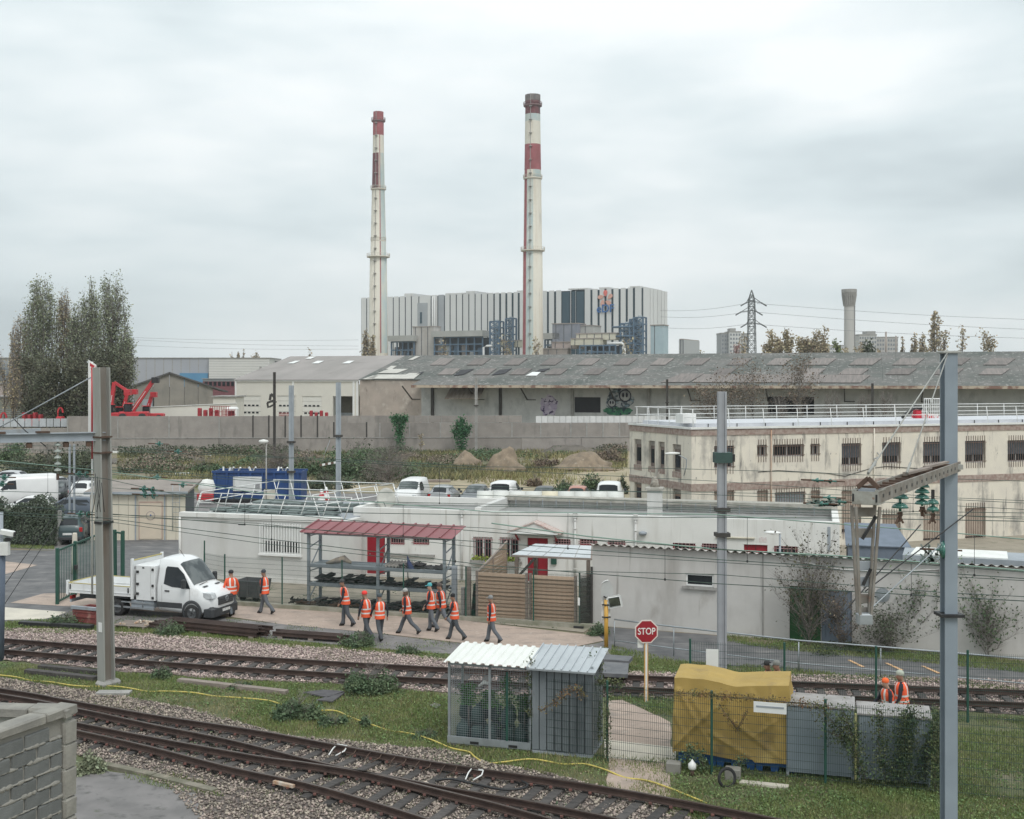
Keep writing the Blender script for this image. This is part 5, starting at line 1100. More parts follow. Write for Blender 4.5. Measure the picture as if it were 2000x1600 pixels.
# ---- chimneys
def chimney(label,cx,Y,secs,rings,bands,strip,nm):
    x=(cx-CX)/F*Y;t=thing('chimney',label,'chimney',(x,Y,0),0,'power station chimneys');zf=lambda py:H-(py-CY)/F*Y;wf=lambda w:w/2/F*Y
    prof=[(zf(y),wf(w))for y,w in secs];prof.sort()
    def rad(z):
        for(z0,r0),(z1,r1)in zip(prof,prof[1:]):
            if z0<=z<=z1:return r0+(r1-r0)*(z-z0)/(z1-z0)
        return prof[0][1]if z<prof[0][0]else prof[-1][1]
    lv=sorted({round(z,3)for z,_ in prof}|{0.0}|{round(zf(b[0]),3)for b in bands}|{round(zf(b[1]),3)for b in bands})
    mats=[mat('chimney_cream',(.70,.66,.57),(.65,.61,.53),.12,.9,st=(1,1,.1),stain=[((.55,.47,.38),.3,(1,1,.04),.54,.74),((.44,.30,.21),.55,(1,1,.04),.63,.76),((.40,.40,.38),.2,(1,1,.3),.62,.8)]),mat('chimney_red',(.34,.10,.11),(.27,.08,.085),.2,.85,stain=[((.20,.11,.11),.5,(1,1,.1),.62,.8)]),mat('chimney_dark_red',(.13,.04,.045),(.22,.08,.085),.3,.9,st=(1,1,.1),stain=[((.07,.06,.06),.6,(1,1,.1),.50,.66)]),mat('chimney_pale_blue',(.42,.50,.50),(.55,.56,.50),.3,.9,st=(1,1,.3)),mat('chimney_soot',(.10,.09,.09),(.20,.17,.16),.4)]
    n=48;b=MB()
    for z0,z1 in zip(lv,lv[1:]):
        zm=(z0+z1)/2;mi=0
        for bb in bands:
            if zf(bb[1])<zm<zf(bb[0]):mi=bb[2]
        for i in range(n):
            a0,a1=2*math.pi*i/n,2*math.pi*(i+1)/n;m_=mi;ax=math.cos((a0+a1)/2);fy=math.sin((a0+a1)/2)<0
            if fy:
                for(u0,u1,y0,y1,sm_)in strip:
                    if u0<ax<u1 and zf(y1)<zm<zf(y0):m_=sm_
            r0,r1=rad(z0),rad(z1)
            b.add([(r0*math.cos(a0),r0*math.sin(a0),z0),(r0*math.cos(a1),r0*math.sin(a1),z0),(r1*math.cos(a1),r1*math.sin(a1),z1),(r1*math.cos(a0),r1*math.sin(a0),z1)],[(0,1,2,3)],m_,True)
    z1=lv[-1];r1=rad(z1);b.add([(r1*.85*math.cos(2*math.pi*i/n),r1*.85*math.sin(2*math.pi*i/n),z1-.3)for i in range(n)],[tuple(range(n))],4)
    o=b.build('shaft',mats,t)
    bm=bmesh.new();bm.from_mesh(o.data);bmesh.ops.remove_doubles(bm,verts=bm.verts,dist=.02);bmesh.ops.recalc_face_normals(bm,faces=bm.faces);bm.to_mesh(o.data);bm.free()
    for(py,w,m)in rings:
        r_=wf(w);z=zf(py);t2=MB().lathe([(rad(z)-.1,-.7),(r_,-.3),(r_,.3),(rad(z)-.1,.4)],(0,0,z),32,cap=False).build('gallery_ring',m,t)
        rl=MB()
        for i in range(32):a=2*math.pi*i/32;rl.tube((r_*math.cos(a),r_*math.sin(a),z+.3),(r_*math.cos(a),r_*math.sin(a),z+1.8),.08,n=4)
        for i in range(32):a=2*math.pi*i/32;a2=2*math.pi*(i+1)/32;rl.bar((r_*math.cos(a),r_*math.sin(a),z+1.8),(r_*math.cos(a2),r_*math.sin(a2),z+1.8),.12)
        rl.build('guard_rail',m,t2,kind='stuff')
    ld=MB();zs=np.arange(6,lv[-1]-4,7);
    for z in zs:
        r_=rad(z);ang=R(250);ld.bar((r_*math.cos(ang)*1.0,-abs(r_*math.sin(ang))-.1,z),(r_*math.cos(ang),-abs(rad(min(z+7,lv[-1]))*math.sin(ang))-.1,z+7),.3)
        ld.box(r_*math.cos(ang)-.8,-abs(r_*math.sin(ang))-1.2,z,r_*math.cos(ang)+.8,-abs(r_*math.sin(ang)),z+.3)
    ld.build('ladder',mat('ladder_grey',(.36,.34,.32)),t);return t
# (pixel row, pixel width) sections; (row, ring width); colour bands (top row, bottom row, colour)
chimney('right chimney, thicker, with sooty red and white top bands',1040.5,634,[(186,30),(205,30),(206,29),(300,31.5),(350,33),(490,36.5),(491,38),(693,41)],
        [(207,36,mat('ring_dark',(.2,.12,.12))),(349,37,M_conc_l),(490,47,M_conc_l)],
        [(186,198,4),(198,207,2),(207,226,2),(224,238,3),(238,283,0),(283,333,1)],
        [(.05,.9,322,349,3),(-.95,-.72,335,700,1),(-.70,-.22,345,700,3),(-.20,-.02,349,700,3)],'r')
chimney('left chimney, slimmer, with red top and red stripe down its length',739,674,[(219,20),(236,20),(237,21),(300,22),(370,25),(500,31),(501,33),(690,38)],
        [(237,27,mat('ring_dark',(0,0,0))),(370,30,M_conc_l),(471,30,M_conc_l),(502,45,M_conc_l)],
        [(219,265,1)],
        [(-.5,.75,265,274,1),(-1,.1,305,343,2),(.25,.70,308,345,1),(.20,.42,270,700,1),(.44,.95,290,700,3),(-1,.1,343,350,3)],'l')
# ---- pylon, tower, flats
def pylon(label,px,Y,ytop,ybase,w0,w1,arms):
    x=(px-CX)/F*Y;t=thing('lattice_pylon',label,'pylon',(x,Y,0));zt=H-(ytop-CY)/F*Y;s=Y/F;nb=NB();n=16;Pp=[];Q=[]
    zs=[zt*(1-(1-k/n)**1.15)for k in range(n+1)]
    def wd(z):return(w1+(w0-w1)*min(1,z/(zt*.92)))*s/2 if z<zt*.92 else w0*s/2*(1-(z-zt*.92)/(zt*.08)*.9)
    for k in range(n):
        a,c=zs[k],zs[k+1];wa,wc=wd(a),wd(c);ca=[(-wa,-wa,a),(wa,-wa,a),(wa,wa,a),(-wa,wa,a)];cc=[(-wc,-wc,c),(wc,-wc,c),(wc,wc,c),(-wc,wc,c)]
        for i in range(4):j=(i+1)%4;Pp+=[ca[i],ca[i],ca[j],cc[i]];Q+=[cc[i],cc[j],cc[i],cc[j]]
    nb.segs(Pp,Q,.11,n=4);nb.build('lattice',mat('pylon_steel',(.13,.14,.14)),t)
    for(py,l,r_)in arms:
        z=H-(py-CY)/F*Y;MB().bar((-l*s,0,z),(0,0,z+.5),.35).bar((r_*s,0,z),(0,0,z+.5),.35).bar((-l*s,0,z),(-w0*s/2,0,z+2),.25).bar((r_*s,0,z),(w0*s/2,0,z+2),.25).build('cross_arm',mat('pylon_steel',(0,0,0)),t)
        for q in(-l*s,r_*s):MB().tube((q,0,z),(q+(2.5 if q>0 else-2.5),0,z-1.5),.3,n=6).build('insulator',mat('pylon_steel',(0,0,0)),t)
    return t
pylon('dark lattice electricity pylon on the skyline between flats and trees',1468,520,567,690,11,19,[(591,10,18),(609,20,10),(633,10,18)])
wires=[]
for(y0,y1,y2,xl,xr)in((607,592,620,1290,2200),(619,609,640,1290,2200),(640,633,655,1290,2200)):
    for(xa_,ya_,xb_,yb_,Ya,Yb)in((xl,y0,1462,y1,560,520),(1478,y1+1,xr,y2+10,520,460)):
        a,c=P(xa_,ya_,Ya),P(xb_,yb_,Yb);pts=[a.lerp(c,k/12)-Vector((0,0,3.0*math.sin(math.pi*k/12)*.4))for k in range(13)]
        tag(MB().path(pts,.07,4).build('power_line',mat('far_cable',(.30,.31,.32))),'thin far power line strung from the lattice pylon','power line','far power lines')
for y0,y1 in((657,664),(672,682),(660,676)):
    a,c=P(200,y0,560),P(700,y1,560);tag(MB().path([a.lerp(c,k/12)-Vector((0,0,1.0*math.sin(math.pi*k/12)))for k in range(13)],.055,4).build('power_line',mat('far_cable',(0,0,0))),'faint far power line crossing the sky left of the chimneys','power line','faint power lines left')
Yt=560;x=(1658.5-CX)/F*Yt;s=Yt/F;t=thing('concrete_tower','slender pale concrete tower with a flared crown','tower',(x,Yt,0));zf=lambda py:H-(py-CY)/F*Yt
b=MB();n=20;pr=[(10.5*s,0),(9.5*s,zf(640)),(9.5*s,zf(600)),(11*s,zf(580)),(13*s,zf(575)),(13*s,zf(568))]
b.lathe(pr,(0,0,0),20,sm=False);b.build('shaft',mat('tower_concrete',(.50,.485,.465),(.43,.42,.40),.1,.9,st=(1,1,.1)),t)
for i in range(20):a=2*math.pi*i/20;MB().bar((9.8*s*math.cos(a),9.8*s*math.sin(a),zf(598)),(13.3*s*math.cos(a),13.3*s*math.sin(a),zf(574)),.5).build('crown_rib',M_conc,t)
MB().lathe([(13.5*s,-.5),(14.5*s,0),(14.5*s,1.6),(13.5*s,1.6)],(0,0,zf(572)),20,cap=False,sm=False).build('crown_ring',M_conc,t);MB().box(8.5*s,-1,0,10.5*s,0,zf(582)).build('cable_riser',mat('riser_dark',(.22,.22,.22)),t)
def flats(label,x0,x1,y0,Y,m,nx,ny,top=None):
    f=Fr(((x0-CX)/F*Y,Y),0);t=fthing('apartment_block',label,'apartment block',f,0,0,0);w=(x1-x0)/F*Y;zt=H-(y0-CY)/F*Y
    MB().box(0,0,0,w,18,zt).build('wall',m,t);MB().box(-.3,-.3,zt,w+.3,18,zt+.8).build('roof',M_conc,t)
    wm=MB().box(0,-.25,0,w/nx*.55,-.01,1.5).mesh('window',mat('flat_window',(.22,.24,.26)))
    z=zt-2.6
    for j in range(ny):
        for i in range(nx):link('window',wm,t,(w/nx*(i+.22),0,z))
        z-=3.0
    if top:MB().box(w*top[0],2,zt,w*top[1],12,zt+3).build('plant_room',M_conc,t)
flats('slim pale apartment block left of the pylon, dark left edge',1409,1425,652,900,mat('flat_grey',(.38,.39,.40)),3,10)
flats('taller white apartment block just left of the pylon',1425,1447,649,895,M_pan,4,11,(.1,.6))
flats('white apartment block partly behind the pylon',1447,1462,653,905,mat('flat_white',(.55,.54,.52)),3,10)
flats('white apartment block right of the slender tower',1678,1712,655,850,mat('flat_white',(0,0,0)),7,10,(.5,1))
flats('lower pale apartment block behind thin poplars',1712,1754,660,860,mat('flat_warm',(.50,.48,.46)),8,9)
flats('low pale block between tan trees and the slender tower',1612,1648,676,900,M_pan,8,4)
t=thing('gantry_crane','pale beam structure with hook shapes near the thin poplars','gantry',((1716-CX)/F*600,600,0));
MB().box(0,0,H+10.5,30,2,H+13).build('beam',mat('pale_steel',(.50,.48,.45)),t);MB().tube((4,1,H+8),(4,1,H+24),.5).tube((9,1,H+8),(9,1,H+22),.4).build('post',M_rst,t)
# ================================================================ trees and bushes
def branchy(nb,base,h,w,rng,n,up=.9,spread=.35,r=.12,sub=6,start=.12,crown_lo=.15,shape='fast'):
    """limbs and twigs of a tree about the origin; returns twig tips"""
    tips=[];Pa=[];Qa=[];R0=[];R1=[]
    for i in range(n):
        z0=h*(start+(1-start)*.75*rng.uniform()**1.2);th=rng.uniform(0,2*np.pi);L=(h-z0)*rng.uniform(.55,1.0)if shape=='fast' else h*rng.uniform(.3,.55)
        p=np.array([0,0,z0]);d=np.array([np.cos(th),np.sin(th),0]);k=6
        reach=w/2*rng.uniform(.5,1.0)*(1-(z0/h)**2*.8);rr=r*.45*(1-z0/h*.7)
        for j in range(k):
            f=(j+1)/k
            if shape=='fast':tp=1-((z0+L*f)/h)**3.4*.80;q=np.array([d[0]*reach*f**.5*tp,d[1]*reach*f**.5*tp,z0+L*f])
            elif shape=='fan':q=np.array([d[0]*reach*f**1.2,d[1]*reach*f**1.2,z0+(L/.55)*(.55+.45*(i%3)/2)*f])
            else:q=np.array([d[0]*reach*f,d[1]*reach*f,z0+L*up*f*(1-.3*f)])
            q=q+rng.normal(scale=.02*w,size=3)*[1,1,.4]
            Pa.append(p);Qa.append(q);R0.append(rr*(1-j/k*.8));R1.append(rr*(1-(j+1)/k*.8))
            for s in range(sub):
                g=p+(q-p)*rng.uniform();v=rng.normal(size=3)*(.5 if shape=='fast' else .8);v[2]=abs(v[2])+up;v/=np.linalg.norm(v);l=w*rng.uniform(.08,.2)if shape=='fast' else w*rng.uniform(.1,.22)
                e=g+v*l+d*l*.4;Pa.append(g);Qa.append(e);R0.append(rr*.22);R1.append(rr*.06);tips.append(g*.4+e*.6);tips.append(e)
            p=q
    nb.segs(Pa,Qa,R0,R1,3);return np.array(tips)
def tree(name,label,base,h,w,n=26,leaf=None,nl=3000,ls=.22,seed=1,shape='fast',cat='tree',group=None,bare=None,start=.12,up=.9,tr=None,clump=.6,sub=6,bark=None,twr=None):
    rg=np.random.default_rng(seed);t=thing(name,label,cat,base,0,group);r=tr or h*.012
    b=MB();pts=[];
    for k in range(6):f=k/5;pts.append((rg.normal()*.01*h*f,rg.normal()*.01*h*f,h*.9*f))
    b.path(pts,[r*(1-.92*k/5)for k in range(6)],7).build('trunk',bark or M_bark,t)
    nb=NB();tips=branchy(nb,0,h,w,rg,n,up,r=twr or r,sub=sub,start=start,shape=shape);nb.build('branches',M_twig,t)
    if leaf and nl:
        idx=rg.integers(0,len(tips),nl);C=tips[idx]+rg.normal(scale=clump*w*(.045 if shape=='fast' else .09),size=(nl,3))
        if bare:k=rg.uniform(size=nl)>bare*np.clip(C[:,2]/h,0,1)**1.5;C=C[k]
        NB().leaves(C,ls,rg).build('foliage',leaf,t)
    return t
def gp(px,Y):return Vector(((px-CX)/F*Y,Y,0))
M_leaf_u=mat('understorey_leaf',(.09,.105,.07),(.13,.125,.085),.3,.85,isl=.5,spec=.2)
# the poplar group behind the yard at left
Yp=205
for i,(px,top,wpx,nl,lf,dy,lab)in enumerate([
    (80,545,66,6800,M_leaf_o,0,'tallest left poplar with rounded crown and green-gold leaves'),(126,560,42,2300,M_leaf_t,6,'thin grey poplar between the two tall pairs'),
    (176,546,48,4200,M_leaf_o,2,'slender tall poplar just left of the right-hand poplar'),(218,543,70,6800,M_leaf_o,-4,'right-hand poplar, tallest and nearest the barn'),
    (150,590,46,3600,M_leaf_o,-3,'shorter yellowish poplar in the middle of the row'),(46,605,48,1500,M_leaf_t,3,'bare-topped poplar at the left end of the row'),(243,640,44,3600,M_leaf_o,-6,'low dark poplar at the right end of the row'),(30,630,26,600,M_leaf_t,8,'thin bare poplar stems at the far left')]):
    Y=Yp+dy;h=H-(top-CY)/F*Y;w=wpx/F*Y*1.34
    tree('poplar_tree',lab,gp(px,Y),h,w,46,lf,int(nl*1.9),.17,20+i,group='poplars at left',bare=.62,start=.06,clump=1.2,sub=6,twr=h*.010)
# dark understorey below them
UND=['dark low tree under the tallest left poplar','dark low tree under the thin grey poplar','dark low tree in the middle below the poplars','dark low tree behind the red and white marker board','dark low tree nearest the barn, right of the tall mast','lower dark tree in front, left of the poplar group','lower dark tree in front, middle of the poplar group','lower dark tree in front, beside the tall mast']
for i,(px,top,wpx)in enumerate([(60,690,60),(110,695,64),(158,688,60),(205,680,64),(240,705,48),(85,715,60),(140,718,60),(190,712,60)]):
    Y=Yp-10-(i%3)*2;h=H-(top-CY)/F*Y;tree('understorey_tree',UND[i],gp(px,Y),h,wpx/F*Y,22,M_leaf_u,3300,.20,50+i,'round',group='dark trees below the poplars',start=.05,up=.8,clump=1.5)
for i,(px,top,wpx)in enumerate([(8,690,50),(26,720,30)]):
    Y=195;h=H-(top-CY)/F*Y;tree('bare_tree',['bare spreading tree at the far left edge','small bare tree beside the left poplars'][i],gp(px,Y),h,wpx/F*Y,18,M_leaf_t,500,.16,70+i,'round',start=.25)
# skyline trees
for i,(px,top,wpx,lf,nl,Y,shp,lab)in enumerate([
    (716,645,26,M_leaf_t,500,500,'fast','bare poplar clump at the foot of the left chimney, left part'),(726,652,22,M_leaf_t,400,500,'fast','bare poplar clump at the foot of the left chimney, right part'),
    (990,660,30,M_leaf_t,300,540,'round','bare brown tree before the plant left of the right chimney'),(1048,664,22,M_leaf_t,250,540,'round','bare brown tree at the foot of the right chimney'),(1226,668,30,M_leaf_t,300,540,'round','bare brown tree before the blue pipe towers'),(868,664,22,M_leaf_t,250,540,'round','bare brown tree before the open blue gallery'),
    (452,684,9,M_leaf_t,150,520,'fast','thin bare poplar on the skyline, left of a pair'),(465,682,10,M_leaf_t,150,520,'fast','thin bare poplar above the white warehouse'),(475,681,11,M_leaf_t,150,520,'fast','thin bare poplar, right of three above the white warehouse'),(500,694,20,M_leaf_t,200,520,'round','low bare bush on the skyline above the shed end'),(605,688,12,M_leaf_t,150,520,'round','small bare tree above the pale warehouse roof'),
    (1437,668,26,mat('pink_leaf',(.38,.24,.22),(.30,.20,.18),.2,.9,isl=.3),1600,420,'round','pinkish autumn tree in front of the flats by the pylon'),(1452,668,22,M_leaf_t,500,430,'round','bare grey tree at the foot of the pylon'),
    (1505,668,30,M_leaf_t,2200,400,'round','tan autumn tree, leftmost of the skyline row right of the pylon'),(1524,662,32,M_leaf_t,2600,405,'round','tan autumn tree, second of the skyline row'),(1540,660,26,M_leaf_t,2600,398,'round','tallest tan tree of the left skyline clump'),
    (1570,662,32,M_leaf_t,2600,402,'round','golden tree at the left of the second skyline clump'),(1590,664,34,M_leaf_t,2800,400,'round','golden tree in the middle of the second skyline clump'),(1606,662,28,M_leaf_t,2300,396,'round','golden tree at the right of the second skyline clump'),
    (1637,669,22,mat('fresh_leaf',(.10,.14,.05),(.14,.16,.06),.3,.85,isl=.4),1800,380,'round','small green tree left of the slender tower'),
    (1696,678,26,M_leaf_d,1200,380,'round','low dark bush right of the slender tower'),(1764,656,14,M_leaf_t,250,400,'fast','thin bare poplar left of the thicker pair'),(1785,648,22,M_leaf_t,700,400,'fast','bare poplar pair, left one'),(1802,650,20,M_leaf_t,600,402,'fast','bare poplar pair, right one'),
    (1826,606,34,M_leaf_t,900,380,'fast','tall brown poplar near the right edge, tallest on that skyline'),(1844,650,22,M_leaf_t,400,384,'round','smaller poplar right of the tall brown one'),(1880,650,30,M_leaf_t,500,384,'round','poplar beyond the blue-grey mast'),(1930,662,40,M_leaf_t,1800,390,'round','tan tree at the far right of the skyline'),(1370,684,14,M_leaf_t,120,500,'round','tiny bare tree on the skyline left of the flats')]):
    h=H-(top-CY)/F*Y;tree('skyline_tree',lab,gp(px,Y),h,wpx/F*Y,16,lf,nl,.0011*Y,100+i,shp,group='trees on the skyline',start=.08 if shp=='fast' else .2,clump=1.3,sub=4,twr=h*.02)
for px in np.arange(1660,1850,22):tree('skyline_tree','low hazy bush along the skyline right of the slender tower',gp(px,460),H+9+(px%3)*1.5,7,8,M_leaf_t,500,.5,int(px),'round',group='low skyline bushes',start=.3,sub=3)
# plants against the concrete wall, waste-ground bushes
tree('sapling','bare brown sapling between the two green climbers',gp(822,160),H-(848-CY)/F*160,18/F*160,12,M_leaf_t,60,.14,822,'round',start=.1)
def bush(label,px,py,wpx,hpx,lf,nl,ls,seed,Y=None,group=None,n=16,name='bush',twig=True,z=0):
    g=G(px,py);Y=g.y;s=Y/F;h=hpx*s;w=wpx*s;rg=np.random.default_rng(seed);t=thing(name,label,'bush',(g.x,g.y,z),0,group)
    nb=NB();tips=branchy(nb,0,h,w,rg,n,.7,r=h*.03,sub=4,start=.0,shape='round');nb.build('branches',M_twig,t)
    nb_=9;bc=np.stack([rg.uniform(-.36,.36,nb_)*w,rg.uniform(-.3,.3,nb_)*w,rg.uniform(.0,.62,nb_)*h*rg.uniform(.4,1,nb_)],1);bc[:,2]*=1-np.abs(bc[:,0])/w;j=rg.integers(0,nb_,nl)
    C=bc[j]+rg.normal(size=(nl,3))*[w*.10,w*.10,h*.17];C[:,2]=np.abs(C[:,2]);NB().leaves(C,ls,rg).build('foliage',lf,t);return t
def shrub(label,px,py,wpx,hpx,lf,nl,ls,seed,group=None,n=22,start=.0,name='shrub',clump=.6,up=.9): # open twiggy shrub
    g=G(px,py);s=g.y/F;h=hpx*s;w=wpx*s;rg=np.random.default_rng(seed);t=thing(name,label,'shrub',(g.x,g.y,0),0,group)
    nb=NB();tips=branchy(nb,0,h,w*1.15,rg,n,up,r=h*.016,sub=8,start=start,shape='fan');nb.build('branches',M_twig,t)
    idx=rg.integers(0,len(tips),nl);C=tips[idx]+rg.normal(scale=clump*w*.05,size=(nl,3));NB().leaves(C,ls,rg).build('foliage',lf,t);return t
def scrub(name,poly,dens,m,ls,hh,thr,ns,off,excl=()):
    X,Y=scatter(poly,dens,rng);nz=vnoise(X+off,Y*.6+off,ns)*.7+vnoise(X+off,Y+5,ns/2.7)*.3;k=nz>thr;X,Y,nz=X[k],Y[k],nz[k]
    for e in excl:k=~in_poly(X,Y,POLY[e]);X,Y,nz=X[k],Y[k],nz[k]
    NB().leaves(np.stack([X,Y,.02+rng.uniform(0,1,len(X))**1.4*hh*np.clip((nz-thr)*6,.1,1)],1),ls,rng,flat=.3).build(name,m)
SCR=pxs([(230,888),(1225,880),(1225,893),(1000,896),(840,915),(740,946),(600,950),(415,925),(230,925)])
scrub('scrub',SCR,34,M_leaf_d,.13,1.3,.56,8,3);scrub('scrub',SCR,34,M_weed,.12,.9,.54,6,31);scrub('scrub',SCR,26,mat('bramble',(.19,.155,.12),(.26,.21,.16),.5,.9,isl=.4),.12,1.1,.52,7,57)
M_clov=mat('clover',(.12,.19,.07),(.18,.23,.09),1.5,.85,isl=.35)
for i_,pl in enumerate(TUFT[:6]):scrub('ground_cover',pl,260,M_clov,.03,.09,.50,1.1,11+i_*5,('tan','cream','road'))
for i_,pl in enumerate(TUFT[:5]):scrub('dead_leaves',pl,40,mat('dead_leaf',(.36,.29,.20),(.24,.18,.12),2,.9,isl=.5),.025,.02,.35,1.6,3+i_*5,('tan','cream','road'))
scrub('low_weeds',POLY['foot'],50,M_weed,.03,.05,.60,.8,5);scrub('low_weeds',POLY['bg'],60,M_weed,.035,.10,.66,1.3,15);scrub('low_weeds',POLY['bp'],50,M_weed,.035,.10,.68,1.2,25);scrub('low_weeds',POLY['inner'],40,M_weed,.04,.08,.62,1.2,35)
M_brown=mat('russet_leaf',(.20,.15,.11),(.15,.12,.085),.6,.9,isl=.4)
W0='scrub bush on the waste ground '
for i,(px,py,w,h,lf,nl,lab)in enumerate([
    (545,925,110,70,M_twig,500,'large bare thorn bush left of the two grey posts'),(600,930,80,60,M_weed,1500,W0+'between the two grey posts'),(690,930,120,78,M_weed,2600,W0+'right of the second grey post, large green'),
    (760,945,130,85,M_twig,700,'large grey-brown thorn thicket left of the small white van'),(775,938,90,50,M_weed,1600,W0+'in the thorn thicket'),(640,955,90,34,M_leaf_d,1500,W0+'dark and low behind the blue skip'),(400,925,70,34,M_weed,1500,W0+'left of the blue skip'),
    (330,905,90,26,M_weed,1200,W0+'in the open left part'),(1068,915,50,34,M_brown,1200,'russet dock bush left of the sand heap'),(1190,905,60,34,M_brown,1300,'russet dock bush near the cream building'),(1165,898,50,22,M_brown,900,'low russet bush by the rubble ridge'),
    (1100,962,44,32,M_weed,1500,'green bush right of the dark car roof'),(1160,965,46,52,M_weed,1300,'taller leggy green bush left of the white van near the cream building'),(1215,965,26,40,M_leaf_d,900,'dark bush against the corner of the cream building'),(1045,950,34,26,M_brown,700,'small brown bush behind the white minivan'),
    (90,925,190,70,M_leaf_d,7000,'long dark hedge-like thicket behind the left cars'),(165,915,80,60,M_leaf_o,1800,'ochre bush behind the left car park'),(20,905,90,50,M_weed,2600,'green bush at the far left behind the cars'),
    (960,890,80,20,M_weed,900,W0+'low along the wall foot'),(1110,878,40,16,M_leaf_d,600,'dark rubble weeds on the ridge')]):
    g=G(px,py);bush(lab,px,py,w,h,lf,nl,.0011*g.y if lf is not M_twig else .05,300+i,n=40 if lf is M_twig else 14,group='bushes on the waste ground')
# grassy weeds among the tracks
for i,(px,py,w,h,lab)in enumerate([(130,1222,60,30,'leafy weed clump by the red skip'),(325,1240,60,32,'weed clump in front of the rail stack'),(700,1262,74,34,'weed clump in front of the walking men'),(796,1278,50,22,'low weed clump at the edge of the path'),(728,1350,105,58,'largest dark weed clump between the tracks'),(585,1402,90,52,'weed clump over the yellow hose'),(310,1325,46,34,'weed tuft right of the tall mast'),(180,1510,56,48,'green bush at the foot of the block wall'),(650,1418,56,26,'low sprawling weeds on the grass'),(1170,1240,46,26,'weeds at the corner of the grey shed'),(830,1440,60,18,'weeds left of the cage'),(715,1420,30,26,'small dry weed by the hose'),(470,1345,40,18,'weed beside the pale timber')]):
    bush(lab,px,py,w,h,M_weed if i!=7 else M_leaf_o,int(w*h*.9),.045,400+i,group='weed clumps',name='weed_clump')
# shrubs against the shed
M_sl=mat('shrub_leaf',(.06,.06,.035),(.10,.095,.05),2,.85,isl=.5)
shrub('large twiggy shrub with small dark leaves in front of the green door',1580,1262,130,168,M_sl,1700,.045,501,n=36,up=.7)
shrub('second twiggy shrub crossing the blue-grey door',1640,1262,100,100,M_brown,900,.04,502,n=26)
shrub('leafy green rose-like shrub left of the blue-grey mast',1778,1268,90,122,M_weed,800,.05,503,n=24)
shrub('shrub reaching the wall right beside the blue-grey mast',1838,1270,60,120,M_weed,800,.05,504,n=20)
shrub('low brown thicket at the foot of the shed wall',1735,1275,150,62,M_leaf_d,1500,.045,505,n=44)
shrub('shrub beyond the blue-grey mast',1930,1285,120,120,M_weed,1100,.05,506,n=26)
bush('dark leaf pile at the foot of the shed doors',1640,1272,130,18,M_leaf_d,1800,.045,507,n=8)
# trees rooted between the wall and the warehouse
for px,wp,top in((1470,150,715),(1560,130,708),(1395,110,742)):
    Y=178;h=H-(top-CY)/F*Y;tree('bare_tree',['spreading bare tree with brown seed heads before the warehouse','bare tree with seed heads right of the spreading one','low bare tree left of the spreading one'][(1470,1560,1395).index(px)],gp(px,Y),h,wp/F*Y,26,M_brown,1300,.14,px,'round',start=.35,up=.75,clump=.3,tr=.12)
for i,(px,top)in enumerate(((1625,762),(1690,770),(1730,764),(1520,775))):
    Y=172;h=H-(top-CY)/F*Y;tree('bare_tree','pale leafless sapling fanning up behind the roof railing',gp(px,Y),h,5.5,26,None,0,.1,px,'fast',group='leafless saplings behind the railing',start=.3,tr=.09,sub=4,twr=.16)
# ---- earth heaps
def heap(label,px,py,wpx,hpx,m,seed):
    g=G(px,py);s=g.y/F;w=wpx*s/2;h=hpx*s;bm=bmesh.new();bmesh.ops.create_icosphere(bm,subdivisions=4,radius=1);rg=random.Random(seed)
    from mathutils import noise as mn
    for v in bm.verts:
        c=v.co;k=1+.38*mn.noise(c*2.2+Vector((seed,0,0)))+.14*mn.noise(c*7);r=math.hypot(c.x,c.y);zz=max(0,(.5+.5*math.cos(min(1,r)*math.pi))**.8*(1+.16*mn.noise(c*3+Vector((seed,3,0))))+.05*mn.noise(c*8))if c.z>0 else-.05;v.co=(c.x*w*k,c.y*w*.7*k,zz*h*k)
    me=bpy.data.meshes.new('earth_heap');bm.to_mesh(me);bm.free();me.materials.append(m);o=link('earth_heap',me,None,(g.x,g.y,0));tag(o,label,'earth heap')
    for p in me.polygons:p.use_smooth=True
M_heap=mat('tan_rubble',(.29,.225,.16),(.19,.15,.11),1.2,.95,bump=.6,bsc=5,stain=[((.45,.40,.34),3,(1,1,1),.62,.72)])
heap('conical tan heap of rubble in the middle of the waste ground',987,921,92,46,M_heap,1);heap('lower brown rubble heap left of the conical one',912,910,68,26,M_heap,2);heap('wide low sandy bank beside the russet bushes',1140,918,140,34,M_heap,3);heap('dark earth ridge along the concrete wall',1110,884,150,14,mat('dark_spoil',(.10,.09,.075),(.15,.13,.11),1),4);heap('dark ridge of debris in the left waste ground',330,900,300,7,mat('dark_spoil',(0,0,0)),5)
rr=random.Random(12)
for i,(px,py,w)in enumerate([(240,885,44),(335,893,40),(398,893,30),(275,922,10),(1030,884,8),(1120,985,22),(850,942,60),(356,928,26)]):
    g=G(px,py);L=w*g.y/F;MB().cbox(-L/2,-.3,0,L/2,.3,.25,.04).build('plank',M_whited if i!=6 else M_wood,None,'pale plank or sheet lying on the waste ground','debris','pale debris on the waste ground',loc=(g.x,g.y,0),rot=(0,0,R(rr.uniform(-8,8))))
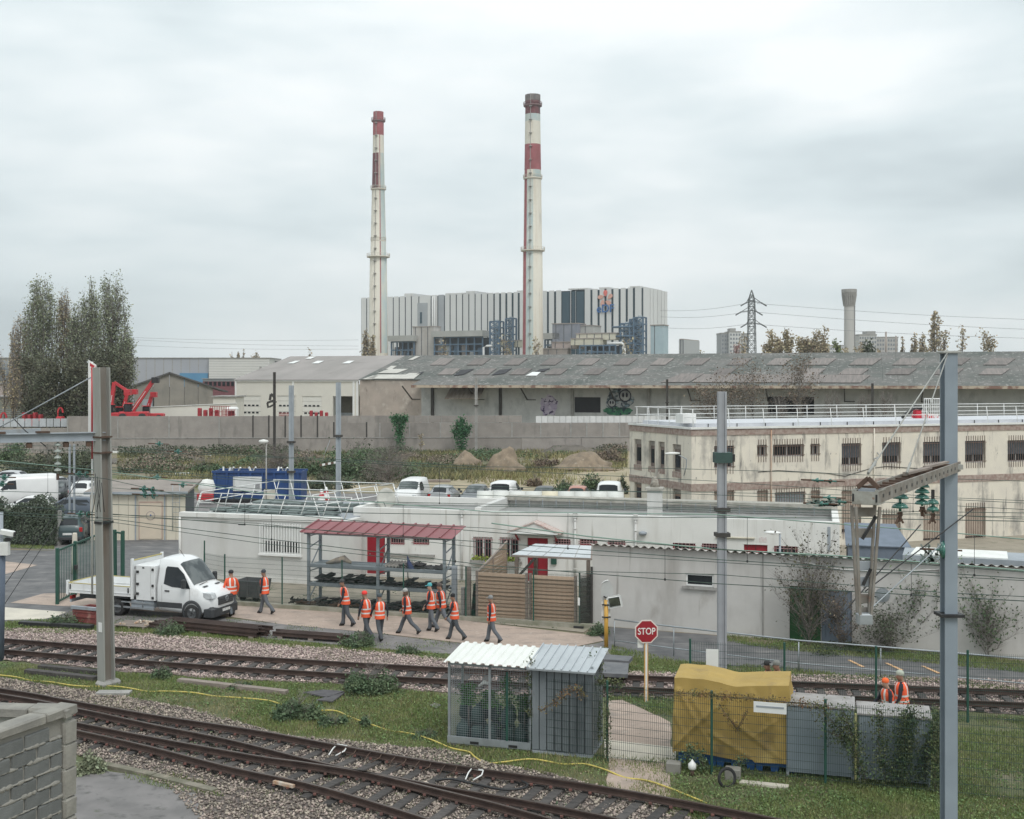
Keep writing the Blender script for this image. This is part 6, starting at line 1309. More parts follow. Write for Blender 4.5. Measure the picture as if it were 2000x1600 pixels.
# ================================================================ masts and overhead line
def hmast(name,label,x,y,h,w,d,ang,m1,m2,lean=0.0,group=None):
    t=thing(name,label,'catenary mast',(x,y,0),ang,group);t.rotation_euler=(0,lean,ang);tw=.05
    MB().box(-w/2,-d/2,0,-w/2+tw,d/2,h).build('flange',m1,t);MB().box(w/2-tw,-d/2,0,w/2,d/2,h).build('flange',m1,t);MB().box(-w/2+tw,-.03,0,w/2-tw,.03,h).build('web',m2,t);return t
ma=G(208,1338);MA=hmast('catenary_mast','tall weathered H-section mast rising from the grass at left',ma.x,ma.y,10.2,.42,.36,R(52),M_mast,M_mastw,R(-1.1))
MB().cbox(-.30,-.26,0,.42,.26,.16,.08).build('footing',M_conc,MA)
MB().box(-.24,-.18,5.2,.24,.18,5.28).build('band',M_black,MA)
for z in(7.45,7.95):MB().box(-.235,-.2,z,.235,.2,z+.05).build('clamp',M_rustb,MA)
b=MB();
MB().box(-.225,-.12,1.75,-.212,.06,2.05).build('number_plate',M_white,MA)
s_=ma.y/F
# red and white board on its top
t=thing('marker_board','red and white marker board on a thin pole behind the tall mast','sign',tuple(P(180,800,ma.y+.5)),R(0))
MB().tube((0,0,-6),(0,0,1.55),.035,n=8).build('pole',M_white,t);MB().tube((.01,-.04,-1.6),(.01,-.04,1.4),.03,n=8).build('stripe',M_red,t)
MB().poly([(-.12,1.62),(.14,1.45),(.14,1.0),(-.02,1.0),(-.02,-1.2),(-.12,-1.2)],1,-.03,0).build('board',M_white,t);MB().poly([(-.06,1.52),(.12,1.40),(.12,1.03),(.03,1.03),(.03,1.3),(-.06,1.3)],1,-.04,-.031).build('red_field',M_red,t)
me=text_mesh('M',.26,.003);me.materials.append(M_white);link('lettering',me,t,(.03,-.046,1.3),(R(90),0,R(90)*0))
# yard gantry beam to the left of it
zb=8.05
a=P(205,852,ma.y);c=P(-400,905,ma.y-4);c.z=a.z-.05;d=(c-a)
t=thing('gantry_beam','long steel gantry beam running left from the tall mast','gantry beam',a,math.atan2(d.y,d.x));L=d.length
MB().box(0,-.12,-.14,L,.12,-.11).box(0,-.12,.11,L,.12,.14).box(0,-.015,-.11,L,.015,.11).build('beam',M_galvp,t)
for q,k in((1.9,1),(3.2,0)):MB().box(q-.2,-.15,.14,q+.2,.15,.2).build('clamp',M_rustb,t)
def insul(parent,p,q,n=5,r=.13,m=None,nm='insulator',mb=None):
    p=Vector(p);q=Vector(q);b=MB();b.tube(p,q,.025,n=6);d=(q-p).normalized()
    for k in range(n):
        c=p.lerp(q,(k+.5)/n);b.tube(c+d*.02,c-d*.035,r,r*.75,n=12).tube(c-d*.035,c-d*.07,r*.75,r*.25,n=12)
    return b.build(nm,m or M_ins,parent)
for q in(1.45,4.6):insul(t,(q,0,-.15),(q,0,-1.15),5,.12,mat('dusty_insulator',(.42,.45,.42),(.30,.34,.31),5,.4));MB().bar((q,0,-1.15),(q,0,-1.35),.08).build('clamp',M_rustb,t)
for q in(.5,1.2,2.3):MB().cbox(q-.09,-.08,-.32,q+.09,.08,-.15,.03).build('bracket',M_rustb,t)
a2=P(80,842,ma.y+3);c2=P(-300,862,ma.y+1);tag(MB().bar(a2,c2,.12,.2).build('steel_girder',M_galvp),'short blue-grey steel arm entering from the left above the beam','girder')
tag(MB().path([P(178,737,ma.y),P(60,802,ma.y+.5),P(-160,918,ma.y+1)],.022,5).build('stay_cable',M_galvp),'stay cable from the top of the tall mast down to the left','cable')
tag(MB().path([P(24,815,ma.y+.6),P(50,842,ma.y+.6),P(90,872,ma.y+.6)],.018,5).build('stay_cable',M_black),'short dark stay cable above the gantry beam','cable')
for q in((150,920,0,1180),(108,1030,0,1225)):
    tag(MB().path([P(q[0]+60 if q[1]<1000 else q[0],q[1]-60 if q[1]<1000 else q[1],46),P(q[2]-60,q[3]+60,44)],.014,5).build('guy_wire',M_black),'dark guy wire slanting down to the left edge over the yard','guy wire','dark guy wires at left')
# pairs of thin twin posts behind the left mast
for px in(136,145):
    g=G(px,1060);tag(MB().bar((g.x,g.y,0),(g.x,g.y,H-(868-CY)/F*g.y),.10).build('post',M_galvp),'thin grey post of the twin posts beside the parked cars','post','twin thin posts')
# grey round masts
def rmast(px,top,py=None,Y=None,w=9,label='',m=M_galvp,bands=(),nm='catenary_mast',d=None):
    if Y is None:Y=G(px,py).y
    s=Y/F;x=(px-CX)*s;h=H-(top-CY)*s;t=thing(nm,label,'catenary mast',(x,Y,0));r=w*s/2
    MB().box(-r,-r*.8,0,-r*.15,r*.8,h).box(-r*.15,-r*.5,0,r*.55,r*.5,h).box(r*.55,-r*.8,0,r,r*.8,h).build('column',m,t)
    for pb in bands:z=H-(pb-CY)*s;MB().box(-r*1.7,-r*1.7,z-.08,r*1.7,r*1.2,z+.05).build('band',M_dk,t)
    return t,s,r,h
rmast(569,753,Y=74,w=9,label='left of the two slim grey masts behind the white block',bands=(863,921))
t,s,r,h=rmast(661,747,Y=71,w=9.5,label='right of the two slim grey masts, with a striped arm',bands=(851,))
z=H-(903-CY)*s;z2=H-(909-CY)*s
for k in range(6):MB().bar((-.1-k*.17,0,z-k*.03),(-.1-(k+1)*.17,0,z-(k+1)*.03),.12).build('arm_stripe',M_rustb if k%2 else M_whited,t)
MB().tube((-1.0,0,z),(-.5,0,z+1.3),.015,n=5).build('stay',M_galv,t)
t,s,r,h=rmast(1410,765,py=1312,w=16.5,label='tall grey mast between the stop sign and the twiggy shrub',m=mat('blotched_grey_mast',(.37,.38,.40),(.31,.32,.34),1.5,.6,.1,stain=[((.26,.20,.15),2.5,(1,1,.1),.63,.8)]),bands=(994,1043))
z=H-(893-CY)*s;MB().box(-.27,-.27,z-.18,.3,.22,z+.16).build('clamp',mat('dark_green_clamp',(.05,.09,.08)),t);MB().box(.28,-.1,z-.15,.42,.1,z+.1).build('bracket',M_black,t)
rmast(930,738,py=888,w=5.5,label='slim concrete pole standing on the waste ground',m=M_conc,bands=(792,),nm='concrete_pole')
rmast(536,727,Y=140,w=5,label='dark old pole with brackets left of the slim grey masts',m=M_dk,nm='dark_pole',bands=(785,))
b=MB();Yq=140;q=lambda x,y:P(x,y,Yq)
b.bar(q(536,782),q(522,787),.25).bar(q(522,787),q(524,797),.2).bar(q(536,775),q(529,770),.3).bar(q(529,770),q(527,782),.25).bar(q(536,790),q(526,795),.2);tag(b.build('pole_bracket',M_dk),'dark switch bracket fixed on the old dark pole','bracket')
for px,tp,lab in((1303,741,'dark slim pole with small arms before the warehouse, near the cream building'),(1704,749,'thin dark pole before the warehouse above the roof railing')):
    rmast(px,tp,Y=165,w=4,label=lab,m=M_dk,nm='dark_pole',bands=(786,)if px<1400 else())
# street lamp behind the white block
Yl=80;x=(520-CX)/F*Yl;t=thing('street_lamp','white-headed street lamp in front of the blue skip','street lamp',(x,Yl,0));zt=H-(866-CY)/F*Yl
MB().tube((0,0,0),(0,0,zt),.055,.04).build('pole',M_conc,t);MB().lathe([(0,-.14),(.2,-.1),(.34,0),(.3,.1),(.0,.17)],(-.18,0,zt+.1),14,sy=.6).build('lamp_head',M_whited,t)
# ---- the big right-hand mast with its ladder-like arm
MXp=Vector(((1853-CX)/F*25.0,25.0,0));t=thing('catenary_mast','blue-grey mast at the right edge carrying the ladder-like arm','catenary mast',MXp,0)
MB().box(-.13,-.14,0,.13,-.11,10.35).box(-.13,.11,0,.13,.14,10.35).box(-.04,-.12,0,.04,.12,10.35).build('column',mat('blue_grey_mast',(.27,.315,.36),(.23,.27,.31),1.2,.55,.1),t)
MB().cbox(-.2,-.18,10.35,.2,.18,10.4,.02).build('cap',M_mast,t)
MB().box(-.22,-.2,7.95,.22,.2,8.05).build('clamp',M_mast,t);MB().box(-.24,-.24,4.9,.24,.2,4.96).build('clamp',M_black,t)
AE=P(1690,975,18.2);AS=Vector((MXp.x,MXp.y,0));AS.z=H-(912-CY)/F*25.0;AE.z=H-(970-CY)/F*18.2;d=(AE-AS);L=d.length;ang=math.atan2(d.y,d.x)
arm=thing('lattice_bracket','weathered lattice arm reaching out over the tracks from the right mast','bracket',AS,ang);arm.rotation_euler=(0,-math.asin(d.z/L),ang);arm.scale=(1,.66,.78)
M_arm=mat('weathered_arm',(.27,.255,.23),(.19,.165,.14),4,.8,.1,stain=[((.24,.14,.10),6,(.4,1,1),.60,.75)])
for yy in(-.26,.26):
    MB().box(-.3,yy-.03,-.13,L,yy+.03,.13).build('channel',M_arm,arm)
    hb=MB()
    for k in range(16):hb.box(.4+k*.47,yy-.035,-.04,.5+k*.47,yy+.035,.03)
    hb.build('holes',M_black,arm,kind='stuff')
for k in range(14):MB().box(.3+k*.55,-.23,.05,.38+k*.55,.23,.1).build('rung',M_rustb,arm)
for q in(1.6,3.6):MB().bar((q-.9,.1,.18),(q+.9,-.05,.18),.16,.05,0,(0,0,1)).build('plank',M_wood,arm)
M_ae=mat('pale_arm_end',(.36,.36,.33),(.26,.25,.22),5,.7,stain=[((.25,.15,.11),8,(1,1,1),.62,.72)]);MB().box(L,-.29,-.15,L+.03,.29,.10).box(L-.5,-.30,.10,L+.03,-.22,.13).box(L-.5,.22,.10,L+.03,.30,.13).box(L-.5,-.29,-.16,L,.29,-.13).build('end_box',M_ae,arm)
for sy in(-1,1):MB().cbox(L+.03,sy*.26-.02,-.1,L+.045,sy*.26+.02,.05,.004).build('bolt_row',M_black,arm)
MB().box(L-.42,-.21,.04,L-.15,.21,.12).build('plate',M_galvp,arm)
MB().bar((L-.2,-.24,.15),(L-.2,0,.34),.06,.09).bar((L-.2,0,.34),(L-.2,.24,.15),.06,.09).bar((L-.32,-.2,.16),(L-.32,.2,.16),.04).build('hoist_frame',M_rustb,arm)
TOP=MXp+Vector((0,0,10.4))
for q,r_ in((L-.2,.022),(L-3.3,.022)):
    e=AS+d*(q/L)+Vector((0,0,.34 if q>L-1 else .15));o=MB().tube(TOP,e,.013,n=6);k1=TOP.lerp(e,.93);o.tube(k1,e,.024,n=6);tag(o.build('tie_rod',M_mast),'steel tie rod from the right mast top down to the ladder arm','tie rod','tie rods of the right mast')
# drop bracket hanging under its end: an A of four bars with plates
ez_=AE+Vector((0.02,0.05,-.15));t=thing('steel_drop_frame','tall narrow A-shaped steel frame hanging from the arm end','steel frame',ez_,ang-R(60));hD=1.78
for sx in(-.18,.18):
    for sy in(-.11,.11):MB().bar((sx,sy,0),(sx*.42+.02,sy*.5,-hD),.05,.035).build('leg',M_arm,t)
for k,z in enumerate((-.10,-.42,-.92,-1.16,-1.42,-1.62)):w=.18-.10*(-z)/hD;MB().box(-w,-.11,z-.07,w,-.08,z+.07).build('plate',M_galvp if k in(2,3)else M_arm,t)
MB().bar((-.16,0,-.15),(.05,0,-.5),.04).bar((-.08,0,-.95),(.04,0,-1.2),.04).build('brace',M_black,t)
MB().cbox(-.09,-.09,-hD,.13,.09,-hD+.16,.02).build('foot_plate',M_galv,t)
# insulators under the arm
def hang(px,py,Y,n,drop,label,r=.15):
    p=P(px,py,Y);t=thing('insulator_string',label,'insulator',p)
    MB().bar((0,0,.18),(0,0,0),.05).build('hook',M_black,t);insul(t,(0,0,0),(0,0,-drop),n,r)
    b=MB();rr=random.Random(n)
    for k in range(9):b.bar((rr.uniform(-.04,.04),rr.uniform(-.04,.04),-drop-.02),(rr.uniform(-.11,.11),rr.uniform(-.08,.08),-drop-rr.uniform(.06,.22)),.028)
    b.build('clamp',M_rustb,t);return t
hang(1758,962,20.4,2,.32,'green glass insulator pair hanging below the middle of the arm',.145)
hang(1801,944,22.3,4,.42,'stack of green glass insulators nearest the right mast',.14)
hang(1822,975,23.0,2,.26,'small insulator cluster touching the right mast',.12)
# ---- overhead wires: each wire runs between masts beyond the frame
def wire(pts,r=.010,m=M_cat,sag=0.0,label='thin overhead contact or catenary wire strung above the tracks',drop=None,g='overhead wires'):
    w=[];
    for a,c in zip(pts,pts[1:]):
        n=14
        for k in range(n):f=k/n;w.append(a.lerp(c,f)-Vector((0,0,sag*4*f*(1-f))))
    w.append(pts[-1]);o=tag(MB().path(w,r,5).build('overhead_wire',m),label,'overhead wire',g);return w,o
def droppers(wu,wl,every,phase=0):
    lo_w,o=wl;up_w,_=wu;acc=phase
    for a,c in zip(lo_w,lo_w[1:]):
        acc+=(c-a).length
        if acc>every:
            acc-=every;u=min(up_w,key=lambda q:(q.xy-c.xy).length);b=MB().tube(c,Vector((c.x,c.y,u.z)),.006,n=4);b.cbox(c.x-.02,c.y-.02,c.z-.03,c.x+.02,c.y+.02,c.z+.03,.005);b.build('dropper',M_black,o)
def yl(px,Y0,Y1):return Y0+(Y1-Y0)*(px/1850)
def W(list_,Y0,Y1,**k):
    (xa,ya),(xb,yb)=list_[-2:];list_=list_[:-1]+[(xb,ya+(yb-ya)*(xb-xa)/450 if xb>2700 else yb)];return wire([P(a,b_,max(16,yl(a,Y0,Y1)))for a,b_ in list_],**k)
# mid track pair (seen against the waste ground and cream building)
u1=W([(-300,868),(205,872),(500,890),(960,912),(1300,915),(1560,922),(1850,935),(2750,950)],48,41);c1=W([(-300,952),(205,965),(500,975),(960,985),(1400,993),(1850,1000),(2750,1006)],48,41,r=.012);droppers(u1,c1,8.2)
W([(-300,876),(205,880),(500,892),(960,918),(1400,940),(1850,972),(2750,990)],50,42)
W([(-300,905),(205,918),(500,940),(960,956),(1400,962),(1700,968),(2750,990)],47,40)
W([(205,925),(500,955),(960,968),(1400,985),(1850,1006),(2750,1030)],46,39)
# second pair: over the near pair of tracks
u2=W([(-300,905),(0,912),(205,935),(500,1000),(960,1040),(1400,1072),(1850,1106),(2750,1140)],39,27);c2=W([(-300,985),(0,1000),(205,1012),(500,1050),(960,1105),(1400,1140),(1850,1166),(2750,1190)],39,27,r=.011)
u3=W([(-300,890),(0,900),(205,920),(500,962),(960,1000),(1400,1005),(1850,1040),(2750,1080)],40,29,r=.014,m=mat('pale_verdigris',(.25,.36,.30),(.20,.30,.25),2,.6));c3=W([(-300,975),(0,985),(205,1003),(500,1026),(960,1060),(1400,1093),(1850,1120),(2750,1150)],40,29,r=.011);droppers(u3,c3,5.1);droppers(u2,c2,6.0,2)
W([(-300,992),(0,1005),(205,1018),(500,1060),(960,1112),(1400,1122),(1850,1158),(2750,1180)],38,28,r=.009)
W([(205,1008),(500,1022),(960,1072),(1400,1098),(1850,1126),(2750,1150)],41,30,r=.009)
W([(960,1022),(1150,1048),(1400,1073),(1640,1086),(1850,1102),(2750,1140)],36,28,r=.017,m=mat('pale_verdigris',(0,0,0)))
W([(0,905),(205,912),(560,940),(960,950),(1640,976),(2750,1000)],44,36,r=.009)
W([(205,1005),(700,1020),(960,1032),(1200,1060)],40,34,r=.009)
W([(205,985),(700,1002),(1200,1010),(1650,1012),(2750,1020)],43,33,r=.012)
W([(205,952),(640,985),(1200,992),(1650,1003),(2750,1012)],44,34,r=.009)
for(x0,y0,x1,y1)in((1640,1075+130,1798,1025),(1690,1155,1900,995),(1700,1190,1842,1060)):
    wire([P(x0,y0,23.5),P(x1,y1,25)],r=.013,m=M_black if y0!=1190 else M_galv,label='slanting stay wire between the drop bracket and the right mast',g='slanting stay wires at right')
# strings of green insulators on the wires
def inline(px,py,Y,label,horizontal=True,n=2,r=.11,L=.32,dirv=(1,-.2,-.02)):
    p=P(px,py,Y);t=thing('line_insulator',label,'insulator',p,0,'green insulators on the wires');dv=Vector(dirv).normalized()*L
    insul(t,dv*-.5,dv*.5,n,r);MB().tube(-dv*.5,-dv*1.4,.025,n=6).tube(dv*.5,dv*1.2,.02,n=6).build('rod',M_rustb,t);return t
for px,py,Y in((311,867,46),(348,882,46),(307,932,42),(357,947,42)):inline(px,py,Y,'single green insulator on a wire right of the tall mast',n=1)
for px,py,Y in((281,955,39),(298,957,39),(283,966,39),(300,968,39)):inline(px,py,Y,'one of four green insulators clustered before the beige store',n=1,r=.12)
for px,py,Y in((155,926,39),(169,927,39),(157,1004,39),(172,1005,39)):inline(px,py,Y,'green insulator on the left side of the tall mast',n=1,r=.12)
for px,py,Y in((8,932,36),(4,945,36)):inline(px,py,Y,'pale insulator at the left edge of the view',n=1,r=.1)
for px,py,Y in((1597,938,33),(1622,940,33),(1620,972,30),(1605,984,30),(1640,980,30)):inline(px,py,Y,'green insulator or clamp left of the drop bracket',n=1,r=.07)
b=MB();rr=random.Random(5)
for k in range(26):p=P(1575+rr.uniform(0,80),975+rr.uniform(0,14),30);q=P(1575+rr.uniform(0,80),975+rr.uniform(0,14),30);b.bar(p,p.lerp(q,.5),.035)
tag(b.build('wire_clamps',mat('verdigris_clamp',(.10,.17,.15),(.3,.3,.28),6)),'tangle of clamps on the wires left of the drop bracket','wire clamps')
b=MB()
for k in range(30):p=P(1815+rr.uniform(-18,25),1085+rr.uniform(-30,20),27);q=P(1815+rr.uniform(-18,25),1085+rr.uniform(-20,20),27);b.bar(p,p.lerp(q,.6),.03)
tag(b.build('wire_clamps',mat('verdigris_clamp',(0,0,0))),'tangle of clamps and switch parts just left of the right mast','wire clamps')
inline(1841,1074,25.0,'large green insulator on the face of the right mast',n=1,r=.2)
for k in range(4):
    x=186+k*4;tag(MB().path([P(x,925+k*6,38),P(x+2,960,37.9),P(x+(6 if k%2 else-5),1000,37.9)],.012,5).build('jumper_cable',M_black),'black jumper cable looping down the side of the tall mast','cable','jumper cables on the tall mast')
# ================================================================ vehicles
wheel_cache={}
def wheels(t,xs,hw,r,w=.2,trim=None):
    key=(r,w)
    if key not in wheel_cache:
        ty=MB().lathe([(r*.62,-w/2),(r*.93,-w/2),(r,-w/2+.03),(r,w/2-.03),(r*.93,w/2),(r*.62,w/2)],(0,0,0),20,cap=False).mesh('tyre',M_rubber)
        rm=MB().lathe([(0,w*.36),(r*.2,w*.40),(r*.25,w*.30),(r*.55,w*.30),(r*.62,w*.48),(r*.64,w*.2),(r*.64,-w*.4),(0,-w*.4)],(0,0,0),16,cap=False)
        for k in range(5):a=2*math.pi*k/5;rm.bar((0,0,w*.38),(r*.58*math.cos(a),r*.58*math.sin(a),w*.38),r*.16,.02)
        wheel_cache[key]=(ty,rm.mesh('rim',mat('wheel_rim',(.09,.095,.10),(.16,.165,.17),9,.5,.4)))
    ty,rm=wheel_cache[key]
    for x in xs:
        for s in(-1,1):o=link('wheel',ty,t,(x,s*(hw-w/2+.01),r),(R(-90)*s,0,0));link('rim',rm,o)
def loft(st,n=0):
    """st: (x, z_bottom, z_belt, z_top, half width at sill, at belt, at top) from front to rear; returns rings and the surface half width"""
    rings=[]
    for(x,zb,zl,zt,ws,wl,wt)in st:
        rr=[(0,zb),(ws*.86,zb),(ws,zb+.14),(wl*1.0,(zb+zl)*.5+.05),(wl,zl),(wt+(wl-wt)*.04,zl+(zt-zl)*.62 if zt-zl>.25 else zl+(zt-zl)*.5),(wt*.94,zt-.05*min(1,(zt-zl)*3)),(wt*.6,zt),(0,zt+.015)]
        rings.append([(x,-y,z)for y,z in rr]+[(x,y,z)for y,z in rr[-2:0:-1]])
    return rings
def body(t,st,paint,name='body',cap=True):
    rg_=loft(st);n=len(rg_[0]);vs=[v for r in rg_ for v in r];fs=[(k*n+i,k*n+(i+1)%n,(k+1)*n+(i+1)%n,(k+1)*n+i)for k in range(len(rg_)-1)for i in range(n)]
    b=MB();b.add(vs,fs,0,True);b.f+=[list(range(n)),[(len(rg_)-1)*n+i for i in range(n)]];b.m+=[0,0];b.sm+=[False,False]
    o=b.build(name,paint,t);return o
def lerp_st(st,x):
    for a,c in zip(st,st[1:]):
        if c[0]<=x<=a[0]:f=(a[0]-x)/(a[0]-c[0]+1e-9);return[p+(q-p)*f for p,q in zip(a,c)]
    return list(st[0]if x>st[0][0]else st[-1])
def side_y(st,x,z):
    s=lerp_st(st,x);_,zb,zl,zt,ws,wl,wt=s;f=max(0,min(1,(z-zl)/max(zt-zl,.01)));top=wt*.96
    return wl+(wt+(wl-wt)*.04-wl)*min(1,f/.62)if f<.62 else(wt+(wl-wt)*.04)+(top-(wt+(wl-wt)*.04))*(f-.62)/.38
def side_glass(t,st,poly,m=None,name='side_window',off=.012):
    for s in(-1,1):
        c=(sum(p[0]for p in poly)/len(poly),sum(p[1]for p in poly)/len(poly));q=[c]+list(poly)
        vs=[(x,s*(side_y(st,x,z)+off),z)for x,z in q];b=MB().add(vs,[(0,i,i%len(poly)+1)for i in range(1,len(poly)+1)]);b.build(name,m or M_glass,t,fix=False)
def strip_glass(t,st,xa,xb,wf,m,name,off=.02,k=6,lo=0.0,hi=1.0):
    vs=[];nn=6
    for j in range(nn+1):
        f=lo+(hi-lo)*j/nn;x=xa+(xb-xa)*f;s=lerp_st(st,x);d=1 if xb<xa else-1
        for i in range(k+1):u=-1+2*i/k;y=u*s[6]*wf;zz=s[3]+.015*(1-abs(u))-(.055 if abs(u)>.9 else 0)*1.0;vs.append((x+off*.8*d*(1 if True else 0),y,zz+off))
    b=MB().add(vs,[(j*(k+1)+i,j*(k+1)+i+1,(j+1)*(k+1)+i+1,(j+1)*(k+1)+i)for j in range(nn)for i in range(k)],0,True);return b.build(name,m,t,fix=False)
M_head=mat('headlight',(.62,.64,.65),(.45,.47,.48),9,.15,spec=.8);M_tail=mat('tail_light',(.42,.02,.02),None,2,.25);M_plate=mat('number_plate',(.68,.68,.66),(.10,.10,.14),26,.5,lo=.60,hi=.62)
M_trim=mat('dark_trim',(.035,.038,.042),(.05,.052,.055),4,.6)
KIND={
 'hatch':dict(L=4.0,r=.31,wx=(-.78,-3.25),st=[(0,.32,.55,.60,.62,.62,.5),(-.12,.22,.66,.70,.80,.78,.62),(-.5,.2,.80,.86,.85,.84,.70),(-1.05,.2,.90,.98,.86,.86,.72),(-1.85,.2,.94,1.42,.86,.86,.60),(-2.3,.2,.95,1.48,.86,.86,.60),(-3.2,.2,.98,1.45,.86,.86,.58),(-3.6,.22,1.0,1.36,.86,.85,.55),(-3.92,.26,.98,1.02,.84,.82,.62),(-4.0,.34,.8,.86,.74,.72,.5)],
   side=[(-1.35,.96),(-1.95,1.34),(-3.1,1.36),(-3.5,1.2),(-3.3,1.0)],ws=(-1.1,-1.82),rs=(-3.92,-3.55)),
 'suv':dict(L=4.5,r=.36,wx=(-.85,-3.6),st=[(0,.4,.70,.76,.7,.7,.6),(-.12,.28,.84,.9,.86,.84,.7),(-.6,.25,.98,1.04,.91,.90,.76),(-1.2,.25,1.06,1.14,.92,.92,.78),(-1.9,.25,1.08,1.58,.92,.92,.68),(-2.4,.25,1.08,1.64,.92,.92,.68),(-3.8,.25,1.1,1.62,.92,.92,.66),(-4.1,.28,1.12,1.54,.92,.90,.64),(-4.42,.32,1.08,1.12,.90,.88,.7),(-4.5,.42,.8,.86,.8,.78,.6)],
   side=[(-1.45,1.11),(-2.0,1.5),(-3.8,1.52),(-4.05,1.3),(-3.9,1.14)],ws=(-1.25,-1.88),rs=(-4.42,-4.06)),
 'minivan':dict(L=4.35,r=.33,wx=(-.85,-3.5),st=[(0,.35,.75,.82,.62,.62,.55),(-.12,.25,.88,.95,.82,.8,.7),(-.5,.22,1.02,1.08,.88,.87,.75),(-.9,.22,1.08,1.16,.90,.90,.76),(-1.55,.22,1.1,1.72,.90,.90,.72),(-2.0,.22,1.1,1.82,.90,.90,.74),(-4.1,.22,1.1,1.84,.90,.90,.76),(-4.28,.25,1.1,1.7,.90,.89,.75),(-4.35,.3,1.05,1.15,.86,.85,.78)],
   side=[(-1.15,1.12),(-1.65,1.64),(-2.3,1.66),(-2.35,1.14)],ws=(-.95,-1.52),rs=(-4.34,-4.26)),
 'van':dict(L=5.4,r=.36,wx=(-.95,-4.2),st=[(0,.4,.95,1.05,.7,.7,.6),(-.15,.28,1.1,1.18,.9,.88,.78),(-.6,.25,1.25,1.32,.98,.97,.85),(-1.0,.25,1.3,1.42,1.0,1.0,.88),(-1.75,.25,1.35,2.2,1.0,1.0,.84),(-2.2,.25,1.35,2.42,1.0,1.0,.86),(-5.1,.25,1.35,2.45,1.0,1.0,.88),(-5.4,.3,1.35,2.38,.99,.99,.87)],
   side=[(-1.15,1.36),(-1.8,2.02),(-2.3,2.05),(-2.35,1.38)],ws=(-1.05,-1.72),rs=None)}
def car(kind,label,loc,ang,paint,group='cars parked in the yard',name='parked_car',sc=1.0,roofrack=False,extra=()):
    K=KIND[kind];st=K['st'];L=K['L'];t=thing(name,label,'van' if kind in('van',)or 'van' in name else 'car',loc,ang,group);hw=st[3][5]
    c=Vector((-L/2,0,0));M=Matrix.Rotation(ang,4,'Z')@c;t.location=Vector(loc)-M*sc;t.scale=(sc,sc,sc)
    body(t,st,paint);wheels(t,K['wx'],hw,K['r'])
    for x in K['wx']:
        for s in(-1,1):MB().lathe([(K['r']*1.0,-.01),(K['r']*1.16,-.01),(K['r']*1.16,.012),(K['r']*1.0,.012)],(0,0,0),18,cap=False).build('wheel_arch',M_trim,t,loc=(x,s*(hw-.004),K['r']*1.04),rot=(R(90),0,0))
    side_glass(t,st,K['side']);strip_glass(t,st,K['ws'][0],K['ws'][1],.93,M_glassl,'windscreen')
    if K['rs']:strip_glass(t,st,K['rs'][0],K['rs'][1],.84,M_glass,'rear_window',lo=.12)
    elif False:pass
    z0=st[1][2];z1=st[-2][2]
    for s in(-1,1):
        MB().cbox(-.30,s*hw*.72-.15,z0-.13,-.02,s*hw*.72+.13,z0+.02,.04).build('headlight',M_head,t)
        MB().cbox(-L+.0,s*hw*.82-.10,z1-.28,-L+.16,s*hw*.82+.10,z1-.02,.03).build('tail_light',M_tail,t)
        MB().cbox(K['ws'][0]-.35,s*(hw+.10)-.09,z1-.0,K['ws'][0]-.22,s*(hw+.10)+.09,z1+.16,.03).build('wing_mirror',M_trim,t)
    MB().cbox(-.1,-hw*.5,z0-.22,-.015+.03,hw*.5,z0-.08,.02).build('grille',M_trim,t);MB().cbox(-.16,-hw*.88,st[1][1]+.02,.03,hw*.88,st[1][1]+.2,.04).build('front_bumper',M_trim,t)
    MB().cbox(-L-.03,-hw*.9,st[-2][1]+.02,-L+.16,hw*.9,st[-2][1]+.2,.04).build('rear_bumper',M_trim,t)
    MB().box(-L-.045,-.26,st[-2][1]+.3,-L-.0,.26,st[-2][1]+.42).build('number_plate',M_plate,t);MB().box(.0,-.26,st[1][1]+.06,.045,.26,st[1][1]+.18).build('number_plate',M_plate,t)
    if roofrack:
        for s in(-1,1):MB().bar((K['ws'][1]-.2,s*.6,st[5][3]+.05),(-L+.7,s*.6,st[5][3]+.05),.05).build('roof_rail',M_galv,t)
    return t
def pm(n,a,b=None):return mat('paint_'+n,a,b or tuple(q*.93 for q in a),.8,.3,spec=.6)
PW=pm('white',(.74,.74,.73));PS=pm('silver',(.36,.37,.38));PD=pm('anthracite',(.045,.05,.055));PG=pm('grey_green',(.05,.08,.085));PB=pm('blue_grey',(.075,.095,.125));PL=pm('pale_grey',(.50,.51,.52));PR=pm('faded_red',(.42,.16,.10));PGr=pm('mid_grey',(.17,.18,.19))
g=G(143,1056);car('suv','grey-green car seen from behind beside the ivy hedge',g,R(100),PG,roofrack=True)
g=G(140,1016);car('suv','blue-grey hatchback side-on behind the grey-green car',g,R(168),PB)
g=G(58,1008);car('hatch','low white car half hidden by the ivy hedge',g,R(172),PW)
g=G(40,988);car('van','big white panel van facing left behind the hedge',g,R(205),PW,name='parked_van')
g=G(86,968);car('suv','silver people carrier behind the big white panel van',g,R(160),PL)
g=G(114,974);car('hatch','dark hatchback facing the camera right of the big white van',g,R(-88),PD)
g=G(168,978);car('suv','white car seen from behind, left of the tall mast',g,R(94),PW)
g=G(158,958);car('hatch','dark car behind the twin thin posts',g,R(85),PD)
g=G(12,950);car('hatch','pale grey car at the far left edge of the car park',g,R(170),PL)
g=G(804,985);car('minivan','small white van facing the camera, leftmost of the back row',g,R(-100),PW,name='parked_van',sc=1.09)
g=G(868,986);car('hatch','silver hatchback seen from behind beside the small white van',g,R(80),PS,sc=1.09)
g=G(929,988);car('hatch','dark grey hatchback facing the camera, third in the back row',g,R(-100),PGr,sc=1.09)
g=G(988,988);car('minivan','white minivan seen from behind above the barrel skylight',g,R(78),PW,name='parked_van',sc=1.09)
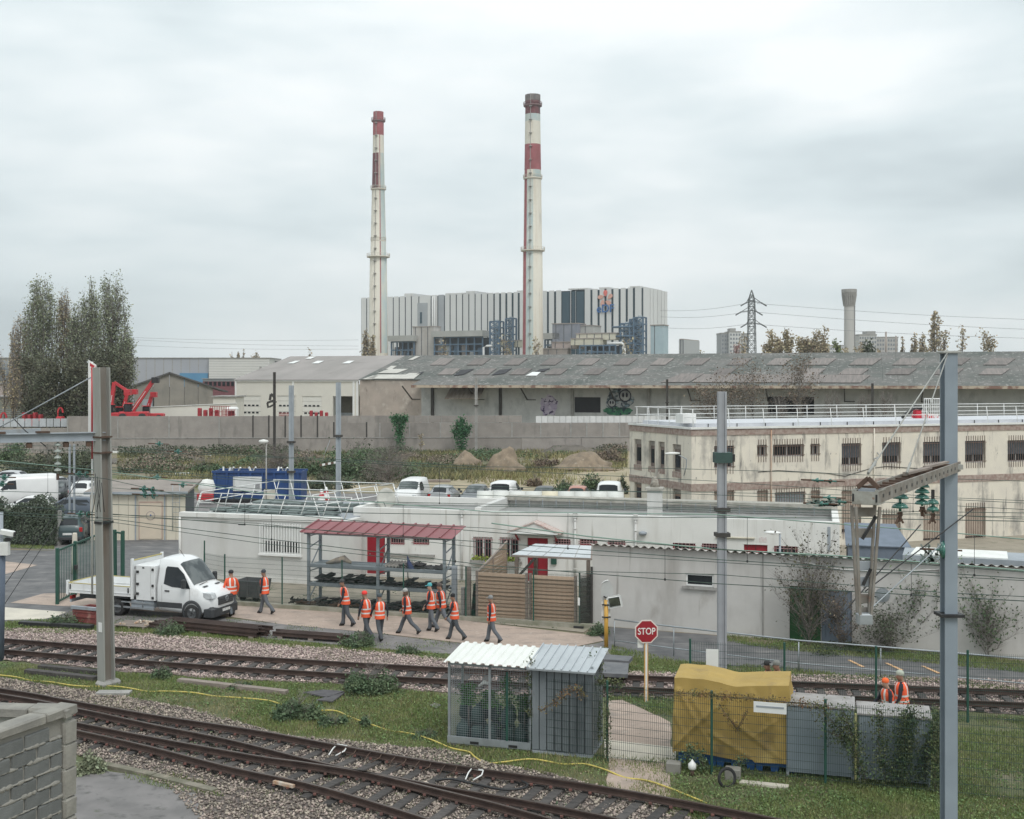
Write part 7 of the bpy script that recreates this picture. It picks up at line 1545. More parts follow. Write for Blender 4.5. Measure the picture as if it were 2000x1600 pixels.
g=G(1062,992);car('hatch','very dark car of which only the roof shows',g,R(-100),PD,sc=1.09)
g=G(1130,988);car('hatch','faded red car right of the dark car roof',g,R(80),PR,sc=1.09)
g=G(1192,990);car('minivan','white van beside the cream building corner',g,R(80),PW,name='parked_van',sc=1.09)
# ---- the tipper truck
wpt=G(377,1214);ta=R(-20);off=Matrix.Rotation(ta,4,'Z')@Vector((-.95,-.92,0));T=thing('tipper_truck','white dropside tipper truck with tool cabinet behind the cab','truck',wpt-off,ta)
TS=[(0,.48,.86,.92,.55,.55,.45),(-.06,.36,.98,1.06,.80,.78,.60),(-.22,.30,1.10,1.17,.95,.93,.78),(-.55,.30,1.22,1.30,1.0,.98,.86),(-.95,.30,1.32,1.43,1.0,1.0,.88),(-1.2,.30,1.35,1.78,1.0,1.0,.86),(-1.55,.30,1.36,2.20,1.0,1.0,.83),(-1.75,.32,1.36,2.38,1.0,1.0,.82),(-2.05,.34,1.36,2.47,1.0,1.0,.83),(-2.55,.36,1.36,2.48,1.0,1.0,.84),(-2.62,.40,1.36,2.44,.98,.98,.82)]
Pt=mat('truck_white',(.78,.79,.79),(.73,.74,.74),1,.25,spec=.6,stain=[((.52,.50,.47),1.6,(1,1,.4),.60,.84)])
body(T,TS,Pt,'cab')
side_glass(T,TS,[(-1.02,1.32),(-1.42,1.88),(-1.72,2.14),(-2.22,2.16),(-2.28,2.06),(-2.30,1.46),(-1.9,1.36)],name='side_window')
strip_glass(T,TS,-.98,-1.66,.94,M_glassl,'windscreen',off=.025,k=8)
for s in(-1,1):
    MB().box(-2.62,s*1.004-.004,.50,-1.42,s*1.004+.004,.72).build('side_moulding',M_trim,T)
    MB().cbox(-1.32,s*1.16-.10,1.36,-1.16,s*1.16+.10,1.72,.04).build('wing_mirror',M_trim,T);MB().bar((-1.25,s*1.0,1.45),(-1.25,s*1.1,1.5),.05).build('mirror_arm',M_trim,T)
    for xx in(-1.06,-2.38):MB().box(xx-.006,s*1.003-.003,.42,xx+.006,s*1.003+.003,1.40).build('door_seam',M_conc,T)
    MB().cbox(-2.24,s*1.01-.02,1.16,-2.02,s*1.01+.02,1.21,.008).build('door_handle',M_black,T)
    MB().poly([(-.02,.98),(-.10,1.16),(-.48,1.20),(-.62,1.10),(-.30,.96)],1,s*.62,s*.965).build('headlight',M_head,T)
    MB().lathe([(.34,-.01),(.43,-.01),(.47,.02),(.40,.035),(.345,.035)],(0,0,0),24,cap=False).build('wheel_arch',M_trim,T,loc=(-.95,s*.99,.40),rot=(R(90)*s*-1,0,0))
wheels(T,(-.95,-4.55),1.03,.35,.24)
wheels(T,(-4.55,),.76,.35,.2)
b=MB().cbox(-.5,-.99,.22,.03,.99,.62,.10);b.build('front_bumper',M_trim,T)
b=MB().cbox(-.12,-.56,.66,.05,.56,.98,.05);b.build('grille',M_trim,T)
for z in(.72,.80,.88):MB().box(.04,-.5,z,.06,.5,z+.025).build('grille_bar',mat('grille_bar',(.10,.105,.11)),T)
MB().lathe([(.085,0),(.11,0),(.11,.02),(.085,.02)],(0,0,0),20,cap=False).build('badge',M_galv,T,loc=(.06,0,.86),rot=(0,R(90),0))
bb=MB();
for k in range(3):a=R(90+120*k);bb.bar((0,0,0),(0,.09*math.cos(a),.09*math.sin(a)),.022)
bb.build('badge_star',M_galv,T,loc=(.07,0,.86))
MB().box(.03,-.28,.36,.05,.28,.47).build('number_plate',M_plate,T)
for s in(-1,1):MB().slab((-.70,s*.45-.16,1.385),(-.62,s*.45-.16,1.36),(-.62,s*.45+.16,1.36),(-.70,s*.45+.16,1.385),.01*1).build('bonnet_vent',M_trim,T)
MB().bar((-.85,-.6,1.44),(-.95,.1,1.46),.02).build('wiper',M_black,T);MB().bar((-1.9,-.1,2.48),(-2.15,-.1,2.78),.012).build('aerial',M_black,T)
MB().box(-.98,-.18,1.40,-.88,.1,1.452).build('windscreen_paper',M_white,T)
MB().cbox(-2.3,-.35,1.2,-1.9,.35,1.95,.05).build('seat',mat('seat_grey',(.10,.10,.11)),T)
# chassis, cabinet, bed
MB().box(-6.9,-.42,.52,-2.6,-.30,.74).box(-6.9,.30,.52,-2.6,.42,.74).box(-6.8,-.3,.56,-6.7,.3,.7).box(-4.1,-.3,.56,-4.0,.3,.7).build('chassis',mat('chassis_grey',(.09,.10,.10)),T)
MB().cbox(-3.62,-1.04,.74,-2.70,1.04,2.18,.03).build('tool_cabinet',Pt,T)
for x,zs in((-3.52,(1.0,1.4,1.9)),(-2.80,(.86,1.36,2.02))):
    for z in zs:MB().cbox(x-.03-(.02 if x<-3 else 0),-1.09,z-.05,x+.06,-1.03,z+.05,.01).build('cabinet_latch',M_black,T)
MB().box(-3.30,-1.046,2.04,-3.2,-1.04,2.1).build('cabinet_label',M_black,T)
MB().box(-3.62,-1.045,.80,-3.615,-1.0405,2.12).box(-2.90,-1.045,.80,-2.895,-1.0405,2.12).build('cabinet_seam',M_conc,T)
fl=MB().box(-7.0,-1.02,.86,-3.78,1.02,.93);fl.build('bed_floor',mat('bed_floor',(.62,.63,.63),(.50,.50,.49),2,.5),T)
M_gold=mat('ochre_strip',(.50,.42,.16))
for s in(-1,1):
    o=MB().box(-6.94,s*1.05-.025,.84,-3.82,s*1.05+.025,1.24).build('drop_side',Pt,T);MB().box(-6.94,s*1.05-.03,1.24,-3.82,s*1.05+.03,1.265).build('side_edge',M_gold,o)
    MB().box(-6.94,s*1.05-.045,.96,-3.82,s*1.05+.045,.985).build('side_ridge',Pt,o)
    for x in(-3.78,-7.0):MB().cbox(x-.05,s*1.05-.06,.76,x+.05,s*1.05+.06,1.36 if x<-5 else 2.42,.01).build('corner_post',Pt,T)
    for x in(-3.95,-6.85):MB().box(x-.02,s*1.10-.02,1.0,x+.02,s*1.10+.02,1.2).build('side_latch',M_black,T)
o=MB().box(-7.03,-1.0,.84,-6.98,1.0,1.24).build('tailgate',Pt,T);MB().box(-7.035,-1.0,1.24,-6.975,1.0,1.265).build('gate_edge',M_gold,o)
hb=MB().box(-3.80,-1.0,.93,-3.76,1.0,1.95).box(-3.80,-1.0,2.08,-3.76,1.0,2.32);hb.build('headboard',Pt,T);MB().box(-3.82,-1.0,2.33,-3.74,1.0,2.36).build('headboard_edge',M_gold,T)
MB().cbox(-3.74,-.98,2.02,-2.75,.98,2.2,.02)
MB().cbox(-4.12,-.75,.94,-3.84,-.25,1.72,.03).build('black_box',M_black,T)
MB().bar((-5.2,-1.0,.42),(-2.75,-1.0,.38),.07).bar((-5.2,-1.0,.62),(-2.75,-1.0,.60),.05).build('under_guard',M_galv,T)
for x in(-5.15,-3.3):MB().path([(x,-.7,.75),(x,-.98,.66),(x,-1.0,.40)],.03,6).build('guard_bracket',M_galv,T)
MB().cbox(-3.9,-.98,.42,-2.8,-.5,.70,.03).build('fuel_tank',M_galvp,T)
MB().box(-6.98,-.95,.42,-6.9,.95,.55).build('underrun_bar',M_galvp,T)
for s in(-1,1):MB().cbox(-6.98,s*.82-.16,.56,-6.88,s*.82+.16,.70,.02).build('tail_light',M_tail,T)
MB().cbox(-5.05,-1.0,.74,-4.05,-.62,.80,.02).build('mudguard',M_trim,T)
o=MB().add([(-4.6,-.8,.94),(-4.1,-.85,.94),(-4.05,-.3,.94),(-4.7,-.35,.94),(-4.4,-.6,1.08),(-4.25,-.5,1.03)],[(0,1,4),(1,5,4),(1,2,5),(2,3,5),(3,4,5),(3,0,4)]).build('white_sack',M_white,None,'crumpled white sack lying on the truck bed','sack')
o.matrix_world=Matrix.Translation(T.location)@Matrix.Rotation(ta,4,'Z')
# blue roll-off container
g0=Vector(((415-CX)/F*96,96,0));t=thing('roll_off_container','deep blue open roll-off waste container with a white panel','waste container',g0,R(-3));Lc=(590-415)/F*96;Mb=mat('container_blue',(.02,.065,.20),(.018,.052,.16),1,.5,stain=[((.03,.05,.09),1.2,(1,1,.4),.62,.8)])
MB().box(0,0,.2,Lc,.08,2.5).box(0,2.3,.2,Lc,2.38,2.5).box(0,.08,.2,.08,2.3,2.5).box(Lc-.08,.08,.2,Lc,2.3,2.5).box(.08,.08,.2,Lc-.08,2.3,.3).build('body',Mb,t)
for k in range(8):x=.15+k*(Lc-.5)/7;MB().box(x,-.10,.3,x+.16,-.002,2.38).build('rib',Mb,t)
MB().box(-.05,-.12,2.38,Lc+.05,.1,2.55).box(-.05,2.28,2.38,Lc+.05,2.5,2.55).build('rim',Mb,t);MB().box(-.02,-.12,.1,Lc,.05,.3).build('skid',M_black,t)
MB().box(1.7,-.16,.95,4.0,-.102,2.1).build('white_panel',mat('scratched_white',(.66,.67,.66),(.60,.61,.60),3),t);MB().box(3.5,-.20,1.2,3.85,-.161,1.6).build('label',mat('grey_label',(.10,.10,.11),(.45,.45,.45),20),t)
MB().box(4.2,-.2,.3,5.1,-.161,1.1).build('board',mat('creamy_board',(.60,.56,.48)),t)
rr=random.Random(6);b=MB()
for k in range(10):x=rr.uniform(.5,Lc-.5);b.bar((x,rr.uniform(.4,2),2.2),(x+rr.uniform(-.6,.6),rr.uniform(.4,2),2.75),.12)
b.build('rubble',M_whited,t,kind='stuff')
# red-white cones and small blobs behind the deck
for i,(px,py)in enumerate(((628,978),(637,973))):
    g=G(px,py+6);t=thing('traffic_cone',['red and white cone behind the slanting railing, left of two','red and white cone behind the slanting railing, right of two'][i],'traffic cone',(g.x,g.y,0),0,'traffic cones');MB().lathe([(.32,0),(.30,.3)],(0,0,.0),12,cap=False).lathe([(.22,.6),(.14,.9)],(0,0,0),12,cap=False).build('band',M_red,t);MB().lathe([(.30,.3),(.22,.6)],(0,0,0),12,cap=False).lathe([(.14,.9),(.08,1.15),(0,1.15)],(0,0,0),12,cap=False).build('cone_white',M_white,t)
g=G(404,985);t=thing('mixer_drum','white and red drum object left of the blue container','drum',(g.x,g.y,.6));MB().lathe([(0,-.6),(.5,-.5),(.7,0),(.5,.6),(0,.7)],(0,0,.7),16).build('drum',M_whited,t);MB().cbox(-.6,-.9,-.2,.7,-.6,.3,.05).build('lamp',M_red,t)
# ---- ivy hedge over a low wall, left
a=G(-60,1062);c=G(106,1068);t=thing('ivy_hedge','dark ivy-covered wall beside the car park at left','hedge',a,math.atan2((c-a).y,(c-a).x));L=(c-a).length;hh=2.55
MB().box(0,.3,0,L,.8,hh-.5).build('wall',M_conc,t);rg=np.random.default_rng(77);n=16000;xs=rg.uniform(-.2,L+.1,n);hx=hh+.35*np.sin(xs*1.7)+.15*np.sin(xs*4.3)
zz=rg.uniform(0,1,n)**.8*hx;yy=.45-.60*np.sqrt(rg.uniform(0,1,n))*rg.choice([1,1,1,-1],n);NB().leaves(np.stack([xs,yy,zz],1),.07,rg).build('foliage',mat('hedge_leaf',(.06,.085,.05),(.13,.155,.115),.9,.8,isl=.5),t)
P2=rg.uniform(0,1,(60,3))*[L,.05,.4]+[0,-.08,.1];Q2=P2+np.stack([rg.normal(0,.3,60),np.zeros(60),rg.uniform(.5,1.6,60)],1);NB().segs(P2,Q2,.009).build('stems',mat('pale_stem',(.30,.30,.27)),t)
# CCTV mast at the left edge
x=P(6,1100,42);t=thing('camera_mast','steel mast with white security camera and grey box at the left edge','camera mast',(x.x-.12,42,0));s=42/F;zz=lambda py:H-(py-CY)*s
MB().tube((0,0,0),(0,0,zz(1000)),.12,n=12).build('upper_tube',M_galvp,t);MB().tube((0,0,0),(.05,0,zz(1085)),.15,n=12).build('sleeve',mat('slate_sleeve',(.12,.15,.20)),t)
MB().cbox(.08,-.25,zz(1083),.38,.0,zz(1058),.02).build('control_box',M_whited,t);MB().bar((.1,-.1,zz(1050)),(.5,-.15,zz(1048)),.06).build('bracket',M_galv,t)
c=MB().cbox(-.26,-.09,-.09,.26,.09,.09,.03).build('camera_housing',M_white,t,loc=(.36,-.2,zz(1039)),rot=(0,R(8),R(-12)));MB().cbox(.26,-.07,-.07,.29,.07,.07,.01).build('lens',M_black,c);MB().cbox(.25,-.18,zz(1056),.45,-.05,zz(1049),.02).build('lower_head',M_black,t)
# green gate of vertical bars
def bargate(label,px0,py0,px1,py1,h,n,posts=(0,1)):
    a,c=G(px0,py0),G(px1,py1);d=c-a;L=d.length;t=thing('yard_gate',label,'gate',a,math.atan2(d.y,d.x));
    for z in(.12,h):MB().box(0,-.03,z-.04,L,.03,z+.04).build('rail',M_green,t)
    bm_=MB().tube((0,0,.14),(0,0,h-.04),.015,n=6).mesh('bar',M_green)
    for k in range(n):link('bar',bm_,t,(L*(k+.5)/n,0,0))
    for f in posts:MB().cbox(L*f-.07,-.07,0,L*f+.07,.07,h+.12,.02).build('post',M_green,t)
    return t,L
t,L=bargate('dark green barred gate standing open behind the truck bed',112,1181,190,1140,2.35,26,(0,.42));MB().cbox(L*.4-.1,-.14,1.2,L*.4+.1,.0,1.4).build('lock',M_black,t)
t,L=bargate('narrow dark green gate leaf right of the tall mast',224,1147,240,1150,2.6,2,(0,1));
g=G(146,1120);t=MB().lathe([(.17,0),(.17,.7),(.12,2.0),(.10,2.05)],(0,0,0),10).build('concrete_bollard',M_conc_l,None,'pale tapering concrete bollard behind the green gate','bollard',loc=(g.x,g.y,0))
# ================================================================ wire fences
def wirepanel(parent,p,q,z0,z1,m=M_wire,r=.0045,step=.05):
    p=Vector(p);q=Vector(q);L=(q-p).length;n=int(L/step);f=(np.arange(n)+.5)/n;A=np.array(p.xy)[None]*(1-f[:,None])+np.array(q.xy)[None]*f[:,None]
    nb=NB();nb.segs(np.c_[A,np.full(n,z0)],np.c_[A,np.full(n,z1)],r)
    zs=np.arange(z0+.05,z1,.2);nb.segs(np.stack([np.full(len(zs),p.x),np.full(len(zs),p.y),zs],1),np.stack([np.full(len(zs),q.x),np.full(len(zs),q.y),zs],1),r*1.3)
    return nb.build('wire_panel',m,parent)
def wirefence(label,pts,h=2.0,z0=.1,group=None,w=.06,skip=()):
    t=thing('wire_fence',label,'fence',(pts[0].x,pts[0].y,0),0,group);o=pts[0];L=[Vector((p.x-o.x,p.y-o.y,0))for p in pts]
    for p in L:MB().cbox(p.x-w/2,p.y-w/2,0,p.x+w/2,p.y+w/2,h+.08,.01).build('post',M_green,t)
    for i,(a,c)in enumerate(zip(L,L[1:])):
        if i not in skip:wirepanel(t,a,c,z0,h)
    return t
K0=.18
ff=[FF.w(FF.x(px),0)for px in(439,551,668,788,910,1042,1132)]
wirefence('green post and wire fence along the kerb behind the walking men',[FF.w(FF.x(316),3.6),FF.w(FF.x(385),.6)]+ff,2.12,.2)
ax,bx_=FF.x(425),FF.x(1170);MB().box(ax,-.12,0,bx_,.14,K0).build('kerb',mat('mossy_kerb',(.34,.32,.27),(.22,.22,.16),2,.95,bump=.4,bsc=30),None,kind='structure',loc=FF.o,rot=(0,0,FF.a))
wirefence('green wire fence closest to the camera, in front of cage and tarpaulin',[Vector(((px-CX)/F*Y,Y,0))for px,Y in((990,31.8),(1186,30.9),(1390,29.9),(1612,29.1),(1846,28.3),(2090,27.5),(2350,26.7),(2620,25.9))],2.0,.08)
wirefence('green wire fence just in front of the far rails at right',[Vector(((px-CX)/F*Y,Y,0))for px,Y in((1348,35.9),(1532,35.4),(1711,34.9),(1890,34.4),(2070,34.0),(2260,33.5),(2460,33.0))],2.0,.08)
# tube handrail in front of the shed
rp_=[(1200,1266),(1316,1282),(1560,1312),(1720,1326),(1850,1338),(2060,1358),(2300,1382),(2540,1408)];t=thing('handrail','long galvanised two-bar handrail along the lane before the shed','handrail',(0,0,0));q=[]
for px,py in rp_:
    g=G(px,py);q.append(g);MB().tube(g,g+Vector((0,0,1.0)),.022,n=6).build('post',M_galv,t)
zt1=1.05;MB().path([p+Vector((0,0,zt1))for p in q],.028,6).build('rail',M_galv,t);MB().path([p+Vector((0,0,.28))for p in q],.022,6).build('rail',M_galv,t)
# ================================================================ rack with the red roof
xa,xb=FF.x(603,.35),FF.x(868,.35);L=xb-xa;t=fthing('storage_rack','tall steel storage rack with faded red ribbed roof','storage rack',FF,xa,.35,.1);D=1.15
M_rack=mat('rack_steel',(.27,.31,.33),(.21,.24,.26),2,.55,.2);M_rr=mat('faded_red_roof',(.27,.095,.105),(.23,.085,.09),.8,.6,stain=[((.36,.2,.19),1.5,(1,.4,1),.60,.8)])
for x in(0,L*.52,L):
    for y,hz in((0,3.15),(D,3.42)):MB().box(x-.06,y-.05,0,x+.06,y+.05,hz).build('upright',M_rack,t)
    b=MB()
    for z0,z1 in((.3,1.1),(1.1,.7),(1.55,2.5),(2.5,2.7)):b.bar((x,0,z0),(x,D,z1),.04)
    for z in(.2,1.5,3.0):b.bar((x,0,z),(x,D,z),.04)
    b.build('side_brace',M_rack,t)
for z in(.95,1.75):
    for y in(0,D):MB().box(0,y-.045,z-.07,L,y+.045,z+.07).build('shelf_beam',M_rack,t)
    MB().box(.05,.05,z+.02,L-.05,D-.05,z+.05).build('shelf',M_rack,t)
nS=12
for k in range(nS):
    x0=-.25+k*(L+.7)/nS;x1=x0+(L+.7)/nS;s=MB();za,zb_=3.2,3.52
    s.slab((x0,-.35,za),(x1,-.35,za),(x1,D+.3,zb_),(x0,D+.3,zb_),.015);s.slab((x0,-.35,za+.05),(x0+.07,-.35,za+.05),(x0+.07,D+.3,zb_+.05),(x0,D+.3,zb_+.05),.05);s.build('roof_sheet',M_rr,t)
MB().box(-.2,-.05,3.08,L+.3,.05,3.18).build('eave_beam',M_galvp,t)
# stored goods: piles of dark tiles and rails on the shelves
M_tile=mat('dark_roof_tile',(.045,.045,.05),(.085,.075,.07),6,.85,rnd=.3);tile=MB().cbox(-.13,-.4,0,.13,.4,.035,.01).mesh('tile',M_tile)
def goods(label,x0,x1,z,n,seed,layers=3,m=None,y0=.1,nm='tile_pile'):
    g_=fthing(nm,label,'tile pile',FF,xa+x0,.35+.15,z);rr=random.Random(seed);w=(x1-x0)/n
    for l in range(layers):
        for k in range(n):
            if rr.random()<.1+.15*l:continue
            link('tile',tile,g_,(w*(k+.5),D*.38+rr.uniform(-.05,.05),l*.06+.0),(R(rr.uniform(-8,8)),R(rr.uniform(-14,14)),R(rr.uniform(-10,10))))
    return g_
goods('dark tiles piled on the middle shelf, left bay of the rack',.2,L*.5,1.10,16,1,5);goods('dark tiles piled on the middle shelf, right bay of the rack',L*.55,L-.1,1.10,13,2,5)
goods('dark pieces on the bottom of the rack, left bay',.2,L*.5,.12,16,3,6);goods('dark pieces on the bottom of the rack, right bay',L*.55,L-.1,.12,14,4,6);goods('grey sheets heaped on the top shelf, right bay',L*.62,L-.2,1.90,9,5,3)
o=fthing('driftwood_bundle','beige bundle lying on the top shelf of the rack, left','bundle',FF,xa+.7,.6,1.92);MB().path([(0,0,.0),(.4,.1,.12),(.8,.1,.22),(1.1,.2,.05)],[.06,.12,.16,.05],7).build('body',mat('beige_bundle',(.40,.34,.26),(.22,.2,.18),4),o)
o=fthing('blue_parasol','small folded blue parasol leaning on the rack shelf','parasol',FF,xa+L*.745,.45,0);MB().tube((0,0,.6),(-.12,0,2.1),.02).build('pole',M_black,o);MB().add([(-.13,0,2.5),(.28,-.05,1.85),(.05,-.12,1.80),(-.03,.12,1.82),(-.1,0,1.9)],[(0,1,2),(0,2,4),(0,3,1),(0,4,3),(1,3,4,2)]).build('cloth',mat('navy_cloth',(.05,.07,.15)),o)
o=fthing('corrugated_sheet','grey-brown corrugated sheet on the top shelf, middle','sheet',FF,xa+L*.55,.5,1.85);b=MB();corrug(b,0,1.1,0,.9,.1,.22,.15,.03);b.build('sheet',M_fib,o)
# scrap on the ground inside the fence
rr=random.Random(21)
for i,(px,w_)in enumerate(((640,.9),(655,.5),(600,.8),(575,.6),(700,1.0),(735,.7),(590,.5))):
    g_=fthing('scrap_heap','rusty scrap pieces on the ground behind the kerb fence','scrap',FF,FF.x(px,.5),.55 if px<600 else .2,.12,'scrap behind the kerb fence');b=MB()
    for k in range(9):b.bar((rr.uniform(-w_,w_)*.6,rr.uniform(-.1,.3),rr.uniform(.02,.15)),(rr.uniform(-w_,w_)*.6,rr.uniform(-.1,.3),rr.uniform(.02,.3)),.06)
    b.build('piece',M_rustb if i%3 else M_dk,g_)
t=fthing('mine_cart','grey-black steel tub cart behind the two leftmost men','cart',FF,FF.x(463,.7),.75,.1)
Mc=mat('cart_steel',(.10,.105,.11),(.15,.15,.15),2,.7,.2,stain=[((.2,.19,.18),3,(1,1,.3),.6,.8)]);b=MB();w=FF.x(505,.7)-FF.x(463,.7)
b.add([(0,0,.12),(w,0,.12),(w,.9,.12),(0,.9,.12),(-.1,-.08,.85),(w+.1,-.08,.85),(w+.1,.98,.85),(-.1,.98,.85),(-.04,-.02,.85),(w+.04,-.02,.85),(w+.04,.92,.85),(-.04,.92,.85),(.05,.05,.18),(w-.05,.05,.18),(w-.05,.85,.18),(.05,.85,.18)],
      [(0,3,2,1),(0,1,5,4),(1,2,6,5),(2,3,7,6),(3,0,4,7),(4,5,9,8),(5,6,10,9),(6,7,11,10),(7,4,8,11),(8,9,13,12),(9,10,14,13),(10,11,15,14),(11,8,12,15),(12,13,14,15)]);b.build('tub',Mc,t)
for x in(.1,w*.5,w-.1):MB().box(x-.03,-.11,.12,x+.03,-.02,.84).build('stiffener',Mc,t)
for x in(.2,w-.2):MB().lathe([(0,-.04),(.16,-.04),(.16,.04),(0,.04)],(0,0,0),12,cap=False).build('wheel',M_black,t,loc=(x,.1,.1),rot=(R(90),0,0))
# posts and side stack right of the rack
b=fthing('post_bundle','grey timber posts right of the red-roofed rack','posts',FF,FF.x(883,.3),.25,0)
for i,(px,w_,h_,m)in enumerate(((888,.20,2.15,M_galvp),(905,.14,1.3,M_conc),(916,.16,2.15,M_wood))):x=FF.x(px,.3)-FF.x(883,.3);MB().box(x-w_/2,-.05,0,x+w_/2,.12,h_).build('post',m,b)
g_=fthing('crate_stack','leaning stack of dark crates left of the wooden fence','crates',FF,FF.x(921,.5),.4,.1)
for k in range(5):o=MB();o.box(0,0,0,.42,.4,.03).box(0,0,.03,.04,.4,.26).box(.38,0,.03,.42,.4,.26).box(.04,0,.03,.38,.03,.26).box(.04,.37,.03,.38,.4,.26);o.build('crate',M_black if k%2 else M_green,g_,loc=(.02*k,.02,k*.27),rot=(0,R(6),0))
# ================================================================ timber screen, polycarbonate awning, green mesh corner
M_lar=mat('larch_board',(.46,.34,.245),(.37,.27,.195),1.6,.8,bump=.2,bsc=20,st=(.4,2,3),rnd=.16,stain=[((.22,.15,.10),3,(.3,1,4),.60,.75)])
def screen(label,px0,px1,zt,n,y=.22,z0=.18,slope=None):
    a,c=FF.x(px0,y),FF.x(px1,y);L=c-a;t=fthing('timber_screen',label,'timber screen',FF,a,y,0,'timber screens behind the kerb fence');hb_=(zt-z0)/n
    bm_=MB().add([(.06,-.075,.0),(L-.06,-.075,.0),(L-.06,-.02,hb_*.97),(.06,-.02,hb_*.97),(.06,-.05,.0),(L-.06,-.05,.0),(L-.06,.0,hb_*.97),(.06,.0,hb_*.97)],[(0,1,2,3),(7,6,5,4),(0,4,5,1),(1,5,6,2),(2,6,7,3),(3,7,4,0)]).mesh('board',M_lar)
    for k in range(n):link('board',bm_,t,(0,0,z0+k*hb_))
    for x in(0,L):MB().box(x-.05,-.05,.05,x+.05,.05,zt+.05).build('post',M_wood,t)
    return t
screen('left larch board screen next to the crate stack',932,1029,1.97,12);screen('right larch board screen next to the green mesh corner',1036,1124,1.97,12)
a0=FF.w(FF.x(932,.3),.3);c0=FF.w(FF.x(988,4.8),4.8);d=c0-a0;L=d.length;t=thing('timber_screen','sloping larch screen rising behind the left board screen','timber screen',a0,math.atan2(d.y,d.x),'timber screens behind the kerb fence')
for k in range(14):
    z=.2+k*.165;za=z;x1=L*.62
    if z<1.9:MB().slab((.05,-.02,z+.15),(L,-.02,z+.15),(L,.0,z),(.05,.0,z),.02).build('board',M_lar,t)
    else:MB().slab((L*(z-1.9)/.62,-.02,z+.15),(L,-.02,z+.15),(L,.0,z),(L*(z-1.9)/.62,.0,z),.02).build('board',M_lar,t)
MB().bar((0,-.05,1.98),(L,-.05,2.62),.07).build('cap_rail',M_wood,t)
for f in(.0,.5,1):MB().box(L*f-.04,-.06,.05,L*f+.04,.06,2.0+.6*f).build('post',M_wood,t)
t=fthing('awning','translucent corrugated awning over the timber screens by the crimson doors','awning',FF,0,0,0);ya,yb=3.0,5.4
q=[(FF.x(1000,ya),ya,FF.z(1000,1083,ya)),(FF.x(1155,ya),ya,FF.z(1155,1090,ya)),(FF.x(1156,yb),yb,FF.z(1156,1066,yb)),(FF.x(1045,yb),yb,FF.z(1045,1062,yb))]
M_poly=mat('polycarbonate',(.60,.63,.65),(.52,.55,.57),1.5,.35,alpha=.88);nP=5
for k in range(nP):
    f0,f1=k/nP,(k+1)/nP-.01;v=[Vector(p)for p in q];p0=v[0].lerp(v[1],f0);p1=v[0].lerp(v[1],f1);p3=v[3].lerp(v[2],f0);p2=v[3].lerp(v[2],f1);MB().slab(p0,p1,p2,p3,.02).build('roof_panel',M_poly,t)
v=[Vector(p)-Vector((0,0,.06))for p in q];MB().bar(v[0],v[1],.07).bar(v[1],v[2],.06).bar(v[2],v[3],.06).bar(v[3],v[0],.06).build('frame',M_wood,t)
for px,yy in((1009,ya),(1149,ya),(1046,yb)):x=FF.x(px,yy);MB().box(x-.07,yy-.07,0,x+.07,yy+.07,q[0][2]-.1).build('post',mat('weathered_post',(.22,.18,.15),(.16,.13,.11),5),t)
x=FF.x(1009,ya);MB().bar((x+.1,ya,q[0][2]-.9),(x+.8,ya,q[0][2]-.12),.1).build('brace',M_dk,t)
t=fthing('mesh_corner','dark green mesh return fence at the corner of the grey shed','fence',FF,FF.x(1132),0,0);e=FF.l(FS.w(FS.x(1157),-.1));s0=Vector((0,0,0));s1=Vector((e.x-FF.x(1132),e.y,0))
MB().box(-.03,-.03,0,.03,.03,2.2).build('post',M_dk,t);MB().box(s1.x-.04,s1.y-.04,0,s1.x+.04,s1.y+.04,2.35).build('post',M_dk,t);wirepanel(t,s0,s1,.15,2.1,M_dk,.012)
MB().bar(s0+Vector((.02,.05,1.0)),s1+Vector((.0,.05,1.0)),.02,1.9,0,(0,0,1)).build('shade_net',mat('shade_net',(.03,.06,.05),alpha=.55),t);MB().box(-.2,-.2,-.0,.2,.1,.1).build('foot',M_black,t)
MB().box(-.06,-.05,.9,.02,-.035,1.2).build('notice',M_white,t)
# ================================================================ people
def skinmesh(verts,edges,radii,root=0,sub=1):
    me=bpy.data.meshes.new('s');me.from_pydata([tuple(v)for v in verts],edges,[]);o=bpy.data.objects.new('s',me);COL.objects.link(o)
    o.modifiers.new('k','SKIN').use_smooth_shade=True;s=o.modifiers.new('u','SUBSURF');s.levels=sub
    for i,r in enumerate(radii):me.skin_vertices[0].data[i].radius=(r,r)if not isinstance(r,tuple)else r
    me.skin_vertices[0].data[root].use_root=True
    dg=bpy.context.evaluated_depsgraph_get();out=bpy.data.meshes.new_from_object(o.evaluated_get(dg));bpy.data.objects.remove(o);return out
M_skin=mat('skin',(.33,.19,.13),(.29,.16,.11),6,.6);M_skinl=mat('skin_light',(.50,.32,.24),(.44,.27,.2),6,.6);M_trou=mat('grey_trousers',(.095,.105,.12),(.13,.14,.155),4,.9,rnd=.3,bump=.3,bsc=12);M_swt=mat('dark_sweater',(.018,.02,.03),(.028,.03,.04),4,.95);M_shoe=mat('black_shoes',(.02,.02,.02),None,4,.6)
M_vest=mat('orange_vest',(.90,.135,.05),(.74,.10,.04),3,.75,rnd=.14,bump=.2,bsc=9);M_refl=mat('reflective_tape',(.72,.72,.70),(.60,.60,.58),8,.4);M_osl=mat('orange_jacket',(.90,.13,.05),None,3,.7)
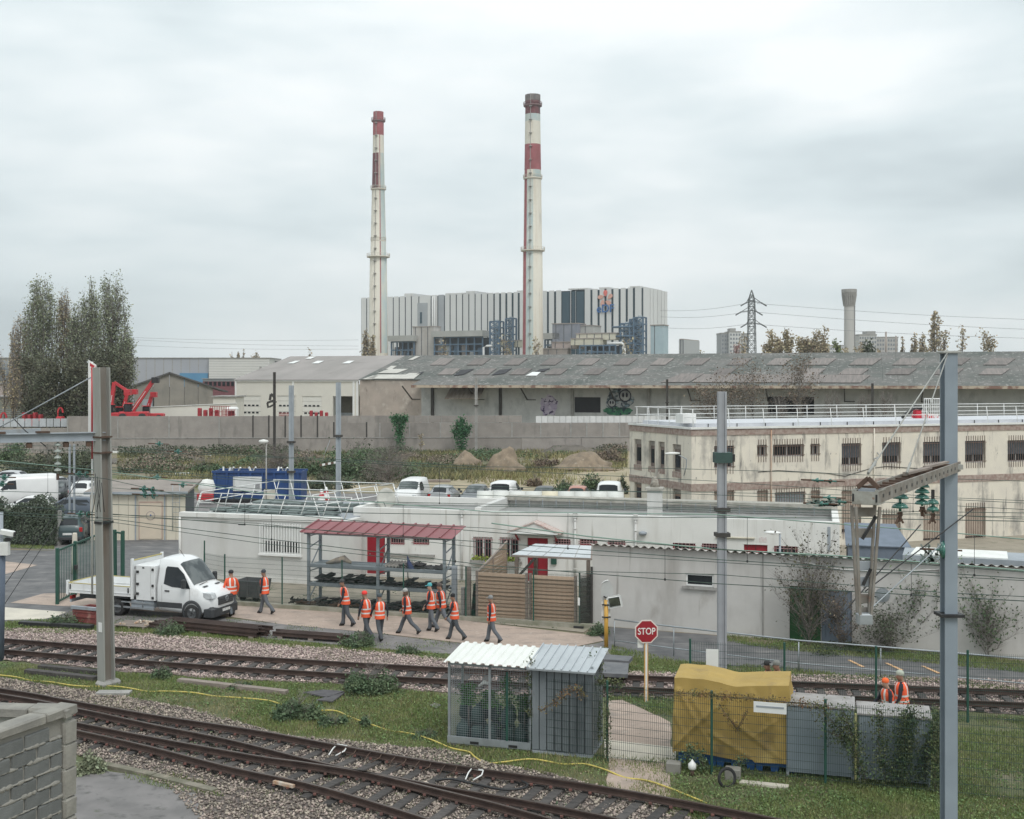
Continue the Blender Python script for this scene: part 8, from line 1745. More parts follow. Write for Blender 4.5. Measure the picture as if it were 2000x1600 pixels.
def person(label,loc,face,stride=.35,arms=(.3,-.35),elbow=.35,lean=.06,hat='cap',hatc=(.05,.05,.055),skin=None,sleeves=None,s=1.0,hair=None,turn=0.0,armout=.1,knee=(.15,.45),bag=False):
    t=thing('person',label,'person',loc,face,'workers in orange vests');skin=skin or M_skin;V=[];E=[];Rr=[];L=[]
    def add(p,r,par,lab):
        V.append(Vector(p));Rr.append(r);L.append(lab)
        if par is not None:E.append((par,len(V)-1))
        return len(V)-1
    def lz(p):p=Vector(p);p.x+=lean*max(0,p.z-.95);return p
    pel=add((0,0,.95),(.13,.15),None,'leg');sp=add(lz((0,0,1.10)),(.12,.145),pel,'torso');ch=add(lz((0,0,1.32)),(.125,.17),sp,'torso');ub=add(lz((-.01,0,1.44)),(.09,.12),ch,'torso');nk=add(lz((.0,0,1.52)),.055,ub,'head')
    ct,stn=math.cos(turn),math.sin(turn)
    def hd(x,y,z):return lz((.02+x*ct-y*stn,x*stn+y*ct,z))
    h1=add(hd(.0,0,1.60),(.075,.075),nk,'head');h2=add(hd(.0,0,1.68),(.088,.080),h1,'head');h3=add(hd(-.005,0,1.755),(.055,.05),h2,'head');add(hd(.105,0,1.635),.013,h1,'head')
    stride*=.8
    for k,sy in enumerate((-1,1)):
        a=stride*(1 if k==0 else-1);kn=knee[0]if a>0 else knee[1]
        hp=add((0,sy*.09,.90),.108,pel,'leg');k_=Vector((math.sin(a)*.44,sy*.10,.90-math.cos(a)*.44));kk=add(k_,.082,hp,'leg');b_=a-kn;an=k_+Vector((math.sin(b_)*.42,0,-math.cos(b_)*.42));aa=add(an,.072,kk,'leg')
        ft=-max(0,-b_)*.8;hl=add(an+Vector((-.04,0,-.045)),.042,aa,'shoe');add(an+Vector((math.cos(ft)*.16,sy*.02,-.06+math.sin(ft)*.16)),.04,aa,'shoe')
        ar=arms[k];sh=add(lz((0,sy*.185,1.42)),.06,ub,'sleeve');e_=lz((0,0,1.42))+Vector((math.sin(ar)*.29,sy*(.185+armout),-math.cos(ar)*.29));el=add(e_,.047,sh,'sleeve');w_=e_+Vector((math.sin(ar+elbow)*.25,-sy*.01,-math.cos(ar+elbow)*.25));wr=add(w_,.03,el,'sleeve')
        d=(w_-e_).normalized();pm_=add(w_+d*.07,(.035,.022),wr,'hand');sd=d.cross(Vector((0,1,0))).normalized()
        for f in range(4):o_=sd*(f-1.5)*.018;f1=add(w_+d*(.115)+o_,.009,pm_,'hand');add(w_+d*(.15-abs(f-1.5)*.006)+o_+Vector((0,-sy*.015,0)),.008,f1,'hand')
        add(w_+d*.08+sd*.045,.010,pm_,'hand')
    me=skinmesh(V,E,Rr,0,1);mi={'leg':0,'torso':1,'sleeve':1,'head':2,'hand':2,'shoe':3}
    for m in(M_trou,sleeves or M_swt,skin,M_shoe):me.materials.append(m)
    VA=np.array([tuple(v)for v in V]);seg=[(a,b)for a,b in E]
    A=VA[[a for a,b in seg]];B=VA[[b for a,b in seg]];lab=[mi[L[b]]for a,b in seg];AB=B-A;ll=(AB**2).sum(1)+1e-9;zmin=min(v.co.z for v in me.vertices)
    for p in me.polygons:
        c=np.array(p.center);f=np.clip(((c-A)*AB).sum(1)/ll,0,1);dd=((A+AB*f[:,None]-c)**2).sum(1);p.material_index=lab[int(dd.argmin())];p.use_smooth=True
    bd=link('body',me,t,(0,0,-zmin))
    z0=-zmin
    # vest with tape bands
    ri=[(.84,.17,.20),(.90,.168,.20),(.97,.16,.195),(1.02,.158,.19),(1.07,.155,.188),(1.12,.155,.188),(1.17,.155,.19),(1.30,.155,.205),(1.38,.145,.205),(1.45,.115,.185),(1.50,.075,.115)]
    b=MB();n=20
    for k,(z,rx,ry)in enumerate(ri):
        for i in range(n):a=2*math.pi*i/n;q=lz((rx*math.cos(a)*1.02+.0,ry*math.sin(a)*1.02,z));b.v.append((q.x,q.y,z))
    for k in range(len(ri)-1):
        for i in range(n):
            a=2*math.pi*(i+.5)/n;side=abs(math.sin(a))>.93 and ri[k][0]>1.2;m_=1 if k in(2,5)or(k>5 and .38<abs(math.sin(a))<.62)else 0
            if side:continue
            b.f.append([k*n+i,k*n+(i+1)%n,(k+1)*n+(i+1)%n,(k+1)*n+i]);b.m.append(m_);b.sm.append(True)
    b.build('vest',[M_vest,M_refl],t,loc=(0,0,z0))
    if sleeves is not None and sleeves is M_osl:pass
    hc=hd(0,0,1.69);mh=mat('hat_%d_%d_%d'%tuple(int(q*999)for q in hatc),hatc,None,6,.85)
    if hat:
        hm=MB().lathe([(.093,-.01),(.098,.03),(.088,.075),(.055,.11),(0,.122)],(0,0,0),14,cap=False);hm.build('hat',mh,t,loc=(hc.x-.008,hc.y,hc.z+.005+z0),rot=(0,0,turn))
        if hat=='cap':MB().add([(.07,-.07,.01),(.07,.07,.01),(.16,.05,-.005),(.175,0,-.008),(.16,-.05,-.005)],[(0,1,2,3,4)]).build('peak',mh,t,loc=(hc.x,hc.y,hc.z+.01+z0),rot=(0,0,turn))
    if hair:MB().lathe([(.05,-.16),(.085,-.12),(.095,-.03),(.09,.02)]if hair[3]else[(.06,-.07),(.09,-.05),(.093,.0),(.09,.03)],(0,0,0),12,cap=False).build('hair',mat('hair_%d'%int(hair[0]*999),hair[:3],None,9,.9),t,loc=(hc.x-.028,hc.y,hc.z-.01+z0))
    if bag:MB().cbox(-.1,-.1,-.2,.12,.1,.2,.03).build('bag',M_black,t,loc=(0,.2,.7+z0))
    bw=(.97,1.08,1.0,1.13,1.04)[len(label)%5];hs=(1.0,.97,1.03)[len(label)%3];t.scale=(s*bw,s*bw,s*hs);return t
LFT=R(163)
person('worker in orange jacket and dark cap half hidden by the truck bonnet',G(452,1203),R(120),.2,(.1,-.1),.2,.05,'cap',(.03,.03,.035),sleeves=M_osl)
person('worker with grey cap and black sleeves walking left near the steel cart',G(517,1200),LFT,.42,(.15,-.1),.25,.05,'cap',(.06,.065,.075))
person('worker with dark cap looking down, alone before the rack',G(675,1224),R(185),.22,(.05,.1),.35,.16,'cap',(.07,.07,.07))
person('worker in red knitted hat stretching an arm back',G(716,1250),R(150),.25,(.75,.1),.1,.10,'beanie',(.85,.06,.05))
person('worker in slate cap just right of the red-hatted one',G(742,1252),R(120),.32,(-.3,.3),.3,.02,'cap',(.07,.09,.10))
person('worker with long brown hair and pale cap in mid stride',G(795,1240),R(165),.58,(.3,-.2),.4,.08,'cap',(.42,.42,.40),hair=(.16,.10,.07,1),skin=M_skinl)
person('worker in grey-blue trousers walking behind the teal-capped man',G(862,1228),R(165),.50,(.2,-.3),.3,.08,'beanie',(.10,.08,.07))
person('worker with teal cap and bald nape in front of the rack corner',G(842,1234),R(170),.18,(.2,.1),.5,.06,'cap',(.10,.42,.45),skin=M_skinl,turn=.3)
person('worker with dark hair walking before the crate stack',G(888,1251),R(168),.42,(-.2,.2),.4,.08,'beanie',(.02,.02,.022))
person('worker with grey cap in front of the larch screen, rightmost walker',G(960,1256),R(165),.34,(.15,-.1),.25,.03,'cap',(.25,.25,.25))
Yq=32.6
person('worker in bright orange knitted hat behind the ivy-covered cabinet',Vector(((1736-CX)/F*Yq,Yq,0)),R(190),.1,(.3,.2),.6,.12,'beanie',(.95,.16,.04),skin=M_skinl,turn=-.2,s=.93)
person('worker in striped pale knitted hat beside the orange-hatted one',Vector(((1762-CX)/F*(Yq+.3),Yq+.3,0)),R(160),.1,(.1,.1),.3,.05,'beanie',(.45,.48,.40),s=1.0)
person('worker of whom only a grey cap shows above the yellow tarpaulin',Vector(((1522-CX)/F*34.2,34.2,0)),R(180),.1,(.1,.1),.3,.08,'cap',(.22,.22,.20),s=.985)
person('worker of whom only a dark cap shows above the yellow tarpaulin',Vector(((1505-CX)/F*34.4,34.4,0)),R(180),.1,(.1,.1),.3,.10,'cap',(.03,.03,.03),s=.955)
# ================================================================ foreground: cage, sheds, tarpaulin, cabinets
FK=Fr(G(878,1455),R(-17));t=fthing('mesh_cage','galvanised mesh cage with white corrugated roof and green plants inside','cage',FK,0,0,0)
xm_,xe=FK.x(957),FK.x(1036);hC=2.22;D=1.2
MB().box(-.02,-.02,.02,xe,D,.10).build('floor',M_conc,t);MB().box(-.04,-.07,.08,xe+.02,-.02,.26).build('base_beam',M_galv,t)
for px in(928,1003):x=FK.x(px);MB().box(x-.12,-.076,.10,x+.12,-.071,.17).build('fork_slot',M_black,t)
for x in(0,xm_,xe):
    MB().box(x-.03,-.05,.26,x+.03,.01,hC).build('post',M_galv,t)
for x in(0,xe):MB().box(x-.03,D-.06,.1,x+.03,D,hC+.2).build('post',M_galv,t)
MB().box(-.03,-.05,hC-.06,xe+.03,.01,hC).build('top_rail',M_galv,t)
def grid(parent,xa,xb,za,zb,y=0.0,st=.06,r=.004,m=M_galv,axis='x',nm='mesh_panel'):
    xs=np.arange(xa,xb,st);zs=np.arange(za,zb,st);nb=NB();o=np.ones
    if axis=='x':nb.segs(np.c_[xs,o(len(xs))*y,o(len(xs))*za],np.c_[xs,o(len(xs))*y,o(len(xs))*zb],r);nb.segs(np.c_[o(len(zs))*xa,o(len(zs))*y,zs],np.c_[o(len(zs))*xb,o(len(zs))*y,zs],r)
    else:nb.segs(np.c_[o(len(xs))*y,xs,o(len(xs))*za],np.c_[o(len(xs))*y,xs,o(len(xs))*zb],r);nb.segs(np.c_[o(len(zs))*y,o(len(zs))*xa,zs],np.c_[o(len(zs))*y,o(len(zs))*xb,zs],r)
    return nb.build(nm,m,parent)
grid(t,.03,xm_-.03,.26,hC-.06,-.02);grid(t,xm_+.03,xe-.03,.26,hC-.06,-.02);grid(t,.03,xe-.03,.1,hC,D-.03,.09);grid(t,0,D-.05,.1,hC,0,.06,.004,M_galv,'y');grid(t,0,D-.05,.1,hC,xe,.06,.004,M_galv,'y')
n=10;x0=-.1;Lr=xe+.16;M_wr=mat('white_corrugated',(.76,.77,.73),(.71,.72,.68),1.5,.5)
for k in range(n):
    w=Lr/n;a=x0+k*w;za,zb=hC+.05,hC+.22;h_=.045;prof=[(0,0),(w*.30,0),(w*.42,h_),(w*.78,h_),(w*.9,0),(w,0)]
    b=MB();vs=[]
    for(px_,pz)in prof:vs+=[(a+px_,-.25,za+pz),(a+px_,D+.25,zb+pz)]
    b.add(vs,[(2*i,2*i+2,2*i+3,2*i+1)for i in range(len(prof)-1)]);b.build('roof_sheet',M_wr,t)
# plants and sacks in the cage
M_sack=mat('teal_sack',(.035,.075,.07),(.02,.045,.045),4,.7,bump=.3,bsc=15);rr=random.Random(5)
sm_=MB().lathe([(0,0),(.15,0),(.19,.08),(.18,.3),(.12,.42),(.05,.46),(.07,.52),(0,.53)],(0,0,0),12).mesh('sack',M_sack)
i=0
for r_ in range(2):
    for k in range(5):
        for l in range(2 if r_ else 1+(k%2)):
            s_=link('sack',sm_,None,FK.w(.25+k*.41+rr.uniform(-.04,.04),.35+r_*.45,.1+l*.45),(0,0,rr.uniform(0,6)));tag(s_,'dark teal tied sack standing inside the mesh cage','sack','teal sacks in the cage')
for k,(x,z,h_)in enumerate(((.38,.95,.5),(.95,.9,.4),(1.45,.4,1.3),(1.95,.9,.35))):
    p_=fthing('potted_plant',['bright green plant at the left of the cage','small green plant near the cage middle post','tall green vine growing right of the cage middle post','green plant in the right corner of the cage'][k],'plant',FK,x,.5,.1);nl=900;C=np.stack([rng.normal(0,.11,nl),rng.normal(0,.1,nl),z+rng.uniform(-.1,1,nl)*h_],1);NB().leaves(C,.035,rng).build('foliage',mat('bright_leaf',(.07,.22,.04),(.04,.13,.04),5,.7,isl=.4),p_);MB().tube((0,0,0),(0,0,z),.015,n=5).build('stem',M_twig,p_);MB().lathe([(.1,0),(.13,.2),(.11,.2)],(0,0,0),10).build('pot',M_black,p_)
MB().path([(0,0,0),(.15,.02,.12),(.3,0,.1),(.38,0,.25)],[.03,.06,.05,.02],6).build('white_bird',M_white,None,'small white ornament hanging in the cage','ornament',loc=FK.w(.72,.3,1.55),rot=(0,0,FK.a))
# grey sheet-metal shed
xs0,xs1=FK.x(1040),FK.x(1158);t=fthing('tool_shed','grey sheet-metal tool shed with ribbed roof beside the mesh cage','shed',FK,xs0,-.08,0);w=xs1-xs0;D=1.5;hS=2.25
M_sh=mat('grey_sheet',(.24,.265,.28),(.18,.20,.215),1.2,.6,.3,stain=[((.12,.135,.145),1.3,(1,1,.25),.50,.68)]);M_shr=mat('grey_roof_sheet',(.50,.53,.55),(.44,.47,.49),1.2,.5,.3)
n=8
for k in range(n):a=k*w/n;MB().box(a+.012,0,.12,a+w/n-.012,.04,hS).build('wall_sheet',M_sh,t)
MB().box(0,.04,.12,w,.08,hS).build('backing',mat('dark_joint2',(.05,.055,.06)),t);MB().box(-.01,1.4,.12,w,1.44,hS+.2).build('rear_wall',M_sh,t)
MB().box(0,.08,.12,.04,1.4,hS+.05).build('side_wall',M_sh,t);MB().box(0,0,.02,w,1.4,.10).build('base',M_galvp,t)
for x,y in((w-.02,.08),(w-.02,1.36)):MB().box(x-.03,y-.03,.1,x+.03,y+.03,hS+.12).build('post',M_galv,t)
grid(t,.1,1.34,.15,hS,w,.05,.004,M_galv,'y')
for k in range(n):
    a=-.1+k*(w+.22)/n;e=a+(w+.22)/n;b=MB().slab((a,-.2,hS+.03),(e,-.2,hS+.03),(e,D+.15,hS+.27),(a,D+.15,hS+.27),.012);b.slab((a,-.2,hS+.065),(a+.035,-.2,hS+.065),(a+.035,D+.15,hS+.305),(a,D+.15,hS+.305),.035);b.build('roof_sheet',M_shr,t)
for y in(-.18,D+.12):MB().box(-.08,y-.02,hS-.02 if y<0 else hS+.2,w+.1,y+.02,hS+.02 if y<0 else hS+.24).build('roof_purlin',M_galv,t)
# climbing ivy on fences: stems with leaves, each a plant
def vine(label,pts,n,ls,m,fr=None,spread=.12,seed=1,y=0.0):
    rg=np.random.default_rng(seed);W_=[Vector(p)for p in pts];t=thing('climbing_plant',label,'climber',W_[0]);Q=[p-W_[0]for p in W_];b=NB();A=[];B=[]
    for k in range(len(Q)-1):
        for _ in range(3):j=rg.normal(scale=spread*.5,size=3);A.append(np.array(Q[k])+j*.5);B.append(np.array(Q[k+1])+j)
    b.segs(A,B,.006);b.build('stems',mat('ivy_stem',(.11,.09,.07)),t);f=rg.uniform(0,len(Q)-1.001,n);i=f.astype(int);u=(f-i)[:,None];QA=np.array([tuple(q)for q in Q]);C=QA[i]*(1-u)+QA[i+1]*u+rg.normal(scale=spread,size=(n,3))*[1,.4,1];NB().leaves(C,ls,rg).build('foliage',m,t);return t
M_ivy=mat('ivy_leaf',(.045,.14,.06),(.07,.17,.08),1,.8,isl=.35)
q_=lambda x,y:P(x,y,161.5)
vine('T-shaped green climber on the concrete wall',[q_(768,816),q_(776,832),q_(780,852),q_(781,882),q_(781,852),q_(784,832),q_(793,815),q_(780,817),q_(768,817)],1500,.15,M_ivy,spread=.26,seed=31)
vine('fan-shaped green climber on the concrete wall near the slim pole',[q_(888,836),q_(895,852),q_(902,882),q_(906,850),q_(915,832),q_(904,850),q_(901,818),q_(900,850),q_(892,826)],1700,.15,M_ivy,spread=.30,seed=32)
M_vin=mat('vine_leaf',(.05,.095,.04),(.12,.13,.06),3,.8,isl=.5);M_vinr=mat('russet_vine',(.24,.13,.06),(.14,.14,.06),3,.8,isl=.5)
vine('ivy covering the right corner of the grey tool shed',[P(1160,y,32.0-(y>1400)*.2)for y in(1290,1330,1370,1410,1450)],1500,.035,M_vin,spread=.13,seed=2)
vine('ivy trailing outwards from the tool shed corner to the right',[P(1165,1330,31.4),P(1190,1335,31.2),P(1215,1338,31)],350,.035,M_vin,spread=.07,seed=3)
vine('ivy between mesh cage and tool shed',[P(1037,y,31.6)for y in(1285,1320,1360,1400)],360,.035,M_vin,spread=.07,seed=4)
vine('yellowing creeper crossing the front of the tool shed',[P(1055,1390,31),P(1085,1370,31),P(1110,1350,31),P(1130,1345,31),P(1140,1362,31)],260,.03,M_vinr,spread=.07,seed=5)
vine('russet creeper along the fence top before the tarpaulin',[P(1320,1355,30),P(1390,1358,29.8),P(1450,1362,29.6),P(1540,1372,29.3),P(1620,1380,29)],900,.028,M_vinr,spread=.06,seed=6)
vine('russet creeper hanging on the fence in front of the tarpaulin',[P(1405,1375,29.7),P(1425,1405,29.7),P(1440,1425,29.7),P(1460,1385,29.6)],200,.028,M_vinr,spread=.06,seed=7)
vine('dark ivy spreading over the left grey cabinet',[P(1600,1385,29),P(1640,1420,29),P(1660,1450,28.9),P(1620,1430,29)],900,.03,M_vin,spread=.16,seed=8)
for i,px in enumerate((1690,1730,1760,1795)):vine(['ivy on the left edge of the right cabinet','ivy strand up the middle of the right cabinet','thickest dark ivy mass on the right cabinet','ivy on the right edge of the right cabinet'][i],[P(px+(i-1.5)*6*k,1525-28*k,28.75)for k in range(6)],(900,900,2600,1300)[i],.034,M_vin,spread=(.13,.12,.15,.13)[i],seed=10+i)
vine('ivy on the wire fence right of the cabinets',[P(1830,y,28.4)for y in(1540,1500,1460,1420)],900,.032,M_vin,spread=.12,seed=15);vine('ivy clump at the foot of the tarpaulin, left',[P(1335,1490,30),P(1350,1460,30),P(1365,1480,29.9),P(1375,1500,29.8)],500,.032,M_weed,spread=.1,seed=16);vine('ivy tuft climbing from the blue crates',[P(1440,1515,29.7),P(1448,1480,29.7)],260,.03,M_weed,spread=.08,seed=17)
vine('ivy on the wire fence post by the tan path',[P(1186,1480,30.8),P(1188,1440,30.8),P(1186,1400,30.8),P(1184,1350,30.9)],300,.03,M_vin,spread=.06,seed=18)
# yellow tarpaulin over blue crates
FT=Fr(G(1312,1503)+Vector((.13,.40,0)),math.atan(-.30));Lt=FT.x(1541);t=fthing('tarpaulin','dirty yellow tarpaulin draped over a stack of blue crates','tarpaulin',FT,0,0,0);D=1.35;hT=2.2
M_tarp=mat('yellow_tarp',(.44,.30,.085),(.36,.245,.07),1.0,.7,bump=.3,bsc=9,stain=[((.27,.185,.07),1.4,(1,1,.5),.55,.72),((.50,.37,.13),.7,(1,1,1),.60,.78),((.14,.10,.05),.9,(1,1,1),.66,.78)])
from mathutils import noise as mn
def tarp(part):
    nx,nz=60,34;vs=[];folds=[(0.0,.5,1.6,2.1,.05),(.1,1.9,1.0,.45,.045),(.4,1.75,.9,1.1,.035),(1.3,2.0,1.5,.5,.03),(1.5,1.2,2.7,.35,.05),(1.9,2.0,2.6,1.1,.035),(.9,.9,1.9,.35,.045),(2.4,2.1,2.5,.4,.03),(.0,1.3,.5,.4,.04),(2.0,.9,2.9,1.6,.03)]
    topz=lambda x:hT+.03*math.sin(x*2.3)-.09*math.exp(-((x-Lt*.52)/.5)**2)+.02*mn.noise(Vector((x*3,0,0)))
    def fold(x,z):
        s=0
        for(xa,za,xb,zb,A)in folds:
            dx,dz=xb-xa,zb-za;L2=dx*dx+dz*dz;u=max(0,min(1,((x-xa)*dx+(z-za)*dz)/L2));e=math.hypot(x-xa-dx*u,z-za-dz*u);s+=A*max(0,1-e/.11)**1.15*(1-.6*u)
        return s
    for j in range(nz+1):
        v=j/nz
        for i in range(nx+1):
            u=i/nx
            if part=='front':
                x=Lt*u;hem=.36-.12*u+.03*math.sin(u*8)+(.07 if .60<u<.70 else 0);z=hem+(topz(x)-hem)*v;w=min(1,(1-v)*6);vs.append((x+.015*math.sin(z*4),-(fold(x,z)+.03*mn.noise(Vector((x*3,z*2,0)))+.07*(1-v))*w,z))
            elif part=='top':
                x=Lt*u;y=D*v;e=min(1,v*6)*min(1,(1-v)*6+.2);vs.append((x,y,topz(x)+.05*v+e*(.025*mn.noise(Vector((x*2.5,y*3,5)))+sum(.022*max(0,1-abs(x-q-.15*v)/.05)for q in(.75,1.45,2.05)))))
            elif part=='rear':
                x=Lt*u;z=.3+(topz(x)+.05-.3)*v;vs.append((x,D+.03*mn.noise(Vector((x*3,z*2,9))),z))
            else:
                x0=0 if part=='left' else Lt;y=D*u;z=.3+(topz(x0)+.05*u-.3)*v;e=min(1,(1-v)*6)*min(1,u*6)*min(1,(1-u)*6);vs.append((x0+(1 if x0 else-1)*e*(.03+.05*mn.noise(Vector((y*3,z*1.2,x0)))+.03*math.sin(y*7+z))+.015*math.sin(z*4)*(1 if u in(0,1)else 0),y-.07*(1-v)*(1-u),z))
    n=nx+1;return MB().add(vs,[(j*n+i,j*n+i+1,(j+1)*n+i+1,(j+1)*n+i)for j in range(nz)for i in range(nx)],0,part!='front')
for pt in('front','top','rear','left','right'):tarp(pt).build('cloth_panel',M_tarp,t)
M_crb=mat('crate_blue',(.03,.13,.38),(.025,.10,.30),3,.5)
for k in range(3):
    for l in range(2):
        c=fthing('blue_crate','large blue plastic crate under the yellow tarpaulin','crate',FT,.1+k*.96,.1,.02+l*.9,'blue crates under the tarpaulin');b=MB();b.box(0,0,.12,.92,1.1,.86);b.build('box',M_crb,c)
        for x in(0,.38,.76):MB().add([(x,-.02,.0),(x+.16,-.02,.0),(x+.22,-.04,.30),(x-.06 if x else x,-.04,.30),(x,1.0,.0),(x+.16,1.0,.0),(x+.22,1.0,.30),(x-.06 if x else x,1.0,.30)],[(0,3,2,1),(4,5,6,7),(0,1,5,4),(1,2,6,5),(2,3,7,6),(3,0,4,7)]).build('foot',M_crb,c)
MB().box(0,0,0,.34,.02,.5).build('notice_board',M_white,None,'white notice behind the tarpaulin on the grey mast','notice',loc=P(1379,1303,33.5),rot=(0,0,R(-10)))
c=thing('long_sign','narrow white sign strip fixed on the fence over the tarpaulin','sign',P(1472,1380,29.45),R(-17));MB().box(0,-.02,-.13,.78,.0,.13).build('board',M_white,c);MB().box(.06,-.032,.0,.72,-.021,.04).build('slot',M_galvp,c)
# cabinets
M_cab=mat('cabinet_grey',(.27,.315,.345),(.22,.26,.29),1.2,.5,stain=[((.22,.25,.27),2,(1,1,.3),.62,.8)]);M_ct=mat('dirty_cabinet_top',(.38,.36,.35),(.24,.225,.21),3,.7)
for(pa,pb,lab)in((1536,1668,'left pale grey steel cabinet with creeper on its top'),(1676,1818,'right grey steel cabinet nearly overgrown by ivy')):
    xa,xb=FT.x(pa,-.12),FT.x(pb,-.12);c=fthing('steel_cabinet',lab,'cabinet',FT,xa,-.12,0,'steel cabinets behind the wire fence');w=xb-xa;hh=1.78 if pa<1600 else 1.68
    MB().cbox(0,0,.12,w,.95,hh,.02).build('carcass',M_cab,c);MB().slab((-.03,-.04,hh+.02),(w+.03,-.04,hh+.02),(w+.03,1.0,hh+.06),(-.03,1.0,hh+.06),.04).build('lid',M_ct,c)
    for x in(0,w-.06):MB().box(x,.0,0,x+.06,.9,.12).build('foot',M_galvp,c)
    MB().box(.03,-.012,.18,w/2-.01,-.001,hh-.05).box(w/2+.01,-.012,.18,w-.03,-.001,hh-.05).build('door',M_cab,c)
c=FT.w(FT.x(1671,-.2),-.2,0);o=MB().box(-.025,-.02,.1,.025,.02,1.7).build('batten',mat('yellow_lime',(.50,.50,.20),(.40,.36,.2),3),None,'thin yellowish batten between the two grey cabinets','batten',loc=c)
for i,(px,py,w_)in enumerate(((1308,1512,.36),(1423,1524,.38))):
    c=MB().cbox(0,0,0,w_,.3,.28,.02).build('cable_pit',mat('taupe_box',(.26,.25,.22),(.21,.20,.18),3,.7),None,['taupe box at the left foot of the tarpaulin','taupe box in front of the blue crates'][i],'box',loc=G(px-8,py),rot=(0,0,R(-17)))
c=thing('garden_lantern','small white pointed lantern in front of the fence','lantern',G(1352,1516));MB().lathe([(.05,0),(.05,.16)],(0,0,0),8).build('stand',M_rustb,c);MB().lathe([(.07,.16),(.10,.2),(.10,.3),(.05,.35),(.02,.4),(0,.42)],(0,0,0),12).build('lantern',M_white,c)
c=MB().lathe([(.22,-.03),(.26,0),(.22,.03),(.18,0)],(0,0,0),20,cap=False).build('tyre',M_rubber,None,'small tyre leaning in the grass by the taupe box','tyre',loc=G(1420,1536)+Vector((0,0,.2)),rot=(R(80),0,R(20)))
beam('plank','pale plank lying in the grass at the foot of the cabinets','plank',1445,1530,1540,1540,.22,.06,M_conc_l)
# ---- stop sign
g=G(1262,1371);t=thing('stop_sign','octagonal red stop sign on a white and orange post','stop sign',g,R(4));s=g.y/F;zc_=H-(1233-CY)*s;ro=22.5*s/math.cos(R(22.5))
oc=lambda r:[(r*math.cos(R(22.5+45*k)),zc_+r*math.sin(R(22.5+45*k)))for k in range(8)]
MB().poly(oc(ro),1,-.05,-.03).build('border',mat('pinkish_white',(.74,.66,.60),(.70,.62,.56),3),t);MB().poly(oc(ro*.90),1,-.056,-.0505).build('plate',mat('stop_red',(.33,.018,.03),(.30,.016,.026),2,.45),t)
me=text_mesh('STOP',.285,.002,bold=.004,sx=.80);me.materials.append(mat('sign_white',(.80,.78,.74)));link('lettering',me,t,(0,-.0585,zc_+.0),(R(90),0,0))
MB().box(-.03,-.028,0,.03,.028,zc_-ro+.03).build('post',M_white,t);MB().box(-.055,-.03,0,-.0301,.03,zc_-ro+.02).box(.0301,-.03,0,.055,.03,zc_-ro+.02).build('post_edge',mat('post_orange',(.70,.38,.12)),t)
MB().cbox(-.26,-.0,zc_-ro-.12,-.10,.05,zc_-ro*.7,.02).build('rear_plate',M_whited,t)
# ---- yellow post with back of octagon and mirror
g=G(1184,1264);t=thing('sign_post','yellow post carrying an octagon sign seen from behind and a traffic mirror','sign',g,R(0));s=g.y/F;zf=lambda py:H-(py-CY)*s
MB().tube((0,0,0),(0,0,zf(1172)),.075,n=10).build('post',mat('yellow_post',(.68,.38,.07),(.6,.34,.07),2,.5),t);r_=24*s;
t2=MB().poly([(r_*.55*math.cos(R(22.5+45*k)),r_*math.sin(R(22.5+45*k)))for k in range(8)],1,.0,.02).build('octagon_back',mat('sign_back',(.50,.50,.48),(.45,.45,.44),2),t,loc=(.04,.05,zf(1158)));MB().path([(-.24,0,.30),(-.1,-.02,.42),(.05,-.02,.46)],.02,5).build('rim',M_white,t2)
for py in(1181,1205):MB().box(-.16,-.09,zf(py)-.02,.16,.0,zf(py)+.02).build('clamp',M_black,t)
MB().box(-.16,.08,zf(1213),.16,.1,zf(1176)).build('white_plate',M_white,t)
c=MB().cbox(-.27,-.06,-.22,.27,.0,.22,.06).build('mirror_frame',M_white,t,loc=(.30,-.08,zf(1174)),rot=(0,R(-12),R(-14)));MB().cbox(-.21,-.075,-.16,.21,-.061,.16,.03).build('mirror_glass',mat('mirror_glass',(.42,.43,.42),(.20,.21,.20),2,.1,.9),c);MB().bar((-.1,.0,zf(1165)),(.2,-.05,zf(1172)),.04).build('bracket',M_black,t)
# ================================================================ ruined block wall, bottom left
M_bl=mat('breeze_block',(.175,.18,.175),(.13,.135,.13),3,.95,bump=.5,bsc=30,rnd=.14);M_mor=mat('mortar',(.27,.255,.225),(.27,.26,.235),4,.95,bump=.6,bsc=18);M_cap=mat('mortar_cap',(.31,.295,.26),(.22,.21,.19),2.5,.95,bump=.5,bsc=22,stain=[((.22,.21,.19),2,(1,1,1),.58,.74)])
ZB=5.05;c0=P(147,1374,(H-ZB)*F/(1374-CY));c0.z=0;e0=P(0,1425,(H-ZB)*F/(1425-CY));d=(c0-e0).xy.normalized();ang=math.atan2(d.y,d.x);LB=4.0
org=Vector((c0.x-d.x*LB,c0.y-d.y*LB,0));t=thing('block_wall','ruined breeze-block wall with thick crumbling mortar, bottom left','wall',org,ang);rr=random.Random(14)
MB().box(0,.035,0,LB-.24,.24,ZB-.12).build('mortar_bed',M_mor,t)
bhs=.215;z=ZB-.20-.2;row=0
while z>.0:
    x=LB-.26-(.0 if row%2 else .25)
    if row%2==0 and row:link('block',MB().cbox(0,0,0,.21,.05,.185,.015).mesh('block',M_bl),t,(LB-.49+.02,.0,z))
    while x>-.2:
        w_=.46;nn=MB();hh=.185+rr.uniform(-.006,.006);nn.cbox(0,0,0,w_,.06,hh,.02)
        nn.v=[(a+rr.uniform(-.006,.006),b_+rr.uniform(-.008,.004),c_+rr.uniform(-.005,.005))for a,b_,c_ in nn.v]
        if x-w_>0:link('block',nn.mesh('block',M_bl),t,(x-w_,rr.uniform(-.004,.012),z+rr.uniform(-.004,.004)))
        x-=.5
    z-=bhs;row+=1
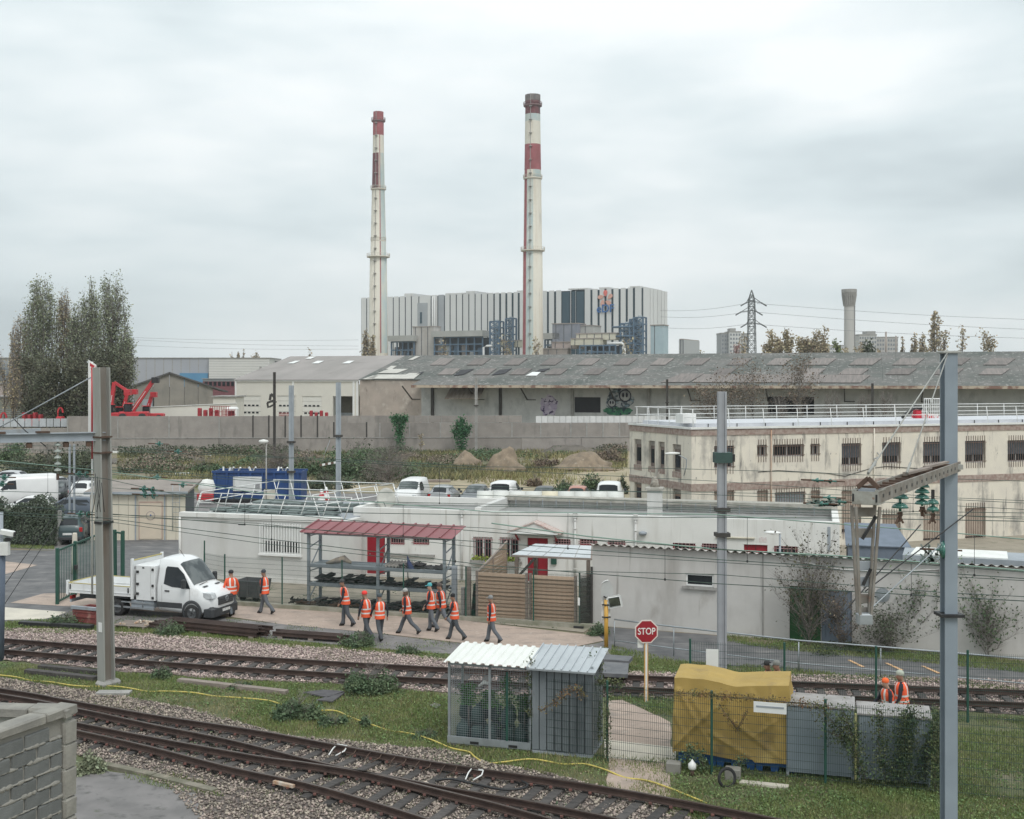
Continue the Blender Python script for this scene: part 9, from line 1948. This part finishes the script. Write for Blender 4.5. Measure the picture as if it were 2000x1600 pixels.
# lumpy mortar squeezed out of the joints
bm=bmesh.new()
def lump(x,z,sx,sz):
    r=bmesh.ops.create_icosphere(bm,subdivisions=2,radius=1)['verts'];k=rr.uniform(0,50)
    for v in r:n_=1+.45*mn.noise(v.co*1.6+Vector((k,0,0)));v.co=Vector((x+v.co.x*sx*n_,.02+v.co.y*.032,z+v.co.z*sz*n_))
z=ZB-.40
while z>.2:
    x=.1
    while x<LB-.26:
        if rr.random()<.85:lump(x,z-.01,rr.uniform(.05,.14),rr.uniform(.014,.046))
        x+=rr.uniform(.07,.16)
    z-=bhs
me=bpy.data.meshes.new('mortar_lumps');bm.to_mesh(me);bm.free();me.materials.append(M_mor);tag(link('mortar_lumps',me,t),None,None,None,'stuff')
def rough(b,amt,seed=0):
    rg=random.Random(seed);b.v=[(x+rg.uniform(-amt,amt),y+rg.uniform(-amt,amt),z+rg.uniform(-amt,amt))for x,y,z in b.v];return b
z=0
while z<ZB-.2:h_=min(rr.uniform(.28,.45),ZB-.15-z);rough(MB().cbox(LB-.25,-.03,0,LB+.02,.26,h_-.012,.03),.012,int(z*100)).build('corner_block',M_cap,t,loc=(0,0,z));z+=h_
k=0;x=LB+.02
while x>0:w_=rr.uniform(.5,1.1);rough(MB().cbox(0,-.05,0,w_-.01,.27,.12,.02),.008,k).build('coping_stone',M_cap,t,loc=(max(x-w_,-.5),0,ZB-.12));x-=w_;k+=1
# return wall going back-left from the corner
ang2=ang+R(90)+R(18);t=thing('block_wall','rendered return wall running back-left from the ruined corner','wall',Vector((c0.x,c0.y,0)),ang2);L2=5
MB().box(.05,-.0,0,L2,.22,ZB-.16).build('wall',mat('blotchy_render',(.33,.325,.29),(.22,.225,.20),1.5,.95,bump=.3,bsc=20,stain=[((.12,.125,.11),1.0,(1,1,1),.54,.72)]),t);x=0;k=3
while x<L2:w_=rr.uniform(.4,.9);rough(MB().cbox(0,-.04,0,w_-.012,.28,.13,.02),.01,k).build('coping_stone',M_cap,t,loc=(x,0,ZB-.15));x+=w_;k+=1
inn=thing('block_wall','inner floor slab and rear wall inside the ruined block enclosure','wall',org,ang)
MB().box(0,.25,ZB-2.0,LB-.3,4.0,ZB-1.9).build('slab',mat('blotchy_render',(0,0,0)),inn)
# ================================================================ the air
m=bpy.data.materials.new('haze');m.use_nodes=True;nt=m.node_tree;nt.nodes.clear();o_=nt.nodes.new('ShaderNodeOutputMaterial');v_=nt.nodes.new('ShaderNodeVolumePrincipled')
v_.inputs['Color'].default_value=(.93,.96,.97,1);v_.inputs['Density'].default_value=.00016;v_.inputs['Anisotropy'].default_value=.2;nt.links.new(v_.outputs[0],o_.inputs['Volume'])
MB().box(-1850,-250,-1.0,1850,2650,175).build('haze',m,kind='stuff')
